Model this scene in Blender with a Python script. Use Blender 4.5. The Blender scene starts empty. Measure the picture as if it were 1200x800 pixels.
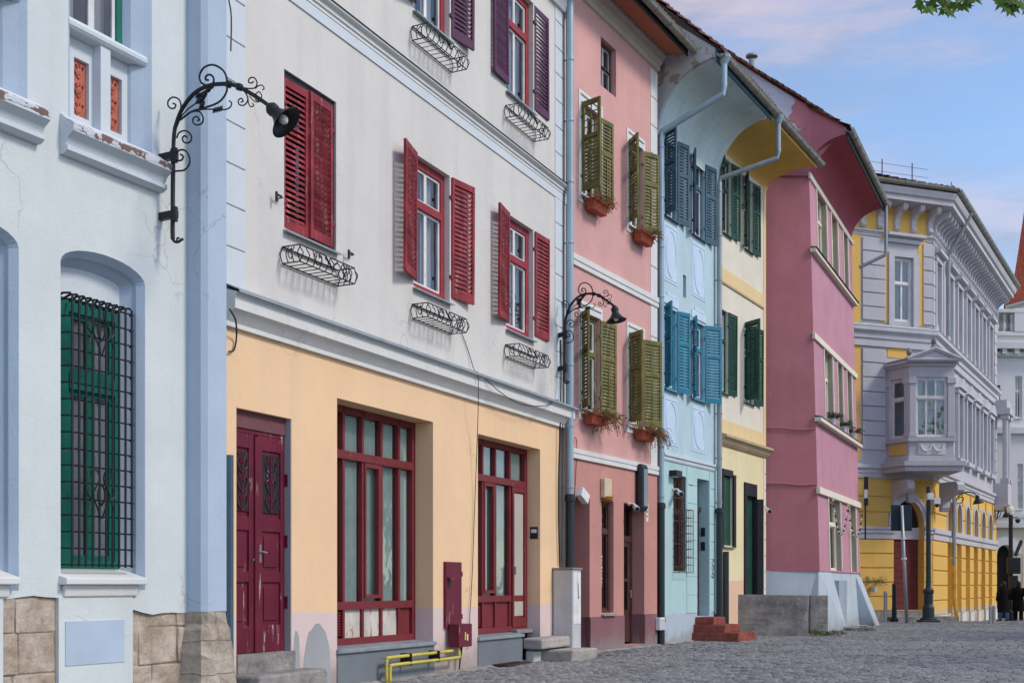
import bpy, math, random
from mathutils import Vector, Matrix
from mathutils.geometry import tessellate_polygon
R = math.radians
random.seed(7)
SC = bpy.context.scene
COL = SC.collection

# ------------------------------------------------------------------ camera
EYE, HOR, FPX, CX = 1.25, 685.0, 1400.0, 600.0
cd = bpy.data.cameras.new('camera'); cam = bpy.data.objects.new('camera', cd); COL.objects.link(cam)
cam.location = (0, 0, EYE); cam.rotation_euler = (R(90), 0, 0)
cd.sensor_width = 36; cd.lens = 36 * FPX / 1200; cd.shift_y = (HOR - 400) / 1200
cd.clip_start = .05; cd.clip_end = 3000
SC.camera = cam

# ------------------------------------------------------------------ sky, sun, exposure
w = bpy.data.worlds.new('World'); SC.world = w; w.use_nodes = True
nt = w.node_tree; nt.nodes.clear()
def N(t, **k):
    n = nt.nodes.new(t)
    for a, v in k.items(): setattr(n, a, v)
    return n
out = N('ShaderNodeOutputWorld'); mix = N('ShaderNodeMixShader')
b1 = N('ShaderNodeBackground'); b2 = N('ShaderNodeBackground')
sky = N('ShaderNodeTexSky', sky_type='NISHITA', sun_disc=False, sun_elevation=R(42), sun_rotation=R(108), altitude=600, air_density=1.0, dust_density=.0, ozone_density=1.6)
b1.inputs['Strength'].default_value = .15
b2.inputs['Color'].default_value = (.70, .665, .77, 1)
tc = N('ShaderNodeTexCoord'); mp = N('ShaderNodeMapping'); mp.inputs['Scale'].default_value = (1.0, 1.0, 3.2); mp.inputs['Rotation'].default_value = (0, R(14), R(20)); mp.inputs['Location'].default_value = (.35, .2, .1)
nz = N('ShaderNodeTexNoise'); nz.inputs['Scale'].default_value = 2.3; nz.inputs['Detail'].default_value = 7; nz.inputs['Roughness'].default_value = .55; nz.inputs['Distortion'].default_value = .5
cr = N('ShaderNodeMapRange', interpolation_type='SMOOTHSTEP'); cr.inputs['From Min'].default_value = .43; cr.inputs['From Max'].default_value = .66; cr.inputs['To Min'].default_value = .02; cr.inputs['To Max'].default_value = .85
L = nt.links.new
# extra cloud glow over the viewer's right shoulder, added to fill camera-facing walls
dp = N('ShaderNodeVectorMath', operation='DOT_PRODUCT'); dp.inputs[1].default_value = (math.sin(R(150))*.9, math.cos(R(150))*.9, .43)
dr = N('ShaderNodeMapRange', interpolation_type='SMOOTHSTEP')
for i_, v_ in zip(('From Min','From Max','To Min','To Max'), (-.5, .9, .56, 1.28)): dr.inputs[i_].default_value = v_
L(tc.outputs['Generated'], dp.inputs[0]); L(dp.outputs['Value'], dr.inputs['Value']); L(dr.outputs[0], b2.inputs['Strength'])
n2 = N('ShaderNodeTexNoise'); n2.inputs['Scale'].default_value = 6.5; n2.inputs['Detail'].default_value = 6; n2.inputs['Roughness'].default_value = .6
m2 = N('ShaderNodeMix', data_type='RGBA'); m2.inputs[6].default_value = (.50, .53, .68, 1); m2.inputs[7].default_value = (.86, .74, .84, 1)   # grey-blue and pink parts of the cloud
r2 = N('ShaderNodeMapRange', interpolation_type='SMOOTHSTEP'); r2.inputs['From Min'].default_value = .38; r2.inputs['From Max'].default_value = .62
L(tc.outputs['Generated'], mp.inputs['Vector']); L(mp.outputs[0], nz.inputs['Vector']); L(nz.outputs['Fac'], cr.inputs['Value'])
L(mp.outputs[0], n2.inputs['Vector']); L(n2.outputs['Fac'], r2.inputs['Value']); L(r2.outputs[0], m2.inputs[0]); L(m2.outputs[2], b2.inputs['Color'])
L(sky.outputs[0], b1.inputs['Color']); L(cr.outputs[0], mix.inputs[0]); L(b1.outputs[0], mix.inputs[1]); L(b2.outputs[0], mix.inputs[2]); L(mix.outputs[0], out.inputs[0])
sl = bpy.data.lights.new('sun', 'SUN'); sl.energy = 1.5; sl.angle = R(13); sl.color = (1, .90, .78)
so = bpy.data.objects.new('sun', sl); COL.objects.link(so)
SUN = Vector((math.sin(R(108)) * math.cos(R(42)), math.cos(R(108)) * math.cos(R(42)), math.sin(R(42))))
so.rotation_euler = SUN.to_track_quat('Z', 'Y').to_euler(); so.location = (60, 20, 60)
SC.view_settings.view_transform = 'Standard'; SC.view_settings.look = 'None'
SC.view_settings.exposure = .57; SC.view_settings.gamma = 1

# ------------------------------------------------------------------ mesh helpers
SPLIT = set('rendered_course quoin_strip olive_reveal quoin_course rusticated_course stucco_field plinth buttress relief window_trim painted_band intercom hinge yellow_field surround window_surround bare_cement_patch string_course oriel_pilaster window_reveal arch_tympanum shop_sill vent_grille cornice_bracket acroterion door_light door_grille shutter_catch columned_bay wall_tie clip belt_cornice impost_band apron_frame cornice arcade_window door_frame wall_bracket basket_scroll leaf_ornament sill_flashing downpipe olive_reveal sill'.split())
class MB:
    def __init__(s, M=None, shear=None, done=False): s.v, s.f, s.M, s.shear, s.done = [], [], M, shear, done
    def add(s, vs, fs):
        o = len(s.v); s.v += [tuple(p) for p in vs]; s.f += [tuple(i + o for i in f) for f in fs]; return s
    def box(s, x0, x1, y0, y1, z0, z1):
        return s.add([(x0,y0,z0),(x1,y0,z0),(x1,y1,z0),(x0,y1,z0),(x0,y0,z1),(x1,y0,z1),(x1,y1,z1),(x0,y1,z1)],
              [(0,3,2,1),(4,5,6,7),(0,1,5,4),(1,2,6,5),(2,3,7,6),(3,0,4,7)])
    def quad(s, a, b, c, d): return s.add([a, b, c, d], [(0,1,2,3)])
    def extrude(s, pts, vec):                       # closed 3-D outline pushed along vec
        n = len(pts); vec = Vector(vec); a = [Vector(p) for p in pts]
        tri = tessellate_polygon([a]); b = [p + vec for p in a]
        nrm = sum(((a[i].cross(a[(i+1) % n])) for i in range(n)), Vector())
        flip = nrm.dot(vec) > 0
        t2 = []
        for t in tri:
            q = (a[t[1]] - a[t[0]]).cross(a[t[2]] - a[t[0]])
            t2.append(t if q.dot(vec) < 0 else (t[0], t[2], t[1]))
        fs = list(t2) + [(t[0]+n, t[2]+n, t[1]+n) for t in t2]
        for i in range(n):
            j = (i+1) % n
            fs.append((i, j, j+n, i+n) if flip else (j, i, i+n, j+n))
        return s.add(a + b, fs)
    def profile_x(s, prof, x0, x1): return s.extrude([(x0, y, z) for y, z in prof], (x1-x0, 0, 0))
    def tube(s, pts, r, n=6, closed=False):
        P = [Vector(p) for p in pts]; m = len(P)
        rr = r if isinstance(r, (list, tuple)) else [r]*m
        up = Vector((0.13, .21, 1)).normalized(); vs = []; fs = []
        prev = None
        for i in range(m):
            if closed: t = P[(i+1) % m] - P[i-1]
            else: t = P[min(i+1, m-1)] - P[max(i-1, 0)]
            t = t.normalized() if t.length > 1e-9 else Vector((0,0,1))
            if prev is None:
                u = t.cross(up)
                if u.length < .05: u = t.cross(Vector((1,0,0)))
            else: u = prev - t * prev.dot(t)
            u.normalize(); prev = u; b = t.cross(u)
            for k in range(n):
                a = 2*math.pi*k/n
                vs.append(P[i] + (u*math.cos(a) + b*math.sin(a)) * rr[i])
        for i in range(m if closed else m-1):
            j = (i+1) % m
            for k in range(n):
                fs.append((i*n+k, i*n+(k+1) % n, j*n+(k+1) % n, j*n+k))
        if not closed: fs += [tuple(range(n-1, -1, -1)), tuple((m-1)*n+k for k in range(n))]
        return s.add(vs, fs)
    def lathe(s, prof, o, ax=(0,0,1), n=16, cap=True):   # prof: (radius, height along ax)
        ax = Vector(ax).normalized(); u = ax.cross(Vector((0,1,.01))).normalized(); b = ax.cross(u); o = Vector(o)
        vs = []; fs = []; m = len(prof)
        for r, h in prof:
            for k in range(n):
                a = 2*math.pi*k/n; vs.append(o + ax*h + (u*math.cos(a) + b*math.sin(a))*r)
        for i in range(m-1):
            for k in range(n): fs.append((i*n+k, i*n+(k+1) % n, (i+1)*n+(k+1) % n, (i+1)*n+k))
        if cap: fs += [tuple(range(n-1, -1, -1)), tuple((m-1)*n+k for k in range(n))]
        return s.add(vs, fs)
    def sheet(s, outer, holes=(), y=0.0, depths=()):      # wall face in x-z looking to -y, with real openings and reveals
        loops = [[Vector((x, y, z)) for x, z in outer]] + [[Vector((x, y, z)) for x, z in h] for h in holes]
        flat = [p for l in loops for p in l]; fs = []
        for t in tessellate_polygon(loops):
            q = (flat[t[1]] - flat[t[0]]).cross(flat[t[2]] - flat[t[0]])
            fs.append(t if q.y < 0 else (t[0], t[2], t[1]))
        s.add(flat, fs)
        for h, d in zip(holes, depths):
            if not d: continue
            n = len(h); area = sum(h[i][0]*h[(i+1) % n][1] - h[(i+1) % n][0]*h[i][1] for i in range(n))
            hh = h if area > 0 else h[::-1]
            for i in range(n):
                a, b = hh[i], hh[(i+1) % n]
                s.quad((a[0],y,a[1]), (a[0],y+d,a[1]), (b[0],y+d,b[1]), (b[0],y,b[1]))
        return s
    def ring(s, A, B, ya, yb):                            # band between two matching outlines in x-z
        n = len(A)
        for i in range(n):
            j = (i+1) % n
            s.quad((A[i][0],ya,A[i][1]), (B[i][0],yb,B[i][1]), (B[j][0],yb,B[j][1]), (A[j][0],ya,A[j][1]))
        return s
    def pieces(s, gap):                                   # groups of faces that do not touch each other, as meshes of their own
        par = list(range(len(s.v)))
        def find(i):
            while par[i] != i: par[i] = par[par[i]]; i = par[i]
            return i
        for f in s.f:
            for i in f[1:]: par[find(i)] = find(f[0])
        isl = {}
        for f in s.f: isl.setdefault(find(f[0]), []).append(f)
        bx = []
        for fs in isl.values():
            P = [s.v[i] for f in fs for i in f]; bx.append([[min(p[k] for p in P) for k in range(3)], [max(p[k] for p in P) for k in range(3)], fs])
        g = list(range(len(bx)))
        def gf(i):
            while g[i] != i: i = g[i]
            return i
        for i in range(len(bx)):
            for j in range(i):
                if all(bx[i][0][k]-gap <= bx[j][1][k] and bx[j][0][k]-gap <= bx[i][1][k] for k in range(3)): g[gf(i)] = gf(j)
        out_ = {}
        for i in range(len(bx)): out_.setdefault(gf(i), []).extend(bx[i][2])
        res = []
        for fs in out_.values():
            m = MB(s.M, s.shear, True); mp_ = {}
            for f in fs:
                for i in f:
                    if i not in mp_: mp_[i] = len(m.v); m.v.append(s.v[i])
                m.f.append(tuple(mp_[i] for i in f))
            res.append(m)
        return res
    def build(s, name, mat, parent=None, smooth=False, bevel=0, loc=None, rot=None):
        if name in SPLIT and not s.done:
            parts = s.pieces(.07)
            if len(parts) > 1:
                for p_ in parts: last = p_.build(name, mat, parent, smooth, bevel, loc, rot)
                return last
        vs = s.v
        if s.shear: vs = [(x, y + s.shear*(z-2.05), z) for x, y, z in vs]
        if s.M is not None: vs = [tuple(s.M @ Vector(p)) for p in vs]
        me = bpy.data.meshes.new(name); me.from_pydata(vs, [], s.f); me.update()
        return link(name, me, mat, parent, smooth, bevel, loc, rot)
def link(name, me, mat, parent=None, smooth=False, bevel=0, loc=None, rot=None):
    o = bpy.data.objects.new(name, me); COL.objects.link(o)
    if mat and not me.materials: me.materials.append(mat)
    if smooth:
        for p in me.polygons: p.use_smooth = True
    if bevel:
        m = o.modifiers.new('bevel', 'BEVEL'); m.width = bevel; m.segments = 2; m.limit_method = 'ANGLE'; m.angle_limit = R(40)
    if parent: o.parent = parent
    if loc is not None: o.location = loc
    if rot is not None: o.rotation_euler = rot
    return o
def tag(o, label=None, cat=None, group=None, kind=None):
    if label: o['label'] = label
    if cat: o['category'] = cat
    if group: o['group'] = group
    if kind: o['kind'] = kind
    return o
def empty(name, loc=(0,0,0), rz=0, label=None, cat=None, group=None):
    o = bpy.data.objects.new(name, None); COL.objects.link(o); o.empty_display_size = .3
    o.location = loc; o.rotation_euler = (0, 0, rz); return tag(o, label, cat, group)
def copy_tree(o, parent=None):
    c = o.copy(); COL.objects.link(c)
    if parent: c.parent = parent
    for ch in list(o.children): copy_tree(ch, c)
    return c
def smooth_path(P, k=4):                                  # Catmull-Rom
    P = [Vector(p) for p in P]; Q = [2*P[0]-P[1]] + P + [2*P[-1]-P[-2]]; outp = []
    for i in range(1, len(Q)-2):
        a, b, c, d = Q[i-1:i+3]
        for j in range(k):
            t = j/k
            outp.append(.5*((2*b) + (c-a)*t + (2*a-5*b+4*c-d)*t*t + (3*b-a-3*c+d)*t**3))
    return outp + [P[-1]]
def rect(x0, x1, z0, z1): return [(x0,z0),(x1,z0),(x1,z1),(x0,z1)]
def arch(x0, x1, z0, zs, rise, n=14):                     # opening with a segmental or round head
    pts = [(x0,z0),(x1,z0)]
    c = (x0+x1)/2; hw = (x1-x0)/2
    for i in range(n+1):
        a = math.pi*i/n
        pts.append((c + hw*math.cos(a), zs + rise*math.sin(a)))
    return pts

class Facade:                                             # a wall plane: x along it, y into it, z up
    def __init__(s, vp, k, px0):
        Lh = math.hypot(vp-CX, FPX); s.d = Vector(((vp-CX)/Lh, FPX/Lh)); s.n = Vector((s.d.y, -s.d.x))
        Y = EYE*FPX/(k*(vp-px0)); s.o = Vector(((px0-CX)/FPX*Y, Y))
        s.rz = math.atan2(s.d.y, s.d.x); s.M = Matrix.Translation((s.o.x, s.o.y, 0)) @ Matrix.Rotation(s.rz, 4, 'Z')
    def hit(s, px, t=0):
        u = (px-CX)/FPX; Y = (t + s.o.dot(s.n))/(u*s.n.x + s.n.y)
        return (Vector((u*Y, Y)) - s.o).dot(s.d), Y
    def s(s_, px, t=0): return s_.hit(px, t)[0]
    def z(s, px, py, t=0): return EYE + (HOR-py)/FPX*s.hit(px, t)[1]
    def perp(s, sx, px, py=685):                          # (t, z) on the plane standing out from the wall at sx
        u = (px-CX)/FPX; Y = (sx + s.o.dot(s.d))/(u*s.d.x + s.d.y)
        return (Vector((u*Y, Y)) - s.o).dot(s.n), EYE + (HOR-py)/FPX*Y
    def px(s, x, t=0):
        p = s.o + s.d*x + s.n*t
        return CX + FPX*p.x/p.y
    def root(s, name, label, cat): return empty(name, (s.o.x, s.o.y, 0), s.rz, label, cat)
    def world(s, x, t=0, z=0):
        p = s.o + s.d*x + s.n*t; return (p.x, p.y, z)
    def leaf(s, hx, ht, wd, target, side, lo, hi):        # opening angle that puts the free edge at the wanted bearing
        best = None
        for i in range(lo, hi+1):
            a = R(i); c = math.cos(a) if side == 'l' else -math.cos(a)
            e = abs(s.px(hx + wd*c, ht + wd*math.sin(a)) - target)
            if best is None or e < best[0]: best = (e, i)
        return best[1]

# ------------------------------------------------------------------ materials
def shade(c, f): return tuple(min(1, x*f) for x in c[:3])
class Mat:
    def __init__(s, name, rough=.85, spec=.3, metal=0):
        s.m = bpy.data.materials.new(name); s.m.use_nodes = True; s.t = s.m.node_tree
        s.b = s.t.nodes['Principled BSDF']; s.b.inputs['Roughness'].default_value = rough
        s.b.inputs['Specular IOR Level'].default_value = spec; s.b.inputs['Metallic'].default_value = metal
        s.tc = s.t.nodes.new('ShaderNodeTexCoord')
    def n(s, t, **k):
        n = s.t.nodes.new(t)
        for a, v in k.items(): setattr(n, a, v)
        return n
    def l(s, a, b): s.t.links.new(a, b)
    def noise(s, scale=1, detail=5, rough=.6, st=(1,1,1), dist=0):
        mp = s.n('ShaderNodeMapping'); mp.inputs['Scale'].default_value = st; s.l(s.tc.outputs['Object'], mp.inputs['Vector'])
        z = s.n('ShaderNodeTexNoise'); z.inputs['Scale'].default_value = scale; z.inputs['Detail'].default_value = detail; z.inputs['Roughness'].default_value = rough; z.inputs['Distortion'].default_value = dist
        s.l(mp.outputs[0], z.inputs['Vector']); return z.outputs['Fac']
    def rng(s, v, a, b, c=0, d=1, smooth=False):
        r = s.n('ShaderNodeMapRange'); 
        if smooth: r.interpolation_type = 'SMOOTHSTEP'
        for i, x in zip(('From Min','From Max','To Min','To Max'), (a,b,c,d)): r.inputs[i].default_value = x
        s.l(v, r.inputs['Value']); return r.outputs[0]
    def mixc(s, f, a, b, mode='MIX'):
        m = s.n('ShaderNodeMix', data_type='RGBA', blend_type=mode)
        for sock, v in ((m.inputs[0], f), (m.inputs[6], a), (m.inputs[7], b)):
            if isinstance(v, (int, float)): sock.default_value = v
            elif isinstance(v, tuple): sock.default_value = (*v[:3], 1)
            else: s.l(v, sock)
        return m.outputs[2]
    def math(s, op, a, b=None):
        m = s.n('ShaderNodeMath', operation=op)
        for sock, v in zip(m.inputs, (a, b)):
            if v is None: continue
            if isinstance(v, (int, float)): sock.default_value = v
            else: s.l(v, sock)
        return m.outputs[0]
    def color(s, c):
        if isinstance(c, tuple): s.b.inputs['Base Color'].default_value = (*c[:3], 1)
        else: s.l(c, s.b.inputs['Base Color'])
    def bump(s, h, st=.3, dist=.01):
        b = s.n('ShaderNodeBump'); b.inputs['Strength'].default_value = st; b.inputs['Distance'].default_value = dist
        s.l(h, b.inputs['Height']); s.l(b.outputs[0], s.b.inputs['Normal'])
    def zpos(s):
        x = s.n('ShaderNodeSeparateXYZ'); s.l(s.tc.outputs['Object'], x.inputs[0]); return x.outputs['Z']

def plaster(name, c, var=.10, low=None, streak=.22, patch=None, bump=.35, grime=None):
    m = Mat(name, .92, .15)
    col = m.mixc(m.rng(m.noise(.8, 8, .65), .3, .7), shade(c, 1-var), shade(c, 1+var*.5))
    dull = tuple(.55*x + .2*sum(c[:3])/3 for x in c[:3])
    col = m.mixc(m.rng(m.noise(1.0, 6, .6, (2.6, 2.6, .16)), .5, .8, 0, streak), col, dull)
    col = m.mixc(m.rng(m.noise(5, 6, .7), .58, .8, 0, .22), col, shade(c, .78))
    vo = m.n('ShaderNodeTexVoronoi', feature='DISTANCE_TO_EDGE'); vo.inputs['Scale'].default_value = .75
    mp = m.n('ShaderNodeVectorMath', operation='ADD'); nv = m.n('ShaderNodeTexNoise'); nv.inputs['Scale'].default_value = 3.5; nv.inputs['Detail'].default_value = 5
    m.l(m.tc.outputs['Object'], nv.inputs['Vector']); sc_ = m.n('ShaderNodeVectorMath', operation='SCALE'); sc_.inputs['Scale'].default_value = .45
    m.l(nv.outputs['Color'], sc_.inputs[0]); m.l(m.tc.outputs['Object'], mp.inputs[0]); m.l(sc_.outputs[0], mp.inputs[1]); m.l(mp.outputs[0], vo.inputs['Vector'])
    crk = m.math('MULTIPLY', m.rng(vo.outputs['Distance'], .0, .007, 1, 0), m.rng(m.noise(.55, 2, .5), .55, .62, 0, .45))
    col = m.mixc(crk, col, shade(dull, .5))
    col = m.mixc(m.rng(m.noise(.45, 7, .72, dist=.8), .56, .60, 0, var*1.1), col, shade(c, .84))   # old repairs, each with an edge of its own
    if patch: col = m.mixc(m.rng(m.noise(patch[1], 4, .6), patch[2], patch[2]+.015), col, patch[0])
    if low:                                               # repainted or bare lower zone with a ragged edge
        zz = m.math('ADD', m.zpos(), m.rng(m.noise(low[3] if len(low) > 3 else 1.6, 5, .6), .2, .8, -low[2], low[2]))
        col = m.mixc(m.rng(zz, low[1]-.02, low[1]+.02, 1, 0), col, low[0])
    if grime:
        zz = m.math('ADD', m.zpos(), m.rng(m.noise(3, 6, .7), .2, .8, -.25, .25))
        col = m.mixc(m.rng(zz, 0, grime[1], .75, 0, True), col, grime[0])
    m.color(col)
    h = m.math('ADD', m.noise(45, 4, .7), m.math('MULTIPLY', m.noise(3.0, 5, .6), 2.2))
    m.bump(h, bump, .012); return m.m
def paint(name, c, rough=.5, wear=.0, wearc=(.45,.38,.32), var=.15, st=(9,9,1.2)):
    m = Mat(name, rough+.08, .25)
    col = m.mixc(m.rng(m.noise(3, 6, .6), .3, .7), shade(c, 1-var), shade(c, 1+var))
    if wear: col = m.mixc(m.rng(m.noise(1.6, 6, .7, st), .70-wear, .74-wear), col, wearc)
    m.color(col); m.bump(m.noise(14, 4, .6, (3,3,.5)), .25, .004); return m.m
def metal(name, c, rough=.45, met=.6, var=.2, rust=None):
    m = Mat(name, rough, .5, met)
    col = m.mixc(m.rng(m.noise(2.5, 6, .65, (2,2,.6)), .3, .7), shade(c, 1-var), shade(c, 1+var))
    if rust: col = m.mixc(m.rng(m.noise(4, 6, .7), rust[1], rust[1]+.1), col, rust[0])
    m.color(col); m.bump(m.noise(9, 3), .12, .01); return m.m
def glassy(name, tint=(.7,.75,.75), base=.10, wob=.05):
    m = Mat(name); t = m.t; t.nodes.remove(m.b)
    tr = m.n('ShaderNodeBsdfTransparent'); tr.inputs[0].default_value = (*tint, 1)
    gl = m.n('ShaderNodeBsdfGlossy'); gl.inputs['Roughness'].default_value = .015; gl.inputs[0].default_value = (.92,.95,.97,1)
    fr = m.n('ShaderNodeFresnel'); fr.inputs['IOR'].default_value = 1.5
    b = m.n('ShaderNodeBump'); b.inputs['Strength'].default_value = wob; b.inputs['Distance'].default_value = .05
    m.l(m.noise(2.2, 2, .5), b.inputs['Height']); m.l(b.outputs[0], gl.inputs['Normal']); m.l(b.outputs[0], fr.inputs['Normal'])
    mx = m.n('ShaderNodeMixShader'); m.l(m.math('ADD', fr.outputs[0], base), mx.inputs[0]); m.l(tr.outputs[0], mx.inputs[1]); m.l(gl.outputs[0], mx.inputs[2])
    m.l(mx.outputs[0], t.nodes['Material Output'].inputs[0]); return m.m
def stone(name, c, c2, scale=2.2, var=.25, moss=None, courses=None):
    m = Mat(name, .95, .1)
    col = m.mixc(m.rng(m.noise(scale, 8, .7), .38, .62), c, c2)
    col = m.mixc(m.rng(m.noise(scale*5, 6, .75), .5, .75, 0, .6), col, shade(c, .55))
    col = m.mixc(m.rng(m.noise(scale*2.3, 5, .65, dist=.6), .60, .72, 0, .5), col, (.62,.56,.5))
    h = m.math('ADD', m.noise(18, 8, .75), m.math('MULTIPLY', m.noise(3, 5), 2))
    if courses:
        br = m.n('ShaderNodeTexBrick'); br.inputs['Scale'].default_value = 1; br.inputs['Mortar Size'].default_value = .007; br.inputs['Brick Width'].default_value = courses[0]; br.inputs['Row Height'].default_value = courses[1]; br.inputs['Mortar Smooth'].default_value = .4
        x = m.n('ShaderNodeSeparateXYZ'); m.l(m.tc.outputs['Object'], x.inputs[0])
        cb = m.n('ShaderNodeCombineXYZ'); m.l(m.math('ADD', x.outputs['X'], m.rng(m.noise(2.5, 3), .2, .8, -.05, .05)), cb.inputs['X']); m.l(m.math('ADD', x.outputs['Z'], m.rng(m.noise(1.7, 3), .2, .8, -.04, .04)), cb.inputs['Y'])
        m.l(cb.outputs[0], br.inputs['Vector'])
        col = m.mixc(m.math('MULTIPLY', br.outputs['Fac'], .55), col, shade(c, .5))
        h = m.math('SUBTRACT', h, m.math('MULTIPLY', br.outputs['Fac'], 2.5))
    if moss: col = m.mixc(m.rng(m.math('ADD', m.zpos(), m.rng(m.noise(7, 6, .7), .2, .8, -.3, .3)), moss[1]-.1, moss[1]+.1, .8, 0), col, moss[0])
    m.color(col); m.bump(h, .7, .03); return m.m
def fabric(name, c):
    m = Mat(name, .95, .1); m.color(m.mixc(m.noise(3, 4), shade(c, .8), c)); return m.m
def plain(name, c, rough=.6, spec=.3, var=.12, scale=6):
    m = Mat(name, rough, spec); m.color(m.mixc(m.rng(m.noise(scale, 5, .6), .3, .7), shade(c, 1-var), shade(c, 1+var))); m.bump(m.noise(scale*4, 4), .15, .005); return m.m
def leafmat(name, c, c2, trans=.3):
    m = Mat(name, .55, .3)
    g = m.n('ShaderNodeNewGeometry'); m.color(m.mixc(g.outputs['Random Per Island'], c, c2))
    t = m.n('ShaderNodeBsdfTranslucent'); t.inputs[0].default_value = (*shade(c2, 1.3), 1)
    mx = m.n('ShaderNodeMixShader'); mx.inputs[0].default_value = trans; m.l(m.b.outputs[0], mx.inputs[1]); m.l(t.outputs[0], mx.inputs[2])
    m.l(mx.outputs[0], m.t.nodes['Material Output'].inputs[0]); return m.m

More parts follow.
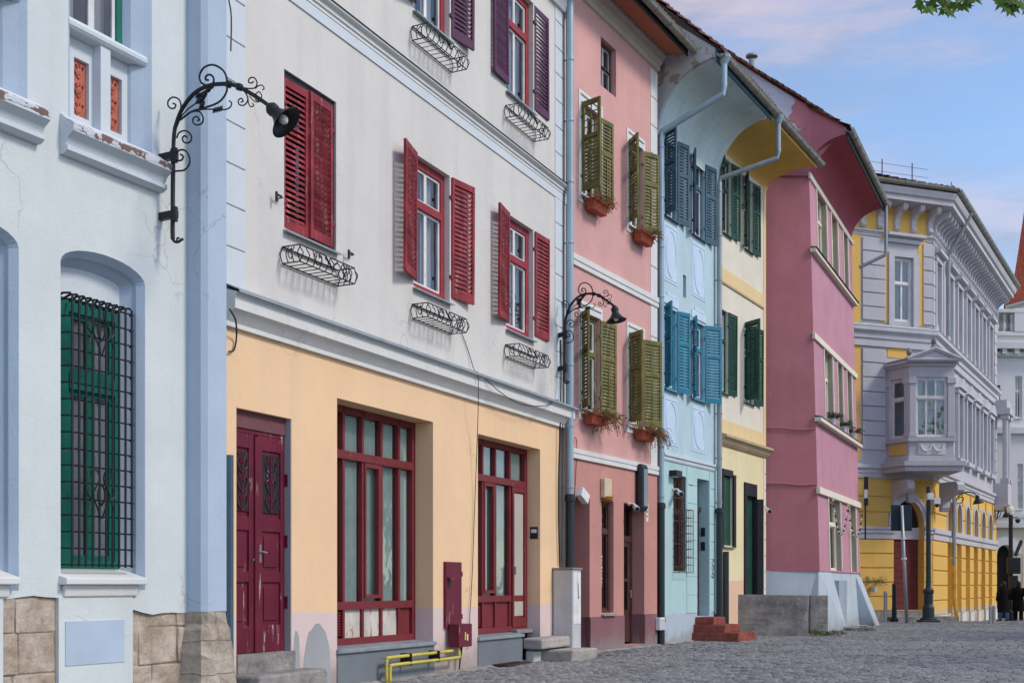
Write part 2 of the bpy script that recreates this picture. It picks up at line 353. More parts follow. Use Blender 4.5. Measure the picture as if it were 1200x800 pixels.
M_ = dict(
 white_wall=plaster('pale_plaster', (.64,.69,.675), .09, streak=.45),
 blue_trim=plaster('pale_blue_plaster', (.44,.535,.635), .08, streak=.2),
 cream=plaster('grey_cream_plaster', (.665,.65,.60), .08, streak=.55),
 trim_white=plaster('white_trim', (.70,.71,.68), .07, streak=.3),
 trim_blue=plaster('light_blue_trim', (.62,.675,.70), .06),
 plaque=plain('blue_plaque', (.44,.535,.635), .9, .15, .08, 2),
 sill_peel=plaster('peeled_sill_paint', (.60,.63,.66), .1, patch=((.20,.13,.11), 7, .5)),
 peach=plaster('peach_plaster', (.86,.60,.36), .07, low=((.70,.56,.52), .92, .05, .8), streak=.25, grime=((.27,.245,.22), .62)),
 bare=plaster('bare_cement', (.36,.37,.37), .15), 
 grey_plinth=plaster('grey_plinth_paint', (.19,.215,.235), .14, streak=.4),
 pink=plaster('pink_plaster', (.68,.38,.345), .14, streak=.42),
 pink_low=plaster('salmon_plaster', (.56,.275,.235), .14, streak=.4),
 plum=plaster('plum_plinth_paint', (.25,.125,.14), .2, grime=((.26,.23,.22), .4), streak=.4),
 ltblue=plaster('light_blue_plaster', (.49,.65,.685), .13, streak=.42),
 ltblue_panel=plaster('paler_blue_panel', (.57,.71,.83), .06),
 turq=plaster('turquoise_plaster', (.45,.65,.645), .1, low=((.45,.52,.58), .62, .12), streak=.4, grime=((.28,.29,.29), .35)),
 teal_cove=plaster('weathered_blue_plaster', (.62,.75,.73), .2, streak=.6),
 flaked=plaster('flaking_whitewash', (.50,.50,.50), .2, patch=((.30,.26,.23), 3, .56), streak=.4),
 cream5=plaster('cream_plaster', (.78,.735,.60), .1, streak=.5),
 yellow5=plaster('pale_yellow_plaster', (.80,.62,.33), .08),
 butter=plaster('butter_plaster', (.82,.72,.44), .08, low=((.78,.52,.36), 1.35, .1), streak=.3),
 ochre=plaster('ochre_plaster', (.74,.49,.13), .2, streak=.4),
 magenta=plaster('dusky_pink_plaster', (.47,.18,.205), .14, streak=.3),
 pinkface=plaster('pink_front_plaster', (.56,.285,.345), .14, streak=.3),
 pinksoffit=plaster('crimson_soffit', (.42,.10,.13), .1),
 bluegrey=plaster('blue_grey_plinth', (.50,.57,.62), .12, streak=.5, grime=((.30,.31,.31), .5)),
 whitewash=plaster('patchy_whitewash', (.52,.54,.60), .1, patch=((.55,.23,.30), .5, .6)),
 lilac=plaster('lilac_plaster', (.54,.525,.55), .09, streak=.35),
 lilac_trim=plaster('pale_lilac_trim', (.56,.55,.575), .1, streak=.5),
 yellow7=plaster('golden_plaster', (.80,.50,.13), .07, low=((.62,.50,.34), .35, .12), streak=.25),
 offwhite8=plaster('offwhite_plaster', (.80,.79,.76), .05), cream8=plaster('pale_cream_plaster', (.78,.72,.56), .05),
 ivory=plaster('ivory_trim', (.80,.75,.60), .05),
 olive_jamb=plaster('olive_jamb', (.40,.38,.28), .08),
 red=paint('red_paint', (.30,.035,.045), .5, .07, (.42,.25,.2)),
 redshut=paint('faded_red_paint', (.26,.035,.045), .6, .11, (.38,.20,.17), .45),
 purple=paint('purple_paint', (.10,.035,.075), .5, .02),
 maroon=paint('maroon_paint', (.135,.015,.034), .4, .085, (.42,.33,.3), .2),
 shopred=paint('dark_red_paint', (.18,.028,.032), .45, .03, (.35,.2,.15)),
 peel=paint('peeling_panel', (.56,.52,.46), .8, .14, (.30,.13,.07), .25, (7,7,1.6)),
 olive=paint('olive_paint', (.15,.14,.045), .6, .10, (.30,.28,.19), .4),
 navy=paint('slate_blue_paint', (.055,.11,.155), .5, .03, (.3,.35,.38), .2),
 tealshut=paint('teal_blue_paint', (.025,.20,.30), .45, .02, (.3,.4,.45), .2),
 dkgreen=paint('dark_green_paint', (.012,.065,.045), .45, .0, var=.25),
 green1=paint('emerald_green_paint', (.008,.13,.095), .4, .03, (.4,.42,.4)),
 sash=paint('white_sash_paint', (.70,.70,.68), .5, .06, (.35,.3,.25)),
 brownwood=paint('brown_wood', (.075,.035,.028), .5, .0, var=.3),
 blackwood=paint('black_wood', (.02,.02,.024), .5, 0, var=.3),
 iron=metal('black_iron', (.012,.014,.018), .5, .3),
 zinc=metal('grey_zinc', (.36,.39,.39), .5, .55, .18),
 bluepipe=metal('blue_painted_pipe', (.30,.42,.48), .5, .15, .14),
 greypipe=metal('grey_painted_pipe', (.30,.34,.36), .5, .3, .2),
 oldgut=metal('weathered_gutter', (.30,.29,.24), .55, .35, .25, ((.42,.42,.36), .58)),
 darkpipe=metal('dark_cast_iron_pipe', (.018,.028,.034), .55, .2),
 goldpipe=paint('golden_pipe_paint', (.60,.36,.08), .6, .08, (.4,.35,.3), .25), yellowpipe=metal('yellow_gas_pipe', (.60,.50,.08), .55, .1, .2, ((.25,.14,.06), .66)),
 glass=glassy('window_glass', (.88,.90,.90), .07), shopglass=glassy('shop_glass', (.86,.90,.88), .02, .10),
 dark=plain('dark_room', (.035,.034,.034), .95, .05), curtain=fabric('white_curtain', (.62,.64,.64)),
 film=fabric('frosted_blind', (.62,.72,.69)), bluecurtain=fabric('blue_blind', (.07,.27,.36)), beige=fabric('beige_blind', (.5,.46,.40)),
 tile=plain('roof_tile', (.14,.07,.055), .9, .1, .4, 5), terracotta=plain('terracotta_relief', (.48,.15,.10), .85, .2, .25, 9),
 pot=plain('terracotta_pot', (.36,.09,.05), .8, .2), soffit=plaster('rust_brown_soffit', (.42,.17,.11), .12),
 conc=stone('weathered_concrete', (.19,.175,.165), (.37,.35,.325), 2.0), limestone=stone('old_limestone', (.38,.29,.21), (.62,.54,.45), 3.2),
 piers=stone('mossy_limestone', (.36,.30,.23), (.60,.54,.45), 2.6, moss=((.13,.14,.03), .14), courses=(.5,.34)),
 step=stone('worn_step_stone', (.34,.32,.29), (.46,.43,.39), 2), redstep=plain('red_painted_step', (.25,.075,.055), .85, .15, .35, 5),
 cab=plain('grey_cabinet', (.50,.51,.51), .6, .3, .1, 3), plastic=plain('cream_plastic', (.62,.52,.34), .5, .3), white=plain('white_plastic', (.75,.75,.74), .4, .4),
 black=plain('black_plastic', (.02,.022,.026), .5, .3), dryplant=leafmat('dry_plant', (.20,.10,.035), (.33,.2,.09), .2), plant=leafmat('dark_leaves', (.02,.05,.02), (.05,.09,.03), .2),
 leaf=leafmat('maple_leaf', (.04,.10,.012), (.10,.19,.02), .35), bark=stone('bark', (.07,.055,.04), (.11,.09,.07), 5),
 skin=plain('skin', (.50,.30,.22), .6), coat=fabric('black_coat', (.010,.010,.012)), jeans=fabric('blue_jeans', (.10,.20,.36)), hair=plain('dark_hair', (.025,.015,.01), .6), trousers=fabric('dark_trousers', (.012,.012,.016)),
 cable=plain('cable_rubber', (.03,.03,.032)), palecable=plain('pale_cable', (.5,.47,.42)), steel=metal('steel', (.42,.43,.43), .4, .7),
 greenpost=metal('dark_green_iron', (.035,.045,.05), .5, .3), redtower=plain('red_roof_tile', (.42,.10,.06), .8, .2, .3, 3), door7=paint('oxblood_paint', (.16,.035,.035), .55),
)
# ------------------------------------------------------------------ wall planes along the street
F1 = Facade(1345, .1278, -260); F2 = Facade(1265, .138, 262); F3 = Facade(1400, .1117, 668)
F4 = Facade(1415, .108, 772); F5 = Facade(1405, .1098, 842); F6 = Facade(1255, .188, 960)
G7 = Facade(4500, 1750/(43.33*(4500-1092)), 985); F7 = Facade(1410, .127, 1092)


def gz(x, y):                                             # height of the street: level, then falling away past the palace corner
    t = min(1, max(0, (y-40)/12)); return -.33*t*t*(3-2*t) - .12*min(1, max(0, (y-52)/30))

# ------------------------------------------------------------------ shared building parts
_sh = {}
def shutter_mesh(wd, h, mid, mat, style=None, pitch=.064):
    key = (round(wd, 2), round(h, 2), mid, mat.name, style)
    if key in _sh: return _sh[key]
    mb = MB(); st, th = .055, .038
    mb.box(0, st, 0, th, 0, h); mb.box(wd-st, wd, 0, th, 0, h)
    rails = [(0, .11), (h-.09, h)]
    if mid: rails.insert(1, (h*mid-.035, h*mid+.035))
    for a, b in rails: mb.box(st, wd-st, .002, th-.002, a, b)
    for (a, b), (c, d) in zip(rails, rails[1:]):
        top = d >= h-.001
        if style == 'lattice' and top:
            k = 4
            for i in range(1, k): zz = b + (c-b)*i/k; mb.box(st, wd-st, .012, .026, zz-.008, zz+.008)
            mb.box(wd/2-.008, wd/2+.008, .010, .028, b, c); continue
        n = max(3, int((c-b)/pitch))
        for i in range(n):
            zz = b + (c-b)*(i+.5)/n; hgt = .0235 if style == 'loose' else .030 if mat.name in ('faded_red_paint', 'purple_paint') else .0325; rk = .017 + .003*math.sin(i*2.3)
            mb.extrude([(st, th/2-rk, zz-hgt), (st, th/2-rk+.008, zz-hgt), (st, th/2+rk, zz+hgt), (st, th/2+rk-.008, zz+hgt)], (wd-2*st, 0, 0))
    if style == 'rod': mb.box(wd/2-.012, wd/2+.012, -.004, .008, rails[0][1]+.05, rails[1][0]-.05)
    me = bpy.data.meshes.new('shutter'); me.from_pydata(mb.v, [], mb.f); me.update(); me.materials.append(mat); _sh[key] = me
    return me
def add_leaf(F, W, side, hx, z0, z1, wd, px=None, a=None, mat=None, mid=None, style=None, ht=.02, lo=60, hi=178, label=None):
    if a is None: a = F.leaf(hx, ht, wd, px, side, lo, hi)
    o = link('shutter', shutter_mesh(wd, z1-z0, mid, mat, style), None, W)
    o.location = (hx, -ht, z0); o.rotation_euler = (R(random.uniform(-.4, .4)), 0, R(-a) if side == 'l' else R(180+a))
    hb = MB()
    for zz in (z0+(z1-z0)*.17, z0+(z1-z0)*.83):
        hb.box(hx-.05, hx+.05, -ht-.006, .004, zz-.02, zz+.02)
    hb.build('hinge', mat, W)
    if label: o['label'] = label
    return o
def curtain_mesh(mb, x0, x1, z0, z1, y, gap=0):
    n = max(6, int((x1-x0)/.045)); c = (x0+x1)/2
    for i in range(n):
        a, b = x0+(x1-x0)*i/n, x0+(x1-x0)*(i+1)/n
        if gap and abs((a+b)/2-c) < gap: continue
        ya, yb = y+.02*math.sin(i*1.9+x0), y+.02*math.sin((i+1)*1.9+x0)
        mb.quad((a,ya,z0), (b,yb,z0), (b,yb,z1), (a,ya,z1))
def window(F, B, x0, x1, z0, z1, d=.14, fm='redshut', sm='sash', fw=.075, cols=2, trans=(.64,), tb=.09, curtain='curtain', gap=.0, sill='zinc', sillm=None, sw=.035, M=None, shear=None, cy=.16, name='window'):
    mb = MB(M, shear); y0, y1 = d, d+.09
    mb.box(x0, x0+fw, y0, y1, z0, z1); mb.box(x1-fw, x1, y0, y1, z0, z1)
    mb.box(x0+fw, x1-fw, y0, y1, z1-fw, z1); mb.box(x0+fw, x1-fw, y0, y1, z0, z0+fw*.8)
    zs = [z0+fw*.8] + [z0+(z1-z0)*t for t in trans] + [z1-fw]
    for t in trans: zz = z0+(z1-z0)*t; mb.box(x0+fw, x1-fw, y0-.015, y1-.004, zz-tb/2, zz+tb/2)
    W = mb.build(name, M_[fm], B, bevel=.004)
    sb, gb = MB(M, shear), MB(M, shear)
    for i in range(len(zs)-1):
        a = zs[i] + (tb/2 if i else 0); b = zs[i+1] - (tb/2 if i < len(zs)-2 else 0)
        for c in range(cols):
            p = x0+fw + (x1-x0-2*fw)*c/cols; q = x0+fw + (x1-x0-2*fw)*(c+1)/cols
            ys, ye = y0+.025, y0+.065
            sb.box(p, p+sw, ys, ye, a, b); sb.box(q-sw, q, ys, ye, a, b); sb.box(p+sw, q-sw, ys, ye, a, a+sw); sb.box(p+sw, q-sw, ys, ye, b-sw, b)
            gb.quad((p+sw,y0+.045,a+sw), (q-sw,y0+.045,a+sw), (q-sw,y0+.045,b-sw), (p+sw,y0+.045,b-sw))
    sb.build('sash', M_[sm], W); gb.build('pane', M_['glass'], W)
    if curtain:
        cb = MB(M, shear); curtain_mesh(cb, x0+fw, x1-fw, z0+fw, z1-fw, d+cy, gap); cb.build('curtain', M_[curtain], W)
    if sill:
        q = MB(M, shear); q.extrude([(x0-.02,d,z0-.002),(x0-.02,-.07,z0-.035),(x0-.02,-.07,z0-.055),(x0-.02,d,z0-.03)], (x1-x0+.04,0,0)); q.build('sill', M_[sillm or sill], W)
    return W
def body(B, x0, x1, top, deep, mat, M=None, z0=-.4):
    mb = MB(M); y0 = .5
    mb.quad((x0,.012,z0),(x0,deep,z0),(x0,deep,top),(x0,.012,top)); mb.quad((x1,.012,z0),(x1,.012,top),(x1,deep,top),(x1,deep,z0))
    mb.quad((x0,deep,z0),(x1,deep,z0),(x1,deep,top),(x0,deep,top)); mb.quad((x0,.012,top),(x0,deep,top),(x1,deep,top),(x1,.012,top))
    mb.build('side_and_back_wall', mat, B)
    i = MB(M); i.quad((x0+.02,1.1,z0),(x1-.02,1.1,z0),(x1-.02,1.1,top-.02),(x0+.02,1.1,top-.02)); i.build('interior', M_['dark'], B)
def gutter(mb, x0, x1, y, z, r=.085, n=9):                # half-round trough with its hooks
    P = [(y + r*math.cos(math.pi + math.pi*i/n), z + r*math.sin(math.pi + math.pi*i/n)) for i in range(n+1)]
    Q = [(y + (r-.008)*math.cos(math.pi + math.pi*i/n), z + (r-.008)*math.sin(math.pi + math.pi*i/n)) for i in range(n, -1, -1)]
    mb.profile_x(P + Q, x0, x1)
    mb.tube([(x0, y-r, z), (x1, y-r, z)], .012, 6)
    k = max(2, int((x1-x0)/.65))
    for i in range(k+1):
        x = min(x1-.02, max(x0+.02, x0+(x1-x0)*i/k))
        mb.profile_x([(a[0], a[1]) for a in [(y + (r+.012)*math.cos(math.pi + math.pi*j/n), z + (r+.012)*math.sin(math.pi + math.pi*j/n)) for j in range(n+1)]] + [(y + (r+.002)*math.cos(math.pi + math.pi*j/n), z + (r+.002)*math.sin(math.pi + math.pi*j/n)) for j in range(n, -1, -1)], x-.012, x+.012)
def tiles(mb, x0, x1, ye, ze, yr, zr, step=.19, th=.03):  # pantile slope: rows that lap, scalloped across
    n = max(1, int((x1-x0)/step)); m = max(1, int(math.hypot(yr-ye, zr-ze)/.32))
    dy, dz = (yr-ye)/m, (zr-ze)/m
    for j in range(m):
        for i in range(n):
            a = x0 + (x1-x0)*i/n; b = x0 + (x1-x0)*(i+1)/n; ya, za = ye+dy*j, ze+dz*j+random.uniform(-.006, .006)
            c = (a+b)/2
            mb.add([(a,ya-.03,za),(c,ya-.05,za+.04),(b,ya-.03,za),(a,ya+dy,za+dz-.03),(c,ya+dy,za+dz+.012),(b,ya+dy,za+dz-.03),(a,ya-.03,za-th),(b,ya-.03,za-th)],
                   [(0,1,4,3),(1,2,5,4),(0,6,7,2,1)])
    mb.quad((x0,ye,ze-.06),(x1,ye,ze-.06),(x1,yr,zr-.06),(x0,yr,zr-.06))

# ================================================================== 1. white house with gothic piers
B1 = F1.root('town_house', 'white plastered house with pale blue pier and old stone base at the left edge', 'house')
e1 = F1.s(262)
x_l, x_r = F1.s(71), F1.s(170); dW = F1.s(170) - F1.s(22)
zb, zsp, zap = F1.z(100, 668), 4.165, 4.34
zbase = lambda px, py: F1.z(px, py)
ux0, ux1 = F1.s(80), F1.s(178); zus = F1.z(120, 158)
TOP1 = 9.6
holes, depths = [], []
for k in (0, -1):
    holes.append(arch(x_l+k*dW, x_r+k*dW, 1.02, zsp, zap-zsp)); depths.append(0)
    holes.append(rect(ux0+k*dW, ux1+k*dW, zus, TOP1-.4)); depths.append(0)
# plaster stops at a ragged line above the bare stone base
wall = MB(); edge = []
def base_h(x):
    a, b = F1.s(58), F1.s(147)
    return 1.14 if x < a+.1 else (1.02 if x < b+.15 else .97)
xx = 0.0
while xx < e1-.01: edge.append((xx, base_h(xx) + random.uniform(-.018, .018))); xx += .13
edge += [(e1, .97)]
wall.sheet(edge + [(e1, TOP1), (0, TOP1)], [h if h[0][1] != 1.02 else [(h[0][0], 1.20), (h[1][0], 1.20)] + h[2:] for h in holes], 0, (0,)*4)
wall.build('wall', M_['white_wall'], B1)
rv = MB(); ty = MB()
for k in (0, -1):
    o = k*dW; A = arch(x_l+o, x_r+o, 1.20, zsp, zap-zsp)
    Bm = arch(x_l+o+.05, x_r+o-.05, 1.20, zsp-.01, zap-zsp-.05); C_ = arch(x_l+o+.05, x_r+o-.055, 1.20, zsp-.01, zap-zsp-.055); D_ = arch(x_l+o+.11, x_r+o-.12, 1.20, zsp-.03, zap-zsp-.10)
    rv.ring(A, Bm, 0, .07); rv.ring(Bm, C_, .07, .12); rv.ring(C_, D_, .12, .22)
    fr = rect(F1.s(72, -.24)-.04+o, F1.s(145, -.24)+o, zb, F1.z(100, 346))
    zf_ = fr[2][1]; ty.sheet(arch(x_l+o+.11, x_r+o-.12, zf_, zsp-.03, zap-zsp-.10), [], .22, ()); ty.box(fr[1][0], max(fr[1][0]+.01, x_r+o-.10), .222, .36, 1.20, zf_); ty.box(x_l+o, x_r+o, .221, .36, zf_-.001, zf_+.05)
    A = rect(ux0+o, ux1+o, zus, TOP1-.4); Bm = rect(ux0+o+.06, ux1+o-.06, zus+.0, TOP1-.45); D_ = rect(ux0+o+.10, ux1+o-.16, zus, TOP1-.5)
    rv.ring(A, Bm, 0, .05); rv.ring(Bm, D_, .05, .12); rv.ring(D_, rect(ux0+o+.10, ux1+o-.20, zus, TOP1-.5), .12, .2)
rv.build('window_reveal', M_['blue_trim'], B1); ty.build('arch_tympanum', M_['trim_blue'], B1)
zg = F1.z(115, 47, -.2)                                    # underside of the upper window frame
for k in (0, -1):
    o = k*dW
    W = window(F1, B1, F1.s(72, -.24)-.04+o, F1.s(145, -.24)+o, zb, F1.z(100, 346), .23, 'green1', fw=.12, cols=2, trans=(.70,), tb=.16, sill=None, curtain='curtain', cy=.075, sw=.05, sm='green1')
    s_ = MB(); s_.extrude([(x_l+o-.02,.24,zb+.02),(x_l+o-.02,-.10,zb-.07),(x_l+o-.02,-.10,zb-.13),(x_l+o-.02,.24,zb-.13)], (x_r-x_l-.04,0,0))
    s_.extrude([(x_l+o+.02,.24,zb-.13),(x_l+o+.02,-.05,zb-.13),(x_l+o+.02,-.03,zb-.24),(x_l+o+.02,.24,zb-.24)], (x_r-x_l-.14,0,0)); s_.build('sill', M_['trim_white'], W, bevel=.01)
    g = MB() if k == 0 else None
    xr = F1.s(150, -.03); n = 9; x0g = x_l+o+.10; xr += o
    zt = F1.z(110, 350); zl = zb+.03; yb = -.02
    for i in range(n+1) if k == 0 else ():
        x = xr - (xr-x0g)*i/n*.98
        g.tube([(x,yb,zl),(x,yb,zt-.03),(x,yb+.03,zt),(x,yb+.12,zt+.01),(x,yb+.22,zt-.02)], .0115, 6)
    nz_ = 17
    for j in range(nz_) if k == 0 else ():
        z = zl + .02 + (zt-zl-.08)*j/(nz_-1)
        g.tube([(x0g-.06,.2,z),(x0g,yb+.01,z),(xr+.02,yb+.01,z),(xr+.035,yb+.015,z),(xr+.04,yb+.07,z)], .0085, 5)
    for zc in (F1.z(118, 580), F1.z(118, 388)) if k == 0 else ():
        xc = F1.s(118, .02)+o
        for sx in (-1, 1):
            g.tube(smooth_path([(xc+sx*.01,yb-.01,zc-.22),(xc+sx*.05,yb-.01,zc-.12),(xc+sx*.10,yb-.01,zc),(xc+sx*.03,yb-.01,zc+.13),(xc+sx*.05,yb-.01,zc+.22),(xc+sx*.12,yb-.01,zc+.22),(xc+sx*.12,yb-.01,zc+.16)]), .008, 5)
            g.tube(smooth_path([(xc,yb-.01,zc-.10),(xc+sx*.04,yb-.01,zc-.03),(xc+sx*.035,yb-.01,zc+.05),(xc,yb-.01,zc+.10)]), .010, 5)
            g.tube(smooth_path([(xc+sx*.13,yb-.01,zc+.08),(xc+sx*.16,yb-.01,zc),(xc+sx*.12,yb-.01,zc-.05),(xc+sx*.15,yb-.01,zc-.14)]), .008, 5)
    if k == 0: g.build('grille', M_['iron'], W)
    # apron between the stone blocks, with its blue field
    ap = MB(); ap.box(x_l+o-.03, x_r+o-.17, -.012, .3, -.02, zb-.24); ap.build('apron', M_['white_wall'], B1)
    ap = MB(); ap.box(x_l+o+.04, x_l+o+.74, -.020, .0, .52, .92); ap.build('apron_panel', M_['plaque'], B1)
    # upper window: frame, ledge, recessed apron with two terracotta reliefs, heavy sill
    U0, U1 = ux0+o+.10, ux1+o-.20
    W = window(F1, B1, U0, U1, zg, TOP1-.5, .19, 'green1', fw=.07, cols=2, trans=(.55,), sill=None, curtain='curtain', gap=.1)
    q = MB(); q.tube([(ux0+o+.02,.06,zg-.07),(ux1+o-.05,.06,zg-.07)], .055, 10); q.box(U0-.04, U1+.06, .05, .3, zg-.12, zg-.02); q.build('ledge', M_['trim_blue'], W)
    ra, rb, rc, rd = (F1.s(p_, -.17)+o for p_ in (85, 102.5, 123.5, 141))
    q = MB(); q.sheet(rect(U0-.05, U1+.05, zus-.05, zg-.1), [rect(ra, rb, zus+.15, zg-.30), rect(rc, rd, zus+.15, zg-.30)], .15, (.05, .05)); q.box((rb+rc)/2-.06, (rb+rc)/2+.06, .05, .16, zus, zg-.1); q.build('apron_frame', M_['trim_blue'], W)
    q = MB()
    for a, w_ in ((ra, rb-ra), (rc, rd-rc)):
        z0_, z1_ = zus+.15, zg-.30
        q.box(a, a+w_, .195, .25, z0_, z1_); kx = w_/2
        for t in range(3):
            zc = z0_+(z1_-z0_)*(t+.5)/3
            for sx in (-1, 1):
                q.tube(smooth_path([(a+kx,.192,zc-.07),(a+kx+sx*kx*.45,.185,zc-.02),(a+kx+sx*kx*.7,.188,zc+.03),(a+kx+sx*kx*.3,.185,zc+.055),(a+kx+sx*kx*.2,.19,zc+.02)]), [.012]*17, 6)
            q.lathe([(0,.0),(.035,.008),(.03,.02),(0,.03)], (a+kx,.197,zc-.01), (0,-1,0), 8)
    q.build('relief', M_['terracotta'], W)
    q = MB(); xa, xb = F1.s(70)+o, F1.s(187)+o
    q.profile_x([(.2,zus+.05),(-.02,zus+.02),(-.17,zus-.09),(-.17,zus-.15),(-.10,zus-.20),(-.07,zus-.26),(-.10,zus-.27),(-.10,zus-.31),(-.05,zus-.34),(.02,zus-.34),(.02,zus)], xa, xb); q.build('sill', M_['trim_blue'], W)
    q = MB(); n_ = 26
    for i in range(n_):
        a, b = xa+(xb-xa)*i/n_, xa+(xb-xa)*(i+1)/n_; e_ = .02+.03*random.random()
        q.add([(a,.0,zus+.027),(b,.0,zus+.027),(b,-.175,zus-.086),(a,-.175,zus-.086),(a,-.174,zus-.10-e_),(b,-.174,zus-.10-.02-.03*random.random())], [(3,2,1,0),(4,5,2,3)])
    q.build('peeled_edge', M_['sill_peel'], W)
# stone base and pier
def block(mb, x0, x1, y0, y1, z0, z1, rs, j=.012):        # worn stone: a box with its corners knocked about
    v = [(x0,y0,z0),(x1,y0,z0),(x1,y1,z0),(x0,y1,z0),(x0,y0,z1),(x1,y0,z1),(x1,y1,z1),(x0,y1,z1)]
    mb.add([(x+rs.uniform(-j,j), y+rs.uniform(-j,j), z+rs.uniform(-j,j)*.6) for x, y, z in v], [(0,3,2,1),(4,5,6,7),(0,1,5,4),(1,2,6,5),(2,3,7,6),(3,0,4,7)])
q = MB(); q.box(0, e1, .035, .6, -.1, 1.15); rs = random.Random(17); z_ = -.1
for hz in (.30, .27, .36, .325):
    x_ = 0.0
    while x_ < e1-.05:
        wz_ = min(e1-x_, rs.uniform(.34, .66)); o_ = rs.uniform(0, .014)
        block(q, x_+.006, x_+wz_-.006, .012+o_, .08, z_+.005, z_+hz-.005, rs, .014); x_ += wz_
    z_ += hz
q.build('stone_base', M_['limestone'], B1, bevel=.014)
px_w, pt = F1.s(219), .235; p1 = F1.s(270, pt)
q = MB(); zt = .98
q.extrude([(px_w,.05,zt),(px_w,-pt+.05,zt),(px_w+.05,-pt,zt),(p1-.06,-pt,zt),(p1,-pt+.06,zt),(p1,.05,zt)], (0,0,TOP1-zt)); q.build('pier', M_['blue_trim'], B1)
q = MB(); pr = [(.98,.0),(.86,.0),(.80,.03),(.72,.05),(.56,.07),(.5,.075),(.30,.08),(.22,.10),(-.1,.14)]
def pier_ring(gr, z): return [(px_w-gr,.05,z),(px_w-gr,-pt+.05-gr,z),(px_w+.05,-pt-gr,z),(p1-.06,-pt-gr,z),(p1+gr*.6,-pt+.06-gr,z),(p1+gr*.6,.05,z)]
rings = []
for z, gr in pr + []: rings.append([(x+random.uniform(-.012,.012), y+random.uniform(-.012,.012), zz+random.uniform(-.01,.01)) for x, y, zz in pier_ring(gr, z)])
vs = [p for r_ in rings for p in r_]; fs = []
for i in range(len(rings)-1):
    for k in range(5): fs.append((i*6+k, (i+1)*6+k, (i+1)*6+k+1, i*6+k+1))
fs.append((0,1,2,3,4,5)); q.add(vs, fs); q.build('pier_base', M_['piers'], B1)
body(B1, 0, e1-.01, TOP1, 9, M_['white_wall'])

# ================================================================== 2. cream house with peach ground floor
B2 = F2.root('town_house', 'cream three storey house with peach ground floor and red louvred shutters', 'house')
e2 = F2.s(663); zc = 4.333; zu = 8.235; TOP2 = 11.75
y0d, y1d = F2.s(277), F2.s(341.5); zd0, zd1 = .5, 3.155
s1a, s1b = F2.s(395), F2.s(507.5); s2a, s2b = F2.s(560), F2.s(633); zs1, zst = .46, 3.53
q = MB(); e2g = F2.s(655)
q.sheet(rect(0, e2g, -.1, zc-.25), [rect(y0d, y1d, .0, zd1), rect(s1a, s1b, .0, zst), rect(s2a, s2b, .0, zst-.005)], 0, (.10, .285, .24)); q.box(e2g-.001, e2g, .001, .8, -.1, zc-.3)
q.build('ground_floor_wall', M_['peach'], B2)
WZ0, WZ1 = 5.315, 7.125; WU0 = 9.07; WU1 = WU0+1.81
wx = [(F2.s(333), F2.s(394)), (F2.s(487)-.06, F2.s(527)), (F2.s(595)-.06, F2.s(625))]
h = [rect(a, b, WZ0, WZ1) for a, b in wx] + [rect(a, b, WU0, WU1) for a, b in wx]
q = MB(); q.sheet(rect(0, e2, zc-.28, TOP2), h, 0, (.14,)*6); q.build('upper_wall', M_['cream'], B2)
body(B2, .01, e2-.01, TOP2, 9, M_['cream'])
q = MB(); q.profile_x([(.0,zc+.06),(-.20,zc-.005),(-.17,zc-.03),(-.17,zc-.17),(-.12,zc-.2),(-.05,zc-.29),(-.05,zc-.34),(.0,zc-.34)], -.02, e2+.02); q.build('cornice', M_['trim_white'], B2)
q = MB(); q.profile_x([(.0,zc+.12),(-.23,zc+.02),(-.235,zc-.012),(-.228,zc-.012),(-.222,zc+.012),(.0,zc+.11)], -.03, e2+.03); q.build('cornice_flashing', M_['greypipe'], B2)
q = MB(); q.profile_x([(0,zu+.02),(-.10,zu+.0),(-.10,zu-.025),(-.045,zu-.05),(-.045,zu-.10),(-.025,zu-.105),(-.025,zu-.15),(0,zu-.15)], -.02, e2-.0); q.build('string_course', M_['trim_white'], B2)
q = MB(); q.profile_x([(0,zu-.155),(-.018,zu-.155),(-.018,zu-.29),(0,zu-.29)], 0, e2-.0); q.build('string_band', M_['trim_blue'], B2)
q = MB(); q.profile_x([(0,zu+.05),(-.11,zu+.012),(-.11,zu-.004),(0,zu+.022)], -.02, e2); q.build('string_flashing', M_['blackwood'], B2)
# painted quoin strips with sunk joints
q = MB()
for xa, xb in ((0.0, F2.s(287)), (F2.s(650), F2.s(661))):
    for zlo, zhi in ((zc+.06, zu-.29), (zu+.03, TOP2-.3)):
        n = round((zhi-zlo)/.45); hh = (zhi-zlo)/n
        for i in range(n): q.box(xa, xb, -.014, .01, zlo+i*hh+(.02 if i else 0), zlo+(i+1)*hh)
q.build('quoin_strip', M_['trim_blue'], B2, bevel=.004)
# eave and roof above
q = MB(); q.profile_x([(0,TOP2-.5),(-.06,TOP2-.5),(-.10,TOP2-.4),(-.10,TOP2-.25),(-.30,TOP2-.1),(-.34,TOP2-.1),(-.34,TOP2),(0,TOP2)], 0, e2+.05); q.build('eave_cornice', M_['trim_white'], B2)
q = MB(); tiles(q, 0, e2, -.42, TOP2+.02, 4.5, TOP2+4); q.build('roof', M_['tile'], B2)
q = MB(); q.quad((0,9,TOP2),(e2,9,TOP2),(e2,4.5,TOP2+4),(0,4.5,TOP2+4)); q.add([(0,0,TOP2),(0,9,TOP2),(0,4.5,TOP2+3.9),(e2,0,TOP2),(e2,9,TOP2),(e2,4.5,TOP2+3.9)], [(0,1,2),(3,5,4)]); q.build('roof_gable', M_['cream'], B2)
q = MB(); gutter(q, 0, e2+.1, -.50, TOP2+.02); q.build('gutter', M_['bluepipe'], B2)
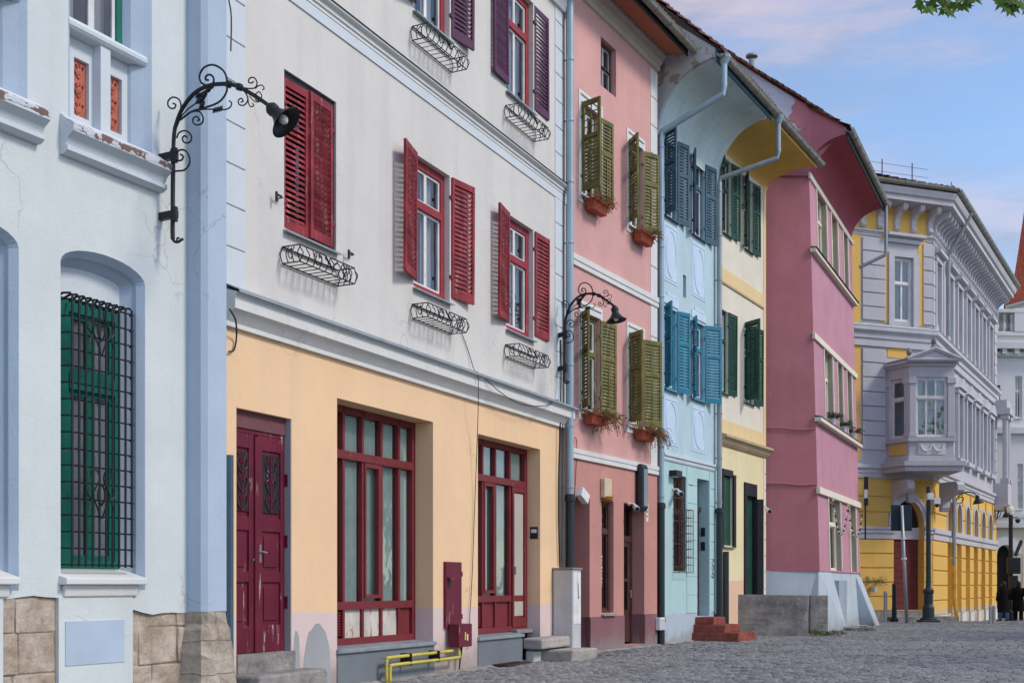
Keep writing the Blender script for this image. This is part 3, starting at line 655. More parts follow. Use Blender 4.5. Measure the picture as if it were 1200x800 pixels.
# door
D = MB(); yd = .092; zt_ = zd1-.24; mid = (y0d+y1d)/2-.045; dx1 = F2.s(334, -.09)
D.box(y0d, dx1, yd+.02, yd+.06, zd0, zt_); D.box(y0d, dx1, yd-.005, yd+.06, zt_, zt_+.05)
D.box(mid-.035, mid+.035, yd-.025, yd+.03, zd0, zt_-.02)
for a, b in ((y0d, mid-.035), (mid+.035, dx1)):
    D.box(a, a+.085, yd-.004, yd+.03, zd0, zt_); D.box(b-.085, b, yd-.004, yd+.03, zd0, zt_)
    for z0_, z1_ in ((zd0,zd0+.30),(zd0+.78,zd0+.90),(zd0+1.35,zd0+1.5),(zt_-.16,zt_)): D.box(a+.085, b-.085, yd-.002, yd+.03, z0_, z1_)
    for z0_, z1_ in ((zd0+.30,zd0+.78),(zd0+.90,zd0+1.35)):
        D.box(a+.125, b-.125, yd+.006, yd+.03, z0_+.05, z1_-.05)
D = D.build('door', M_['maroon'], B2, bevel=.006)
q = MB()
for a, b in ((y0d+.1, mid-.12), (mid+.12, dx1-.1)):
    q.box(a, b, yd+.004, yd+.018, zd0+1.56, zt_-.2)
q.build('door_light', M_['black'], D)
q = MB()
for a, b in ((y0d+.1, mid-.12), (mid+.12, dx1-.1)):
    c = (a+b)/2; z0_ = zd0+1.58; H = zt_-.22-z0_
    for sx in (-1, 1):
        for t in range(3):
            zz = z0_+H*(t+.5)/3
            q.tube(smooth_path([(c,yd,zz-.12),(c+sx*.07,yd-.004,zz-.06),(c+sx*.09,yd-.004,zz+.02),(c+sx*.03,yd-.004,zz+.05),(c+sx*.03,yd,zz),(c+sx*.07,yd,zz+.11)]), .007, 5)
    q.tube([(c,yd,z0_),(c,yd,z0_+H)], .007, 5)
q.build('door_grille', M_['maroon'], D)
q = MB(); q.box(y0d, y1d, .07, .2, zt_+.05, zd1); q.build('door_lintel_board', plain('dull_board', (.17,.07,.075), .8), D)
q = MB(); q.box(mid-.10, mid-.085, yd-.05, yd, zd0+1.02, zd0+1.04); q.tube([(mid+.05,yd-.03,zd0+1.12),(mid+.05,yd-.05,zd0+1.12),(mid+.14,yd-.05,zd0+1.11)], .011, 6); q.box(mid+.035, mid+.065, yd-.03, yd-.02, zd0+1.0, zd0+1.2); q.build('handle', M_['steel'], D)
q = MB()
for zz in (zd0+.55, zd0+1.25, zd0+1.95): 
    for x in (y0d+.02, dx1+.005): q.box(x-.03, x+.03, yd-.05, yd+.01, zz-.07, zz+.07)
q.build('hinge', M_['maroon'], D)
q = MB(); q.box(y0d-.0, y1d+.05, -.02, .3, -.05, zd0-.004); q.build('door_threshold', M_['conc'], B2)
q = MB(); q.tube([(F2.s(272, .1),-.06,.42),(F2.s(272, .1),-.06,2.62)], .05, 8); q.build('pipe_boot', plain('slate_blue_pipe', (.07,.11,.15), .5), B2)
# shop windows
def shopfront(xa, xb, d, xs, ztr, zlow, zbot, ztop, vents, door=None):
    mb = MB(); y0, y1 = d, d+.09
    def bar(x, w_=.06, z0=zbot, z1=ztop, pr_=0): mb.box(x-w_/2, x+w_/2, y0-pr_, y1, z0, z1)
    mb.box(xa, xb, y0, y1, ztop-.09, ztop); mb.box(xb-.085, xb, y0+.001, y1, zbot, ztop-.09); mb.box(xa, xa+.07, y0+.001, y1, zbot, ztop-.09)
    mb.box(xa+.07, xb-.085, y0-.02, y1, ztr-.055, ztr+.055); mb.box(xa+.07, xb-.085, y0-.01, y1, zlow-.05, zlow+.05); mb.box(xa+.07, xb-.085, y0-.012, y1, zbot, zbot+.09)
    for x in xs: bar(x, .052)
    W = mb.build('shop_window', M_['shopred'], B2, bevel=.004)
    edges = [xa+.07] + list(xs) + [xb-.085]
    g, pn, fl, sb = MB(), MB(), MB(), MB()
    for i, (a, b) in enumerate(zip(edges, edges[1:])):
        a2, b2_ = a+.03, b-.03
        g.quad((a2,y0+.05,ztr+.055),(b2_,y0+.05,ztr+.055),(b2_,y0+.05,ztop-.09),(a2,y0+.05,ztop-.09)); g.quad((a2,y0+.05,zlow+.05),(b2_,y0+.05,zlow+.05),(b2_,y0+.05,ztr-.055),(a2,y0+.05,ztr-.055))
        if i == vents:                                    # the light with an opening sash
            for p in ((a2,a2+.035,zlow+.12,ztr-.07),(b2_-.07,b2_,zlow+.12,ztr-.07)): sb.box(p[0],p[1],y0-.012,y0+.05,p[2],p[3])
            sb.box(a2, b2_, y0-.011, y0+.05, zlow+.09, zlow+.14); sb.box(a2, b2_, y0-.011, y0+.05, ztr-.115, ztr-.058)
        if i == 0:
            for k in range(9): zz = zbot+.13+k*.035; pn.extrude([(a2,y0+.02,zz),(a2,y0+.05,zz+.025),(a2,y0+.06,zz+.02),(a2,y0+.03,zz-.005)], (b2_-a2,0,0))
    g.build('pane', M_['shopglass'], W); sb.build('opening_sash', M_['shopred'], W); pn.build('vent_grille', M_['shopred'], W)
    for i, (a, b) in enumerate(list(zip(edges, edges[1:]))[1:]):
        q = MB(); q.box(a+.025, b-.025, y0+.035, y0+.07, zbot+.09, zlow-.05)
        last = (i == len(edges)-3)
        q.build('lower_panel', M_['shopred'] if (last or door) else M_['peel'], W)
    curtain_mesh(fl, xa+.05, xb-.05, zbot+.05, ztop-.05, y0+.10); fl.build('blind', M_['film'], W)
    return W
d1 = .285; mx = [F2.s(p, -d1) for p in (403, 425.5, 447.5, 468)]
ztr = F2.z(440, 539, -d1); zlo = F2.z(487, 707, -d1)
shopfront(s1a, s1b, d1, mx, ztr, zlo, zs1+.02, zst, 2)
d2 = .24; mx2 = [F2.s(p, -d2) for p in (566, 581, 598)]
S2 = shopfront(s2a, s2b, d2, mx2, F2.z(590, 564, -d2), F2.z(590, 701, -d2), .485, zst-.005, 1, door=True)
q = MB(); a, b = mx2[2]+.035, s2b-.09; z0_, z1_ = .56, F2.z(590, 564, -d2)-.06
for p in ((a,a+.06,z0_,z1_),(b-.08,b,z0_,z1_)): q.box(p[0],p[1],d2-.03,d2+.04,p[2],p[3])
q.box(a+.06,b-.08,d2-.029,d2+.04,z0_,z0_+.16); q.box(a+.06,b-.08,d2-.029,d2+.04,z1_-.08,z1_); q.box(a+.06,b-.08,d2,d2+.03,z0_+.16,z1_-.08)
dr = q.build('door', M_['shopred'], S2)
q = MB(); q.box(a-.03, b+.07, d2-.12, d2+.06, .46, .52); q.build('door_sill', M_['zinc'], S2)
q = MB(); q.box(a+.03, a+.045, d2-.07, d2-.03, 1.42, 1.55); q.build('handle', M_['steel'], S2)
q = MB(); q.box(a+.07, b-.09, d2-.006, d2-.004, z0_+.18, z1_-.10); q.build('blind', M_['beige'], S2)
q = MB()
for a, b in ((s1a, s1b), (s2a, F2.s(611))):
    q.box(a-.01, b+.012, -.015, .3, -.1, zs1-.05)
q.build('plinth', M_['grey_plinth'], B2)
q = MB()
for a, b, dd in ((s1a, s1b, d1), (s2a, F2.s(611), d2)):
    q.profile_x([(dd+.1,zs1+.03),(-.05,zs1+.0),(-.05,zs1-.05),(dd+.1,zs1-.05)], a-.02, b+.03)
q.build('shop_sill', M_['greypipe'], B2, bevel=.008)
# bare cement patches where the plaster has fallen
q = MB(); cx = F2.s(373)
def blob(x, z, rx, rz, n=22, sd=1):
    rr = random.Random(sd); return [(x + rx*math.cos(2*math.pi*i/n)*(1+rr.uniform(-.1,.1)), max(-.05, z + rz*math.sin(2*math.pi*i/n)*(1+rr.uniform(-.08,.08)))) for i in range(n)]
for x, z, rx, rz, sd in ((F2.s(372), .28, .27, .52, 3), (F2.s(347.5), .28, .065, .46, 4)):
    q.extrude([(a, -.004, b) for a, b in blob(x, z, rx, rz, 22, sd)], (0, .008, 0))
q.build('bare_cement_patch', M_['bare'], B2)
q = MB(); q.box(y1d-.012, y1d-.002, .003, .09, zd0, zd1-.02); q.build('bare_jamb', M_['bare'], B2)
# windows of the two upper floors
for f, (Z0, Z1) in enumerate(((WZ0, WZ1), (WU0, WU1))):
    sh = 'redshut' if f == 0 else 'purple'
    for i, (a, b) in enumerate(wx):
        W = window(F2, B2, a, b, Z0, Z1, .085, 'red', trans=(.66,), tb=.11, cols=2, fw=.11, gap=.1, curtain='curtain' if (i or f) else None, sm='sash' if (i or f) else 'blackwood')
        wd = .545; zz0, zz1 = Z0+.07, Z1-.01
        if i == 0 and f == 0:
            wl = (b-a-.04)/2
            for sd in 'lr':
                o = add_leaf(F2, W, sd, a+.015 if sd == 'l' else b-.07, Z0+.02, Z1-.07, wl-.02, a=2, mat=M_[sh], ht=-.035, style='loose')
            q = MB(); q.box(a, b, .03, .09, Z1-.07, Z1); q.box(b-.055, b, .03, .09, Z0, Z1-.07); q.build('weathered_head', M_['blackwood'], W)
        elif i == 0:
            add_leaf(F2, W, 'l', a, zz0, zz1, wd, a=165, mat=M_[sh]); add_leaf(F2, W, 'r', b+.02, zz0, zz1, wd, a=160, mat=M_[sh])
        elif i == 1:
            add_leaf(F2, W, 'l', a, zz0, zz1, wd, px=472.5, mat=M_[sh], lo=120); add_leaf(F2, W, 'r', b+.04, zz0, zz1, wd, px=556, mat=M_[sh], lo=100)
        else:
            add_leaf(F2, W, 'l', a, zz0, zz1, wd, px=583.5 if f == 0 else 578, mat=M_[sh], lo=120); add_leaf(F2, W, 'r', b+.04, zz0, zz1, wd, px=643.5, mat=M_[sh], lo=100)
# shutter catches beside the closed pair
q = MB()
for x, z in ((wx[0][0]-.19, WZ0+.30), (wx[0][1]+.22, WZ0+.02)):
    q.tube([(x+.08,.0,z),(x+.08,-.06,z),(x-.05,-.07,z)], .008, 5); q.box(x-.06, x-.035, -.08, -.06, z-.08, z+.03); q.box(x-.02, x+.05, -.075, -.065, z-.012, z+.012)
q.build('shutter_catch', M_['iron'], B2)
# downpipe at the party wall
def downpipe(B, F, x, y, ztop, zcut, r, mat, low=None, brackets=5, rl=None, z0=.02, name='downpipe', head=None):
    q = MB(); top = head if head else [(x, y, ztop)]
    q.tube([(x, y, zcut)] + [p if isinstance(p, tuple) else p for p in top], r, 10)
    n = int((ztop-zcut)/1.0)
    for i in range(n+1):
        z = zcut + .15 + i*(ztop-zcut-.3)/max(1, n); q.lathe([(r+.01,-.02),(r+.012,.0),(r+.01,.02)], (x,y,z), n=10); q.box(x-.01, x+.01, y, .01, z-.012, z+.012)
    p = q.build(name, mat, B, smooth=False)
    if low:
        q = MB(); rl = rl or r*1.25; q.tube([(x,y,z0),(x,y,zcut+.02)], rl, 10); q.lathe([(rl+.018,-.05),(rl+.02,.0),(rl+.018,.05)], (x,y,zcut-.05), n=10); q.lathe([(rl+.015,-.06),(rl+.02,.0),(rl+.015,.06)], (x,y,z0+.5), n=10)
        q.build('pipe_boot', low, p)
    return p
pd = F2.s(668, .13)
downpipe(B2, F2, pd, -.13, TOP2-.1, F2.z(667, 580, .13), .062, M_['bluepipe'], M_['darkpipe'])
# ================================================================== 3. pink house
B3 = F3.root('town_house', 'pink house with salmon ground floor and olive shutters beside the cream house', 'house')
e3 = F3.s(770); zl, zm, zt3 = 3.617, 7.10, 11.97
fa = (F3.s(680.5), F3.s(703)); fb = (F3.s(736.5), F3.s(753)); wz = ((4.42, 6.24), (8.38, 10.06))
at = rect(F3.s(704), F3.s(722), 10.66, 11.58)
hs = [rect(a, b, z0, z1) for a, b in (fa, fb) for z0, z1 in wz] + [at]
q = MB(); q.sheet(rect(0, e3, zl-.1, zt3+.2), hs, 0, (.12,)*4 + (.14,)); q.build('upper_wall', M_['pink'], B3)
zli = 2.862; gh = [rect(F3.s(673), F3.s(691), .0, zli-.02), rect(F3.s(705), F3.s(719), .72, zli), rect(F3.s(731), F3.s(755), .06, zli)]
q = MB(); q.sheet(rect(0, e3, -.1, zl-.05), gh, 0, (.42, .10, .27)); q.build('ground_floor_wall', M_['pink_low'], B3)
zp = .655; q = MB()
for a, b in ((F3.s(691), F3.s(731)), (F3.s(755), e3-.03)): q.box(a, b, -.018, .1, -.05, zp)
q.box(F3.s(691)-.001, F3.s(691)+.012, .1, .42, -.05, zp); q.box(F3.s(755)-.012, F3.s(755)+.001, .1, .27, -.05, zp); q.build('plinth', M_['plum'], B3)
q = MB(); q.profile_x([(0,zl+.10),(-.05,zl+.09),(-.05,zl+.01),(-.03,zl-.005),(-.03,zl-.012),(-.045,zl-.02),(-.045,zl-.085),(0,zl-.085)], 0, e3); q.build('string_course', M_['trim_white'], B3)
q = MB(); q.profile_x([(0,zm+.13),(-.05,zm+.11),(-.05,zm+.01),(-.028,zm),(-.028,zm-.01),(-.04,zm-.015),(-.04,zm-.09),(0,zm-.09)], 0, e3); q.build('string_course', M_['trim_white'], B3)
q = MB(); xs_ = F3.s(762)
for zlo, zhi in ((zl+.1, zm-.09), (zm+.12, zt3-.1)):
    n = round((zhi-zlo)/.62); hh = (zhi-zlo)/n
    for i in range(n): q.box(xs_, e3-.01, -.014, .01, zlo+i*hh+(.022 if i else 0), zlo+(i+1)*hh)
q.build('quoin_strip', M_['trim_white'], B3, bevel=.004)
for wi, (a, b) in enumerate((fa, fb)):
    for f, (z0, z1) in enumerate(wz):
        W = window(F3, B3, a, b, z0, z1, .07, 'olive', trans=(.62,), cols=2, fw=.08, gap=.05, sill='trim_white')
        q = MB(); sw_ = .10
        q.box(a-sw_, a-.004, -.016, .005, z0-.16, z1+.20); q.box(b+.004, b+sw_, -.016, .005, z0-.16, z1+.20); q.box(a-.004, b+.004, -.0158, .005, z1+.004, z1+.20); q.box(a-.004, b+.004, -.0158, .005, z0-.16, z0-.06)
        q.box(a-.02, b+.02, -.04, .0, z1+.12, z1+.145); q.build('surround', M_['trim_white'], W)
        if f == 1:
            l_ = (703, 'lattice') if wi == 0 else (747, None); r_ = 719.5 if wi == 0 else 773
        else:
            l_ = (689, None) if wi == 0 else (752, None); r_ = 723 if wi == 0 else 776
        zz0, zz1 = z0+.04, z1-.02
        add_leaf(F3, W, 'l', a+.01, zz0, zz1, .42, px=l_[0], mat=M_['olive'], mid=.60, style=l_[1], lo=70, hi=150)
        add_leaf(F3, W, 'r', b+.0, zz0, zz1, .50 if f == 0 else .44, px=r_, mat=M_['olive'], mid=.60, style='rod', lo=80, hi=176)
W = window(F3, B3, at[0][0], at[1][0], 10.66, 11.58, .10, 'brownwood', 'greypipe', trans=(.5,), tb=.03, cols=2, fw=.06, sill=None, curtain='curtain')
# ground floor openings
q = MB(); q.box(F3.s(668), F3.s(692), .44, .5, 0, zli); q.build('door', M_['brownwood'], B3)
W = window(F3, B3, F3.s(705), F3.s(719), .72, zli, .08, 'brownwood', 'brownwood', trans=(.72,), cols=1, fw=.07, sill='zinc', curtain=None)
q = MB(); xa, xb = F3.s(705)+.12, F3.s(719)-.12
for i in range(9): q.box(xa+.1+.012*(i % 2), xa+.17-.01*(i % 3), .122, .124, 1.78-i*.07, 1.81-i*.07)
q.build('window_lettering', M_['white'], W)
xa, xb = F3.s(731), F3.s(755); q = MB(); y = .265
q.box(xa, xa+.08, y, y+.08, .06, zli); q.box(xb-.08, xb, y, y+.08, .06, zli); q.box(xa+.08, xb-.08, y, y+.08, 2.12, 2.24); q.box(xa+.08, xb-.08, y, y+.08, zli-.07, zli)
q.box(xa+.08, xb-.08, y+.02, y+.06, .10, .75); q.box(xa+.08, xa+.18, y+.02, y+.06, .75, 2.12); q.box(xb-.18, xb-.08, y+.02, y+.06, .75, 2.12); q.box(xa+.18, xb-.18, y+.02, y+.06, 2.02, 2.12)
q.box((xa+xb)/2-.03, (xa+xb)/2+.03, y+.018, y+.06, .75, 2.02); q.box(xa+.18, xb-.18, y+.022, y+.06, 1.32, 1.38); q.box((xa+xb)/2-.02, (xa+xb)/2+.02, y+.02, y+.06, 2.24, zli-.07)
for a in (xa+.2, (xa+xb)/2+.05): q.box(a, a+.26, y+.008, y+.03, .2, .65)
D3 = q.build('door', M_['brownwood'], B3, bevel=.004)
q = MB(); q.quad((xa+.05,y+.05,.75),(xb-.05,y+.05,.75),(xb-.05,y+.05,zli),(xa+.05,y+.05,zli)); q.build('pane', M_['glass'], D3)
q = MB(); q.box(xa-.05, xb-.02, -.03, .5, -.05, .055); q.build('door_threshold', M_['conc'], B3)
q = MB(); q.tube([(xb-.13,y+.02,1.0),(xb-.13,y-.03,1.0),(xb-.13,y-.03,1.14),(xb-.13,y+.02,1.14)], .01, 6); q.build('handle', M_['steel'], D3)
body(B3, .01, e3-.005, zt3+.2, 9, M_['pink'])
# eave: moulded cornice, boarded soffit, gutter, tiles
q = MB(); q.profile_x([(0,zt3-.06),(-.05,zt3-.04),(-.06,zt3+.05),(-.12,zt3+.10),(-.13,zt3+.16),(-.2,zt3+.22),(-.2,zt3+.27),(0,zt3+.27)], 0, e3+.02); q.build('eave_cornice', plaster('stone_grey_cornice', (.50,.47,.42), .12), B3)
ge = .76; zg3 = 12.22
q = MB(); q.profile_x([(-.18,zt3+.272),(-ge+.12,zt3+.20),(-ge+.12,zt3+.26),(-.18,zt3+.33)], 0, e3+.06); q.build('soffit', M_['soffit'], B3)
q = MB(); q.box(0, e3+.08, -ge+.10, -ge+.125, zt3+.16, zt3+.34); q.build('fascia', M_['blackwood'], B3)
q = MB(); gutter(q, 0, e3+.14, -ge, zg3+.05, .085); q.build('gutter', M_['oldgut'], B3)
q = MB(); tiles(q, 0, e3+.1, -ge+.02, zg3+.14, 4.2, zg3+4.3); q.build('roof', M_['tile'], B3)
q = MB(); q.add([(0,0,zt3+.2),(0,9,zt3+.2),(0,4.2,zg3+4.1),(e3,0,zt3+.2),(e3,9,zt3+.2),(e3,4.2,zg3+4.1)], [(0,1,2),(3,5,4)]); q.quad((0,9,zt3+.2),(e3,9,zt3+.2),(e3,4.2,zg3+4.1),(0,4.2,zg3+4.1)); q.build('roof_gable', M_['pink'], B3)

# ================================================================== 4. light blue house with deep coved eave
B4 = F4.root('town_house', 'narrow light blue house with slate and teal shutters under a deep coved eave', 'house')
e4 = F4.s(842); zl4 = 4.01
wa = (F4.s(778), F4.s(794)-.02); wb = (F4.s(811), F4.s(826)); wz4 = ((5.46, 7.2), (9.15, 10.9))
hs = [rect(a, b, z0, z1) for a, b in (wa, wb) for z0, z1 in wz4]
ZC0, ZE, TE = 10.75, 12.13, 1.40
q = MB(); q.sheet(rect(0, e4, zl4-.05, 12.4), hs + [rect(F4.s(800.5), F4.s(804), 7.6, 8.1)], 0, (.10,)*4 + (.1,)); q.build('upper_wall', M_['ltblue'], B4)
gw = rect(F4.s(789), F4.s(804), 1.55, F4.z(796, 557)); gd = rect(F4.s(817), F4.s(831), .535, F4.z(817, 560))
q = MB(); q.sheet(rect(0, e4, -.1, zl4-.02), [gw, gd, rect(F4.s(808), F4.s(812), 3.2, 3.65)], 0, (.14, .30, .1)); q.build('ground_floor_wall', M_['turq'], B4)
q = MB(); zz = zl4-.3
xg0, xg1, xd0, xd1 = gw[0][0], gw[1][0], gd[0][0], gd[1][0]
for i in range(8):                                        # wide rendered courses either side of the openings
    za = .62+i*.41; zb_ = za+.388
    for a, b in ((xg1+.03, xd0-.02), (xd1+.02, e4-.22)):
        if zb_ < zl4-.1: q.box(a, b, -.012, .005, za, zb_)
q.build('rendered_course', M_['turq'], B4, bevel=.004)
q = MB(); q.profile_x([(0,zl4+.07),(-.06,zl4+.05),(-.06,zl4-.0),(-.02,zl4-.02),(-.035,zl4-.06),(-.02,zl4-.10),(0,zl4-.10)], .2, e4-.25); q.build('string_course', M_['trim_blue'], B4)
q = MB()
for a, b in (wa, wb):                                     # framed fields with ovals under each window, eared heads above
    for z0, z1 in ((zl4+.25, 5.28), (7.75, 8.98)):
        q.box(a-.02, b+.02, -.010, .004, z0, z1)
        c = (a+b)/2; zc_ = (z0+z1)/2; rx, rz = (b-a)*.36, (z1-z0)*.40
        q.tube([(c+rx*math.cos(2*math.pi*i/28), -.012, zc_+rz*math.sin(2*math.pi*i/28)) for i in range(28)], .013, 5, True); q.tube([(a+.04,-.012,z0+.06),(b-.04,-.012,z0+.06),(b-.04,-.012,z1-.06),(a+.04,-.012,z1-.06)], .009, 5, True)
    for z1 in (7.2, 10.9):
        q.box(a-.06, b+.06, -.022, .004, z1+.06, z1+.24); q.box(a+.12, b-.12, -.024, .004, z1+.24, z1+.31)
q.build('stucco_field', M_['ltblue_panel'], B4, bevel=.006)
q = MB()
for a, z0, z1 in ((F4.s(800.5), 7.6, 8.1), (F4.s(808), 3.2, 3.65)):
    q.box(a, a+.2, .09, .1, z0, z1)
    for i in range(8): q.box(a, a+.2, .05, .09, z0+.03+i*(z1-z0)/8, z0+.045+i*(z1-z0)/8)
q.build('vent_grille', M_['greypipe'], B4)
for wi, (a, b) in enumerate((wa, wb)):
    for f, (z0, z1) in enumerate(wz4):
        m = M_['tealshut'] if f == 0 else M_['navy']
        W = window(F4, B4, a, b, z0, z1, .06, 'tealshut' if f == 0 else 'navy', trans=(.66,), cols=2, fw=.08, gap=.06 if f == 0 else 0, sill='tealshut' if f == 0 else 'navy')
        L_ = ((786, 809), (815.5, 846))[wi] if f == 0 else ((792, 808), (814.5, 840))[wi]
        zz0, zz1 = z0-.02, z1+.02
        add_leaf(F4, W, 'l', a+.01, zz0, zz1, .36 if f == 0 else .38, px=L_[0], mat=m, mid=.60, lo=75, hi=165)
        add_leaf(F4, W, 'r', b, zz0, zz1, .40 if wi == 0 else .46, px=L_[1], mat=m, mid=.60, lo=75, hi=172)
W = window(F4, B4, gw[0][0], gw[1][0], gw[0][1], gw[2][1], .10, 'brownwood', 'brownwood', cols=2, trans=(.62,), sill=None, curtain='beige')
q = MB()
n = 7
for i in range(n+1):
    x = gw[0][0]+.04+(gw[1][0]-gw[0][0]-.08)*i/n; q.tube([(x,.02,gw[0][1]),(x,.02,gw[2][1])], .010, 5)
for i in range(5): z = gw[0][1]+.1+i*.5; q.box(gw[0][0], gw[1][0], .012, .02, z-.012, z+.012)
zk = 2.9
for x in (gw[0][0]-.02, gw[1][0]+.02):
    q.tube([(x,0,1.52),(x,-.16,1.52),(x,-.16,zk),(x,0,zk)], .009, 5)
for i in range(9): z = 1.52+(zk-1.52)*i/8; q.tube([(gw[0][0]-.02,0,z),(gw[0][0]-.02,-.16,z),(gw[1][0]+.02,-.16,z),(gw[1][0]+.02,0,z)], .007, 5)
for i in range(1, 6): x = gw[0][0]+(gw[1][0]-gw[0][0])*i/6; q.tube([(x,-.16,1.52),(x,-.16,zk)], .006, 5)
q.build('grille', M_['brownwood'], W)
q = MB(); q.box(xd0, xd0+.08, .2, .3, .55, gd[2][1]); q.box(xd0+.08, xd1-.02, .24, .29, .55, 2.95); q.box(xd0+.08, xd1, .2, .3, 2.95, 3.05)
for z0, z1 in ((.7,1.3),(1.45,2.1),(2.25,2.85)): q.box(xd0+.16, xd1-.12, .225, .25, z0, z1)
q.box((xd0+xd1)/2-.02, (xd0+xd1)/2+.02, .22, .29, 3.05, gd[2][1]); D4 = q.build('door', M_['brownwood'], B4, bevel=.004)
q = MB(); q.quad((xd0+.08,.26,3.05),(xd1,.26,3.05),(xd1,.26,gd[2][1]),(xd0+.08,.26,gd[2][1])); q.build('pane', M_['glass'], D4)
q = MB()
for z in (2.05, 2.38): q.box(xd1-.018, xd1-.0, .10, .20, z, z+.2); 
q.build('intercom', M_['black'], B4)
body(B4, .01, e4-.01, 12.35, 9, M_['ltblue'])
# cove: quarter-ellipse plaster soffit, end cheek, fascia board
def cove(mb, x0, x1, z0, z1, te, n=14, pw=1.0, x1b=None):
    P = [(te*(1-math.cos(math.pi/2*i/n)), z0+(z1-z0)*math.sin(math.pi/2*i/n)) for i in range(n+1)]
    for (a, b), (c, d) in zip(P, P[1:]):
        mb.quad((x0,-a,b), (x1,-a,b), (x1,-c,d), (x0,-c,d))
    return P
q = MB(); P4 = cove(q, 0.03, e4, ZC0, ZE-.06, TE-.12); q.build('coved_soffit', M_['teal_cove'], B4, smooth=True)
q = MB(); q.extrude([(-.06,0.01,ZC0)] + [(-.06,-a,b) for a, b in P4] + [(-.06,-TE+.12,ZE+.12), (-.06,-.22,13.1), (-.06,.3,13.5), (-.06,.6,13.6), (-.06,.6,ZC0)], (.10,0,0)); q.build('eave_cheek', M_['flaked'], B4)
q = MB(); q.box(-.07, e4, -TE+.085, -TE+.118, ZE-.16, ZE+.10); q.build('fascia', M_['navy'], B4)
q = MB(); gutter(q, -.06, e4, -TE, ZE+.02, .09); q.build('gutter', M_['oldgut'], B4)
q = MB(); tiles(q, -.1, e4, -TE+.02, ZE+.12, 3.6, ZE+4.9); q.build('roof', M_['tile'], B4)
# swan-necked downpipes
x4 = F4.s(774.5, .12); xo = .12
go = F4.perp(xo, 849, 70)[0]
pts = [(x4,-.12,10.55), (x4+.01,-.14,10.72), (xo,-TE+.02,11.35), (xo,-TE,11.5), (xo,-TE,ZE-.02)]
downpipe(B4, F4, x4, -.12, 10.55, F4.z(775, 590, .12), .065, M_['bluepipe'], M_['darkpipe'], head=pts)
q = MB(); q.lathe([(.07,-.12),(.13,.0),(.14,.05)], (xo,-TE,ZE-.05), n=12); q.build('gutter_outlet', M_['bluepipe'], B4)

# ================================================================== 5. cream house with yellow eave
B5 = F5.root('town_house', 'cream and pale yellow house with dark green shutters in the corner by the concrete parapet', 'house')
e5 = F5.s(897); zk5 = 4.79
w5a = (F5.s(847), F5.s(857)); w5b = (F5.s(872.5), F5.s(882)); wz5 = ((5.86, 7.83), (9.69, 11.5))
hs = [rect(a, b, *wz5[1]) for a, b in (w5a, w5b)] + [rect(.03, .68, *wz5[0]), rect(w5b[0]+.0, w5b[1]+.1, *wz5[0])]
q = MB(); q.sheet(rect(0, e5, zk5, 12.3), hs, 0, (.12,)*4); q.build('upper_wall', M_['cream5'], B5)
gw5 = rect(F5.s(847), F5.s(858), 2.2, F5.z(850, 552)); gd5 = rect(F5.s(874), F5.s(886), .5, 3.82)
q = MB(); q.sheet(rect(0, e5, -.1, zk5), [gw5, gd5], 0, (.12, .2)); q.build('ground_floor_wall', M_['butter'], B5)
q = MB(); q.box(0, e5-.18, -.012, .004, F5.z(842.5, 327), F5.z(842.5, 310.6)); q.box(0, e5-.18, -.012, .004, zk5+.05, 5.21); q.box(e5-.18, e5, -.014, .004, zk5, 11.9); q.build('painted_band', M_['yellow5'], B5)
q = MB(); q.box(0, e5-.2, -.03, .004, F5.z(842.5, 327)-.05, F5.z(842.5, 327)-.003); q.build('string_course', plaster('tan_moulding', (.46,.36,.22)), B5)
q = MB(); q.profile_x([(0,zk5+.08),(-.2,zk5+.03),(-.2,zk5-.03),(-.14,zk5-.05),(-.10,zk5-.14),(-.05,zk5-.20),(0,zk5-.22)], 0, e5+.08); q.build('cornice', plaster('worn_cornice', (.52,.42,.27), .2), B5)
q = MB()
for i in range(10): q.box(e5-.17, e5-.0, -.014, .004, .3+i*.43, .3+i*.43+.40)
q.build('quoin_strip', M_['cream5'], B5)
for wi, (a, b) in enumerate((w5a, w5b)):
    W = window(F5, B5, a, b, *wz5[1], .07, 'dkgreen', trans=(.62,), cols=1, fw=.10, sill='dkgreen')
    add_leaf(F5, W, 'l', a+.01, wz5[1][0], wz5[1][1], .38, px=(848.5, 876.5)[wi], mat=M_['dkgreen'], mid=.60, lo=85, hi=165)
    add_leaf(F5, W, 'r', b, wz5[1][0], wz5[1][1], .44, px=(868, 891.5)[wi], mat=M_['dkgreen'], mid=.60, lo=80, hi=172)
a = .03; W = window(F5, B5, a, a+.65, *wz5[0], .07, 'dkgreen', cols=1, fw=.08, sill='dkgreen')
add_leaf(F5, W, 'r', a+.65, wz5[0][0], wz5[0][1], .5, px=857, mat=M_['dkgreen'], lo=80, hi=176)
a, b = w5b[0], w5b[1]+.1; W = window(F5, B5, a, b, *wz5[0], .07, 'dkgreen', cols=1, fw=.08, sill='dkgreen')
add_leaf(F5, W, 'l', a, wz5[0][0], wz5[0][1], .5, px=880.5, mat=M_['dkgreen'], lo=40, hi=120)
add_leaf(F5, W, 'r', b, wz5[0][0], wz5[0][1], .5, px=895, mat=M_['dkgreen'], mid=.60, lo=70, hi=172)
W = window(F5, B5, gw5[0][0], gw5[1][0], 2.2, gw5[2][1], .09, 'dkgreen', 'dkgreen', cols=2, sill='zinc', curtain=None)
q = MB(); q.box(gw5[0][0], gw5[1][0], .05, .085, 2.2, gw5[2][1]-.12); q.build('closed_panel', M_['dkgreen'], W)
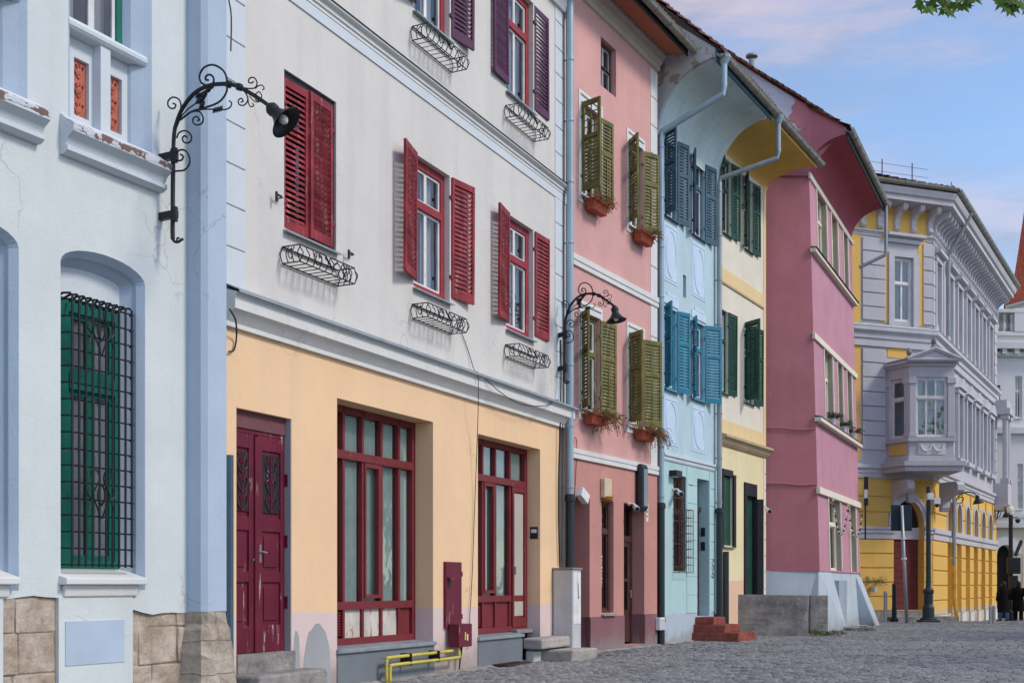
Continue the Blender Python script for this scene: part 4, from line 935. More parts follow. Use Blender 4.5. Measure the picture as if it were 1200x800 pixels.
q = MB(); q.box(gw5[0][0]-.05, gw5[0][0]-.002, -.03, .06, 2.15, gw5[2][1]+.05); q.box(gw5[1][0]+.002, gw5[1][0]+.16, -.05, -.01, 2.15, gw5[2][1]-.05); q.box(gw5[0][0]-.002, gw5[1][0]+.002, -.03, .05, gw5[2][1]-.1, gw5[2][1]+.05); q.build('surround', M_['blackwood'], W)
q = MB(); a, b = gd5[0][0], gd5[1][0]
q.box(a, b, .1, .16, .5, 3.5); D5 = q.build('door', M_['dkgreen'], B5)
q = MB(); q.box(a-.16, a, -.04, .1, .5, 3.82); q.box(a, b, -.02, .15, 3.5, 3.82); q.box(b, b+.04, -.02, .15, .5, 3.82)
q.extrude([(b+.02,-.03,.5),(b+.12,-.16,.5),(b+.15,-.13,.5),(b+.05,-.0,.5)], (0,0,2.95)); q.build('door_frame', M_['blackwood'], D5)
body(B5, .01, e5+.3, 12.3, 9, M_['cream5'])
TE5, ZE5 = 1.36, 12.17
q = MB(); P5 = cove(q, .0, e5+.1, 11.62, 12.06, TE5-.12, pw=.6); q.build('coved_soffit', M_['ochre'], B5, smooth=True)
q = MB(); q.box(0, e5+.25, -TE5+.07, -TE5+.118, ZE5-.14, ZE5+.10); q.build('fascia', M_['ochre'], B5)
q = MB(); gutter(q, 0, e5+.45, -TE5, ZE5+.02, .09); q.build('gutter', M_['oldgut'], B5)
q = MB(); tiles(q, 0, e5+.2, -TE5+.02, ZE5+.12, 3.6, ZE5+4.9); q.build('roof', M_['tile'], B5)
x5 = F5.s(843, .12); xo = F5.s(912, TE5)
pts = [(x5,-.12,9.7), (x5+.1,-.2,9.78), (xo,-TE5+.04,10.55), (xo,-TE5,10.7), (xo,-TE5,ZE5-.02)]
# its long slanting arm reaches the wall beside the light blue house
zq = F5.z(845, 212, .14); zq2 = F5.z(908, 178, TE5)
pts = [(x5,-.12,zq-.1), (x5+.02,-.14,zq+.04), (xo,-TE5+.03,zq2-.06), (xo,-TE5,zq2+.08), (xo,-TE5,ZE5-.02)]
downpipe(B5, F5, x5, -.12, zq-.1, F5.z(843, 596, .12), .06, M_['greypipe'], M_['darkpipe'], head=pts)
q = MB(); q.lathe([(.07,-.12),(.12,.0),(.13,.05)], (xo,-TE5,ZE5-.05), n=12); q.build('gutter_outlet', M_['bluepipe'], B5)
q = MB(); xk = F5.s(851, .06); q.tube([(xk,-.05,.02),(xk,-.05,2.05)], .075, 8); q.build('cable_duct', M_['darkpipe'], B5)


# ================================================================== 6. dusky pink corner house
B6 = F6.root('town_house', 'dusky pink corner house with pale ivory window bands and blue grey battered plinth', 'house')
SH = .0262; e6 = F6.s(1008); zp6 = 1.61; ZT6 = 13.0
u6 = ((957.5, 968.5), (974.5, 981.5), (988.5, 993.5)); m6 = ((966.5, 976), (982, 987.5), (993, 998.2)); g6 = ((972, 985.5), (996.5, 1003.5))
zu0, zu1, zm0, zm1, zg0, zg1 = 10.2, 12.0, 5.73, 7.75, 1.66, 3.66
def sx6(px, z): return F6.s(px, -SH*(z-2.05))
U = [(max(.25, sx6(a, 11)), sx6(b, 11)) for a, b in u6]; Mm = [(sx6(a, 6.5), sx6(b, 6.5)) for a, b in m6]; Gg = [(F6.s(a), F6.s(b)) for a, b in g6]
hs = [rect(a, b, zu0, zu1) for a, b in U] + [rect(a, b, zm0, zm1) for a, b in Mm] + [rect(a, b, zg0, zg1) for a, b in Gg]
q = MB(shear=SH); q.sheet(rect(0, e6, zp6, ZT6), hs, 0, (.16,)*8); q.build('street_wall', M_['pinkface'], B6)
q = MB(shear=SH)
for (a, b), z0, z1 in [(p, zu0, zu1) for p in U] + [(p, zm0, zm1) for p in Mm] + [(p, zg0, zg1) for p in Gg]:
    q.box(a-.09, a-.003, -.03, .01, z0, z1); q.box(b+.003, b+.09, -.03, .01, z0, z1)
q.build('window_trim', M_['ivory'], B6)
q = MB(shear=SH)
for z0, z1, pr in ((zu1+.0, zu1+.16, .05), (zm1, zm1+.17, .06), (zg1, zg1+.18, .08), (zu0-.15, zu0-.04, .14), (zm0-.16, zm0-.04, .16)):
    q.box(-.06, e6+.08, -pr, .02, z0, z1)
q.build('string_course', M_['ivory'], B6, bevel=.01)
q = MB(shear=SH)
for z0 in (zu0, zm0): q.profile_x([(0,z0-.0),(-.17,z0-.03),(-.18,z0-.05),(0,z0-.036)], -.07, e6+.1)
q.build('sill_flashing', M_['blackwood'], B6)
for (a, b), z0, z1 in [(p, zu0, zu1) for p in U] + [(p, zm0, zm1) for p in Mm] + [(p, zg0, zg1) for p in Gg]:
    window(F6, B6, a, b, z0, z1, .13, 'ivory', 'ivory', cols=2, trans=(.65,), fw=.05, sill=None, shear=SH, curtain='beige')
q = MB(shear=SH)
for (a, b), z0, z1 in [(p, zu0, zu1) for p in U] + [(p, zm0, zm1) for p in Mm] + [(p, zg0, zg1) for p in Gg]: q.box(b-.006, b-.001, .003, .13, z0+.01, z1-.01)
q.build('olive_reveal', M_['olive_jamb'], B6)
# end wall that faces down the street, leaning back a little with height
Mi = B6.matrix_world.copy(); Mi = F6.M.inverted()
c0 = F6.world(0, 0); Yl = c0[1]; xl = F5.world(e5)[0]-.25
def cx6(z): p = F6.world(0, -SH*(z-2.05)); return p
q = MB(Mi); nz6 = 14
for i in range(nz6):
    za, zb_ = zp6+(12.5-zp6)*i/nz6, zp6+(12.5-zp6)*(i+1)/nz6; a, b = cx6(za), cx6(zb_)
    q.quad((xl, Yl+.05, za), (a[0], a[1], za), (b[0], b[1], zb_), (xl, Yl+.05, zb_))
q.build('end_wall', M_['magenta'], B6)
q = MB(Mi)                                                # raking gable above the neighbours' roof
top = [(948.5, 193), (944, 160), (985, 150), (1000, 165)]
g = lambda px, py: ((px-CX)/FPX*Yl, EYE+(HOR-py)/FPX*Yl)
rag = [g(944, 150), g(936, 149), g(933, 143), g(927, 141), g(925, 135), g(930, 130), g(928, 124), g(933, 119), g(931, 113)]
outl = [g(895, 205), g(950, 205), g(950, 196), g(988, 152), g(984, 147), g(945, 121)] + rag[::-1] + [g(895, 160)]
q.extrude([(x, Yl+.06, z) for x, z in outl], (0, .25, 0)); q.build('gable_wall', M_['magenta'], B6)
q = MB(Mi); outl = rag + [g(905, 97), g(868, 73), g(800, 28), g(770, 60), g(895, 159)]
q.extrude([(x, Yl+.075, z) for x, z in outl], (0, .23, 0)); q.build('bare_gable', M_['whitewash'], B6)
q = MB(Mi); ed = [g(989, 149), g(984, 146), g(945, 120), g(905, 96), g(868, 72), g(795, 24)]
for (xa, za), (xb, zb_) in zip(ed, ed[1:]):
    n = max(2, int(math.hypot(xb-xa, zb_-za)/.17))
    for i in range(n):
        t0, t1 = i/n, (i+1.25)/n; jz = random.uniform(-.015, .025)
        q.extrude([(xa+(xb-xa)*t0, Yl-.06, za+(zb_-za)*t0+jz), (xa+(xb-xa)*t1, Yl-.06, za+(zb_-za)*t1+jz-.01), (xa+(xb-xa)*t1, Yl-.06, za+(zb_-za)*t1+jz+.05), (xa+(xb-xa)*t0, Yl-.06, za+(zb_-za)*t0+jz+.065)], (0, .4, 0))
q.build('verge_tiles', M_['tile'], B6)
# street eave
te = .80; ze = 13.12
ys = lambda z: SH*(z-2.05)
q = MB(); yw = ys(12.2); n = 10
P = [(-yw + (te-.1+yw)*(1-math.cos(math.pi/2*i/n)), 12.15+(ze-.1-12.15)*math.sin(math.pi/2*i/n)) for i in range(n+1)]
for (a, b), (c, d) in zip(P, P[1:]): q.quad((-.02,-a,b), (e6,-a,b), (e6,-c,d), (-.02,-c,d))
q.build('coved_soffit', M_['pinksoffit'], B6, smooth=True)
q = MB(); q.extrude([(-.03,-a,b) for a, b in P] + [(-.03,-te+.1,ze+.1), (-.03,ys(12)+.2,ze+1.0), (-.03,ys(12)+.2,12.1)], (.05,0,0)); q.build('eave_cheek', M_['magenta'], B6)
q = MB(); q.box(-.05, e6+.05, -te+.06, -te+.1, ze-.2, ze+.08); q.build('fascia', M_['blackwood'], B6)
q = MB(); gutter(q, -.12, e6+.12, -te, ze+.02, .10); q.build('gutter', M_['oldgut'], B6)
q = MB(); tiles(q, -.1, e6+.1, -te+.03, ze+.10, 4.6, ze+3.75); q.build('roof', M_['tile'], B6)
xo = e6-.12
q = MB(); zz = F6.z(1030, 282, te); q.tube([(xo,-te,ze-.05),(xo,-te,zz+.05),(xo,-te+.03,zz-.05),(e6-.3,-.02,F6.z(997, 290)-.25)], .055, 8); q.build('downpipe', M_['greypipe'], B6)
# battered plinth with buttresses
q = MB(); q.extrude([(0.02,.02,zp6),(0.02,-.12,-.05),(0.02,.3,-.05),(0.02,.3,zp6)], (e6-.02,0,0)); q.build('plinth', M_['bluegrey'], B6)
q = MB(); a = F6.s(978)
q.add([(-.0,.0,zp6),(F6.s(975),.0,zp6),(-.30,-.05,-.05),(F6.s(978),-.36,-.05),(-.0,.4,zp6),(F6.s(975),.4,zp6),(-.3,.4,-.05),(F6.s(978),.4,-.05)], [(0,2,3,1),(1,3,7,5),(0,4,6,2),(0,1,5,4)])
a, b = F6.s(1003), e6+.0
q.add([(a,-.02,zp6-.1),(b,-.02,zp6-.1),(a,-.62,-.05),(b,-.62,-.05),(a,.3,zp6-.1),(b,.3,zp6-.1),(a,.3,-.05),(b,.3,-.05)], [(0,2,3,1),(1,3,7,5),(0,4,6,2),(0,1,5,4)])
q.build('buttress', M_['bluegrey'], B6, bevel=.03)
q = MB(Mi); c0 = F6.world(0); q.add([(xl,Yl+.04,zp6+.01),(c0[0],Yl+.03,zp6+.01),(c0[0]+.02,Yl-.1,-.05),(xl,Yl-.06,-.05)], [(0,3,2,1)]); q.build('end_plinth', M_['bluegrey'], B6)
q = MB(); a, b = F6.s(977), F6.s(988); q.box(a+.1, b-.1, -.13, -.0, .0, 1.38); q.build('plinth_hatch', plaster('cement_hatch', (.36,.43,.48), .15), B6)
q = MB(shear=SH)
for zz in (3.4, 5.33): q.box(0, .01, -.0, .01, zz, zz+.01)
q = MB(Mi)
for zz in (EYE+(HOR-568)/FPX*Yl, EYE+(HOR-503)/FPX*Yl):
    c = cx6(zz); q.tube(smooth_path([(xl,Yl+.02,zz+.03),(xl+.6,Yl+.01,zz+.05),(xl+1.2,Yl+.01,zz),(c[0]-.02,Yl-.0,zz+.02)]), .02, 6)
q.build('wall_tie', M_['magenta'], B6)
q = MB(shear=SH); q.quad((e6,.0,-.4),(e6,.0,12.6),(e6,8,12.6),(e6,8,-.4)); q.build('far_end_wall', M_['pinkface'], B6)
q = MB(Mi); q.quad((xl,Yl+9,-.4),(c0[0],Yl+9,-.4),(c0[0],Yl+9,13),(xl,Yl+9,13)); q.build('back_wall', M_['magenta'], B6)
q = MB(); q.quad((0,1.2,0),(e6,1.2,0),(e6,1.2,13),(0,1.2,13)); q.quad((0,.3,12.9),(e6,.3,12.9),(e6,8,12.9),(0,8,12.9)); q.build('interior', M_['dark'], B6)

q = MB(Mi); Yv = Yl+2.2; xv = (881-CX)/FPX*Yv; zv = EYE+(HOR-72)/FPX*Yv+.05
q.tube([(xv,Yv,zv-1.6),(xv,Yv,zv)], .09, 10); q.lathe([(.02,0),(.17,.02),(.17,.07),(.12,.1)], (xv,Yv,zv+.05), n=12); q.build('vent_pipe', M_['greypipe'], B6)
# ================================================================== 7. lilac and golden palace on the corner
B7 = F7.root('corner_palace', 'ornate lilac and golden yellow palace with a pedimented oriel at its corner', 'palace')
Mg = F7.M.inverted() @ G7.M; Lg = G7.s(1092); zG = lambda py, px=1050: G7.z(px, py)
zi0, zi1, zg7, zsl, zc0, zc1, zf0, zf1, zto = 2.90, 3.32, 5.05, 5.55, 9.72, 10.5, 13.85, 14.76, 15.3
EF = 15.45
# --- front: ground floor with arched portal
pa, pb = G7.s(1046.5), G7.s(1082)
RZ = .92; portal = arch(pa, pb, .35, zi1+.06, RZ, 16)
q = MB(Mg); q.sheet(rect(0, Lg, -.6, zg7), [portal], 0, (.35,)); q.build('ground_floor_wall', M_['yellow7'], B7)
q = MB(Mg); q.box(pa, pb, .30, .36, .35, zi0-.0); dP = q.build('portal_door', M_['door7'], B7)
q = MB(Mg)
for i in range(11): q.box(pa+.02, pb-.02, .288, .30, .42+i*.225, .60+i*.225)
q.build('door_board', M_['door7'], dP)
q = MB(Mg); q.sheet(arch(pa, pb, zi0, zi1+.06, RZ, 16), [], .33, ()); q.build('fanlight', M_['dark'], dP)
q = MB(Mg); A = arch(pa, pb, zi1, zi1+.06, RZ, 16)[2:]
q.tube([(x, .30, z) for x, z in A], .05, 6); q.build('fanlight_frame', M_['door7'], dP)
q = MB(Mg); a1 = arch(pa, pb, 0, zi1+.06, RZ, 18)[2:]; a2 = arch(pa-.24, pb+.24, 0, zi1+.06, RZ+.24, 18)[2:]; a3 = arch(pa-.12, pb+.12, 0, zi1+.06, RZ+.12, 18)[2:]
for A, Bq, yy in ((a1, a3, -.05), (a3, a2, -.08)):
    for i in range(len(A)-1):
        q.extrude([(A[i][0],yy,A[i][1]), (Bq[i][0],yy,Bq[i][1]), (Bq[i+1][0],yy,Bq[i+1][1]), (A[i+1][0],yy,A[i+1][1])], (0,-yy,0))
c = (pa+pb)/2; q.extrude([(c-.1,-.16,4.2),(c+.1,-.16,4.2),(c+.16,-.16,4.72),(c-.16,-.16,4.72)], (0,.16,0)); q.build('archivolt', M_['lilac_trim'], B7)
q = MB(Mg)
for a, b in ((-.3, pa), (pb, Lg+.05)): q.profile_x([(0,zi0),(-.06,zi0),(-.06,zi0+.16),(-.10,zi0+.2),(-.10,zi0+.30),(-.14,zi0+.34),(-.14,zi1),(0,zi1)], a, b)
q.profile_x([(.32,zi0),(.22,zi0),(.22,zi1),(.32,zi1)], pa, pb); q.build('impost_band', M_['lilac_trim'], B7)
q = MB(Mg)
for zl_, zh_, nn in ((.35, zi0, 5), (zi1, zg7-.1, 3)):
    hh = (zh_-zl_)/nn
    for i in range(nn):
        z0, z1 = zl_+i*hh, zl_+(i+1)*hh-.045
        for a, b in ((-.3, pa-.0), (pb, Lg)):
            if zl_ > 1:
                za = (z0+z1)/2; dzz = max(0, za-(zi1+.02)); rr_ = (pb-pa)/2+.25
                off = rr_-(pb-pa)/2 - (rr_-math.sqrt(max(.0, rr_*rr_-dzz*dzz))) if dzz < rr_ else -9
                a_, b_ = (a, min(b, pa-off)) if a < 0 else (max(a, pb+off), b)
                if off < -8: a_, b_ = a, (c if a < 0 else b); 
                if a >= 0 and off < -8: a_ = c
            else: a_, b_ = a, b
            if a_ == b_: continue
            q.box(a_, b_, -.045, .004, z0, z1)
q.build('rusticated_course', M_['yellow7'], B7, bevel=.012)
q = MB(Mg); q.box(-.3, Lg, -.07, .004, -.5, .34); q.box(pa-.3, pb+1.2, -.45, .2, -.05, .12); q.build('plinth', M_['conc'], B7)
# --- side: blind arcade
q = MB(); bays = [3.35+2.02*i for i in range(6)]; nw = 1.05
ST = .62; nh = [arch(b_-nw/2, b_+nw/2, .15, zi1+ST, nw/2*1.05, 10) for b_ in bays]
q.sheet(rect(0, EF, -.9, zg7), nh, 0, (.38,)*6); q.build('arcade_wall', M_['yellow7'], B7)
q = MB(); q.box(0.2, EF-.2, .38, .5, -.9, zi0); q.build('arcade_back', M_['yellow7'], B7)
q = MB(); q.box(0.2, EF-.2, .40, .5, zi0, zg7); q.build('arcade_window', M_['greypipe'], B7)
q = MB(); q.profile_x([(0,zi0),(-.06,zi0),(-.06,zi0+.18),(-.12,zi0+.24),(-.12,zi1),(0,zi1)], -.05, EF); q.profile_x([(.39,zi0),(.3,zi0),(.3,zi1),(.39,zi1)], .3, EF-.3)
for b_ in bays:
    A = arch(b_-nw/2, b_+nw/2, 0, zi1+ST, nw/2*1.05, 12)[2:]; Bq = arch(b_-nw/2-.16, b_+nw/2+.16, 0, zi1+ST, nw/2*1.05+.16, 12)[2:]
    for x_ in (b_-nw/2-.16, b_+nw/2): q.box(x_, x_+.16, -.07, .0, zi1, zi1+ST)
    for i in range(len(A)-1): q.extrude([(A[i][0],-.07,A[i][1]), (Bq[i][0],-.07,Bq[i][1]), (Bq[i+1][0],-.07,Bq[i+1][1]), (A[i+1][0],-.07,A[i+1][1])], (0,.07,0))
q.build('impost_band', M_['lilac_trim'], B7)
q = MB(); xs = [0] + [v for b_ in bays for v in (b_-nw/2, b_+nw/2)] + [EF]
for j in range(0, len(xs)-1, 2):
    for i in range(5): z0 = .15+i*.55; q.box(xs[j], xs[j+1], -.05, .004, z0, z0+.50)
    for i in range(3): z0 = zi1+i*.57; q.box(xs[j]+((.17 if i < 2 else .3) if j else 0), xs[j+1]-(.17 if i < 2 else .3), -.05, .004, z0, z0+.52)
q.build('rusticated_course', M_['yellow7'], B7, bevel=.012)
q = MB()
for j in range(0, len(xs)-1, 2): q.box(xs[j], xs[j+1], -.08, .004, -.9, .13)
q.build('plinth', M_['trim_white'], B7)
# --- upper walls
W2 = (G7.s(1047), G7.s(1069)); zw0, zw1 = G7.z(1058, 377), G7.z(1058, 302)
q = MB(Mg); q.sheet(rect(0, Lg, zg7, zto-.3), [rect(W2[0], W2[1], zw0, zw1)], 0, (.16,)); q.build('upper_wall', M_['lilac'], B7)
sw2 = [.95] + bays; 
q = MB(); q.sheet(rect(0, EF, zg7, zto-.3), [rect(b_-.46, b_+.46, 6.5, 8.75) for b_ in bays[1:]] + [rect(b_-.42, b_+.42, 10.9, 13.0) for b_ in sw2], 0, (.2,)*12); q.build('side_upper_wall', M_['lilac'], B7)
W = window(G7, B7, W2[0], W2[1], zw0, zw1, .06, 'white' if False else 'sash', cols=2, trans=(.6,), fw=.09, sill=None, M=Mg, curtain='bluecurtain', cy=.08)
q = MB(Mg); a, b = W2
q.box(a-.24, a-.004, -.08, .01, zw0-.2, zw1+.16); q.box(b+.004, b+.24, -.08, .01, zw0-.2, zw1+.16); q.box(a-.004, b+.004, -.079, .01, zw1+.004, zw1+.16)
q.box(a-.3, b+.3, -.12, .01, zw1+.5, zw1+.64); q.profile_x([(0,zw1+.64),(-.28,zw1+.70),(-.28,zw1+.80),(0,zw1+.86)], a-.4, b+.4); q.build('window_surround', M_['lilac_trim'], W)
q = MB(Mg); q.box(a-.62, a-.25, -.02, .01, zc1+.1, zf0-.2); q.box(b+.25, b+.62, -.02, .01, zc1+.1, zf0-.2); q.box(a-.62, b+.62, -.019, .01, zw1+.9, zf0-.2); q.box(-.3, G7.s(1008), -.02, .01, zg7+.6, zf0-.2); q.box(G7.s(1040), G7.s(1062), -.02, .01, zc0-.35, zc0+.0); q.box(G7.s(1040), G7.s(1056), -.02, .01, 5.7, 6.2)
q.build('yellow_field', M_['yellow7'], B7)
q = MB(Mg)                                                # banded corner strips
for a, b in ((G7.s(1010), G7.s(1037)), (G7.s(1081), Lg)):
    for z0, z1, n in ((zc1+.15, zf0-.25, 6), (6.05, zc0-.05, 7)):
        hh = (z1-z0)/n
        for i in range(n): q.box(a, b, -.06, .01, z0+i*hh, z0+(i+1)*hh-.04)
q.build('quoin_course', M_['lilac'], B7, bevel=.012)
q = MB()
for z0, z1, n in ((zc1+.15, zf0-.25, 6), (6.05, zc0-.05, 7)):
    hh = (z1-z0)/n
    for i in range(n):
        q.box(0, .42, -.06, .01, z0+i*hh, z0+(i+1)*hh-.04); q.box(EF-.7, EF, -.06, .01, z0+i*hh, z0+(i+1)*hh-.04)
q.build('quoin_course', M_['lilac'], B7, bevel=.012)
for b_ in bays[1:]:
    W = window(F7, B7, b_-.46, b_+.46, 6.5, 8.75, .1, 'sash', cols=2, trans=(.68,), fw=.09, sill=None, curtain='curtain')
    q = MB(); q.box(b_-.66, b_-.47, -.13, .01, 6.3, 8.85); q.box(b_+.47, b_+.66, -.13, .01, 6.3, 8.85); q.box(b_-.72, b_+.72, -.16, .01, 8.86, 9.05); q.extrude([(b_-.82,-.24,9.06),(b_+.82,-.24,9.06),(b_,-.24,9.5)], (0,.24,0)); q.box(b_-.7, b_+.7, -.22, .01, 6.12, 6.29); q.build('window_surround', M_['lilac_trim'], W)
for i, b_ in enumerate(sw2):
    W = window(F7, B7, b_-.42, b_+.42, 10.9, 13.0, .1, 'sash', cols=2, trans=(.62,), fw=.08, sill=None, curtain='curtain')
    q = MB(); q.box(b_-.60, b_-.43, -.10, .01, 10.7, 13.1); q.box(b_+.43, b_+.60, -.10, .01, 10.7, 13.1); q.box(b_-.66, b_+.66, -.12, .01, 13.11, 13.3); q.profile_x([(0,13.3),(-.28,13.36),(-.28,13.48),(0,13.55)], b_-.74, b_+.74); q.build('window_surround', M_['lilac_trim'], W)
# --- belt courses and the bracketed main cornice
for nm, z0, z1, pr, m in (('slab_course', zg7, zsl, .16, 'lilac_trim'), ('belt_cornice', zc0, zc1, .26, 'lilac_trim'), ('frieze_moulding', zf0-.2, zf0, .12, 'lilac_trim')):
    h_ = z1-z0; pf = [(0,z0),(-pr*.35,z0),(-pr*.35,z0+h_*.3),(-pr*.55,z0+h_*.36),(-pr*.55,z0+h_*.55),(-pr,z0+h_*.68),(-pr,z0+h_*.9),(0,z1)]
    q = MB(Mg); q.profile_x(pf, -.3, Lg+pr*.35); q.build(nm, M_[m], B7)
    q = MB(); q.profile_x(pf, -pr*.35, EF+.0); q.build(nm, M_[m], B7)
q = MB(Mg)
for z0, pr in ((zc1, .27),): q.profile_x([(0,z0+.05),(-pr,z0-.06),(-pr-.01,z0-.09),(0,z0+.02)], -.3, Lg+.1)
q.build('belt_flashing', M_['greypipe'], B7)
q = MB(); q.profile_x([(0,zc1+.05),(-.27,zc1-.06),(-.28,zc1-.09),(0,zc1+.02)], -.1, EF); q.build('belt_flashing', M_['greypipe'], B7)
q = MB(Mg); q.box(-.3, Lg, -.025, .01, zf0+.02, zf1); q.build('frieze_field', M_['yellow7'], B7)
def bracket(mb, x, w_=.20, zt=None, out_=.62):
    zt = zt or zf1
    mb.extrude([(x-w_/2, y, z) for y, z in [(0,zf0+.04),(-.12,zf0+.06),(-.18,zf0+.14),(-.12,zf0+.28),(-.15,zf0+.46),(-.32,zf0+.62),(-out_*.9,zf0+.67),(-out_,zf0+.76),(-out_,zt),(0,zt)]], (w_,0,0))
q = MB(Mg); n = 6
for i in range(n): bracket(q, .15+(Lg-.3)*i/(n-1))
q.build('cornice_bracket', M_['lilac_trim'], B7, bevel=.02)
q = MB(); n = 30
for i in range(n): bracket(q, .25+(EF-.5)*i/(n-1), .19)
q.build('cornice_bracket', M_['lilac_trim'], B7, bevel=.02)
pf = [(0,zf1-.02),(-.78,zf1+.0),(-.78,zf1+.16),(-.86,zf1+.2),(-.92,zf1+.34),(-.92,zf1+.42),(0,zf1+.46)]
Lg2 = Lg+.92*.36; x2 = -.92*.36
q = MB(Mg); q.profile_x(pf, -.3, Lg+.30); q.build('main_cornice', M_['lilac_trim'], B7)
q = MB(); q.profile_x(pf, -.30, EF+.05); q.build('main_cornice', M_['lilac_trim'], B7)
q = MB(Mg); gutter(q, -.3, Lg+.33, -.98, zf1+.56, .10); q.build('gutter', M_['oldgut'], B7)
q = MB(); gutter(q, -.33, EF+.15, -.98, zf1+.56, .10); q.build('gutter', M_['oldgut'], B7)
q = MB(); tiles(q, -.2, EF+.0, -.95, zf1+.62, 5.5, zf1+3.0, .24); q.build('roof', M_['tile'], B7)
q = MB(Mg); tiles(q, -2.5, Lg+.25, -.95, zf1+.615, 5.5, zf1+3.0, .24); q.build('roof', M_['tile'], B7)
q = MB(); 
for i in range(24): x = .3+i*.64; q.tube([(x,-.6,zf1+.7),(x,-.62,zf1+1.08)], .012, 5)
for zz in (.88, 1.02): q.tube([(.3,-.62,zf1+zz),(EF,-.62,zf1+zz)], .008, 4)
q.build('snow_guard', M_['iron'], B7)
q = MB(Mg)
for x in (.3, 1.9, 3.2): q.tube([(x,.2,zf1+.9),(x,.2,zf1+1.75)], .02, 5)
for zz in (1.3, 1.6): q.tube([(-.3,.2,zf1+zz),(Lg,.2,zf1+zz)], .008, 4)
q.build('roof_railing', M_['iron'], B7)
xd = 2.31
q = MB(); q.tube([(xd,-.98,zf1+.45),(xd,-.9,zf1+.25),(xd,-.2,zf0-.1),(xd,-.17,zf0-.4),(xd,-.17,zc1+.2)], .075, 8); q.tube([(xd+1.0,-.2,zg7),(xd+1.0,-.2,2.0)], .07, 8); q.build('downpipe', M_['greypipe'], B7)
q = MB(); q.tube([(xd+1.0,-.2,2.0),(xd+1.0,-.2,.7),(xd+1.1,-.3,-.1)], .085, 8); q.build('pipe_boot', M_['goldpipe'], B7)
q = MB(); q.quad((.1,1.4,-.9),(EF,1.4,-.9),(EF,1.4,zto),(.1,1.4,zto)); q.quad((EF,.01,-.9),(EF,9,-.9),(EF,9,zto),(EF,.01,zto)); q.build('interior', M_['dark'], B7)
q = MB(Mg); q.quad((0,1.4,-.9),(Lg-.6,1.4,-.9),(Lg-.6,1.4,zto),(0,1.4,zto)); q.quad((0,.01,-.9),(0,12,-.9),(0,12,zto),(0,.01,zto)); q.build('interior_front', M_['dark'], B7)
# --- oriel
pw = lambda px, Y: Vector(((px-CX)/FPX*Y, Y, 0))
O = [pw(1039, G7.hit(1039)[1]), pw(1066, 41.75), pw(1117, 41.75), Vector((*F7.world(1.0)[:2], 0))]
Li = F7.M.inverted()
def orl(grow, z):                                         # plan outline pushed outwards
    c = (O[0]+O[1]+O[2]+O[3])/4; r_ = []
    for p in O: d_ = (p-c).normalized(); r_.append((p.x+d_.x*grow, p.y+d_.y*grow, z))
    return r_
def slab(mb, g0, z0, z1, g1=None):
    a, b = orl(g0, z0), orl(g0 if g1 is None else g1, z1)
    mb.add(a+b, [(0,1,5,4),(1,2,6,5),(2,3,7,6),(0,3,2,1),(4,5,6,7)])
q = MB(Li); slab(q, .36, zsl-.34, zsl-.16); slab(q, .46, zsl-.16, zsl+.0); slab(q, .02, zsl, 6.30); slab(q, .10, zsl, zsl+.22); slab(q, .13, 6.26, 6.40); OR = q.build('oriel', M_['lilac'], B7)
q = MB(Li); slab(q, .04, 8.50, 8.88); slab(q, .12, 8.88, 8.98); slab(q, .22, 8.98, 9.09); q.build('entablature', M_['lilac'], OR)
q = MB(Li)
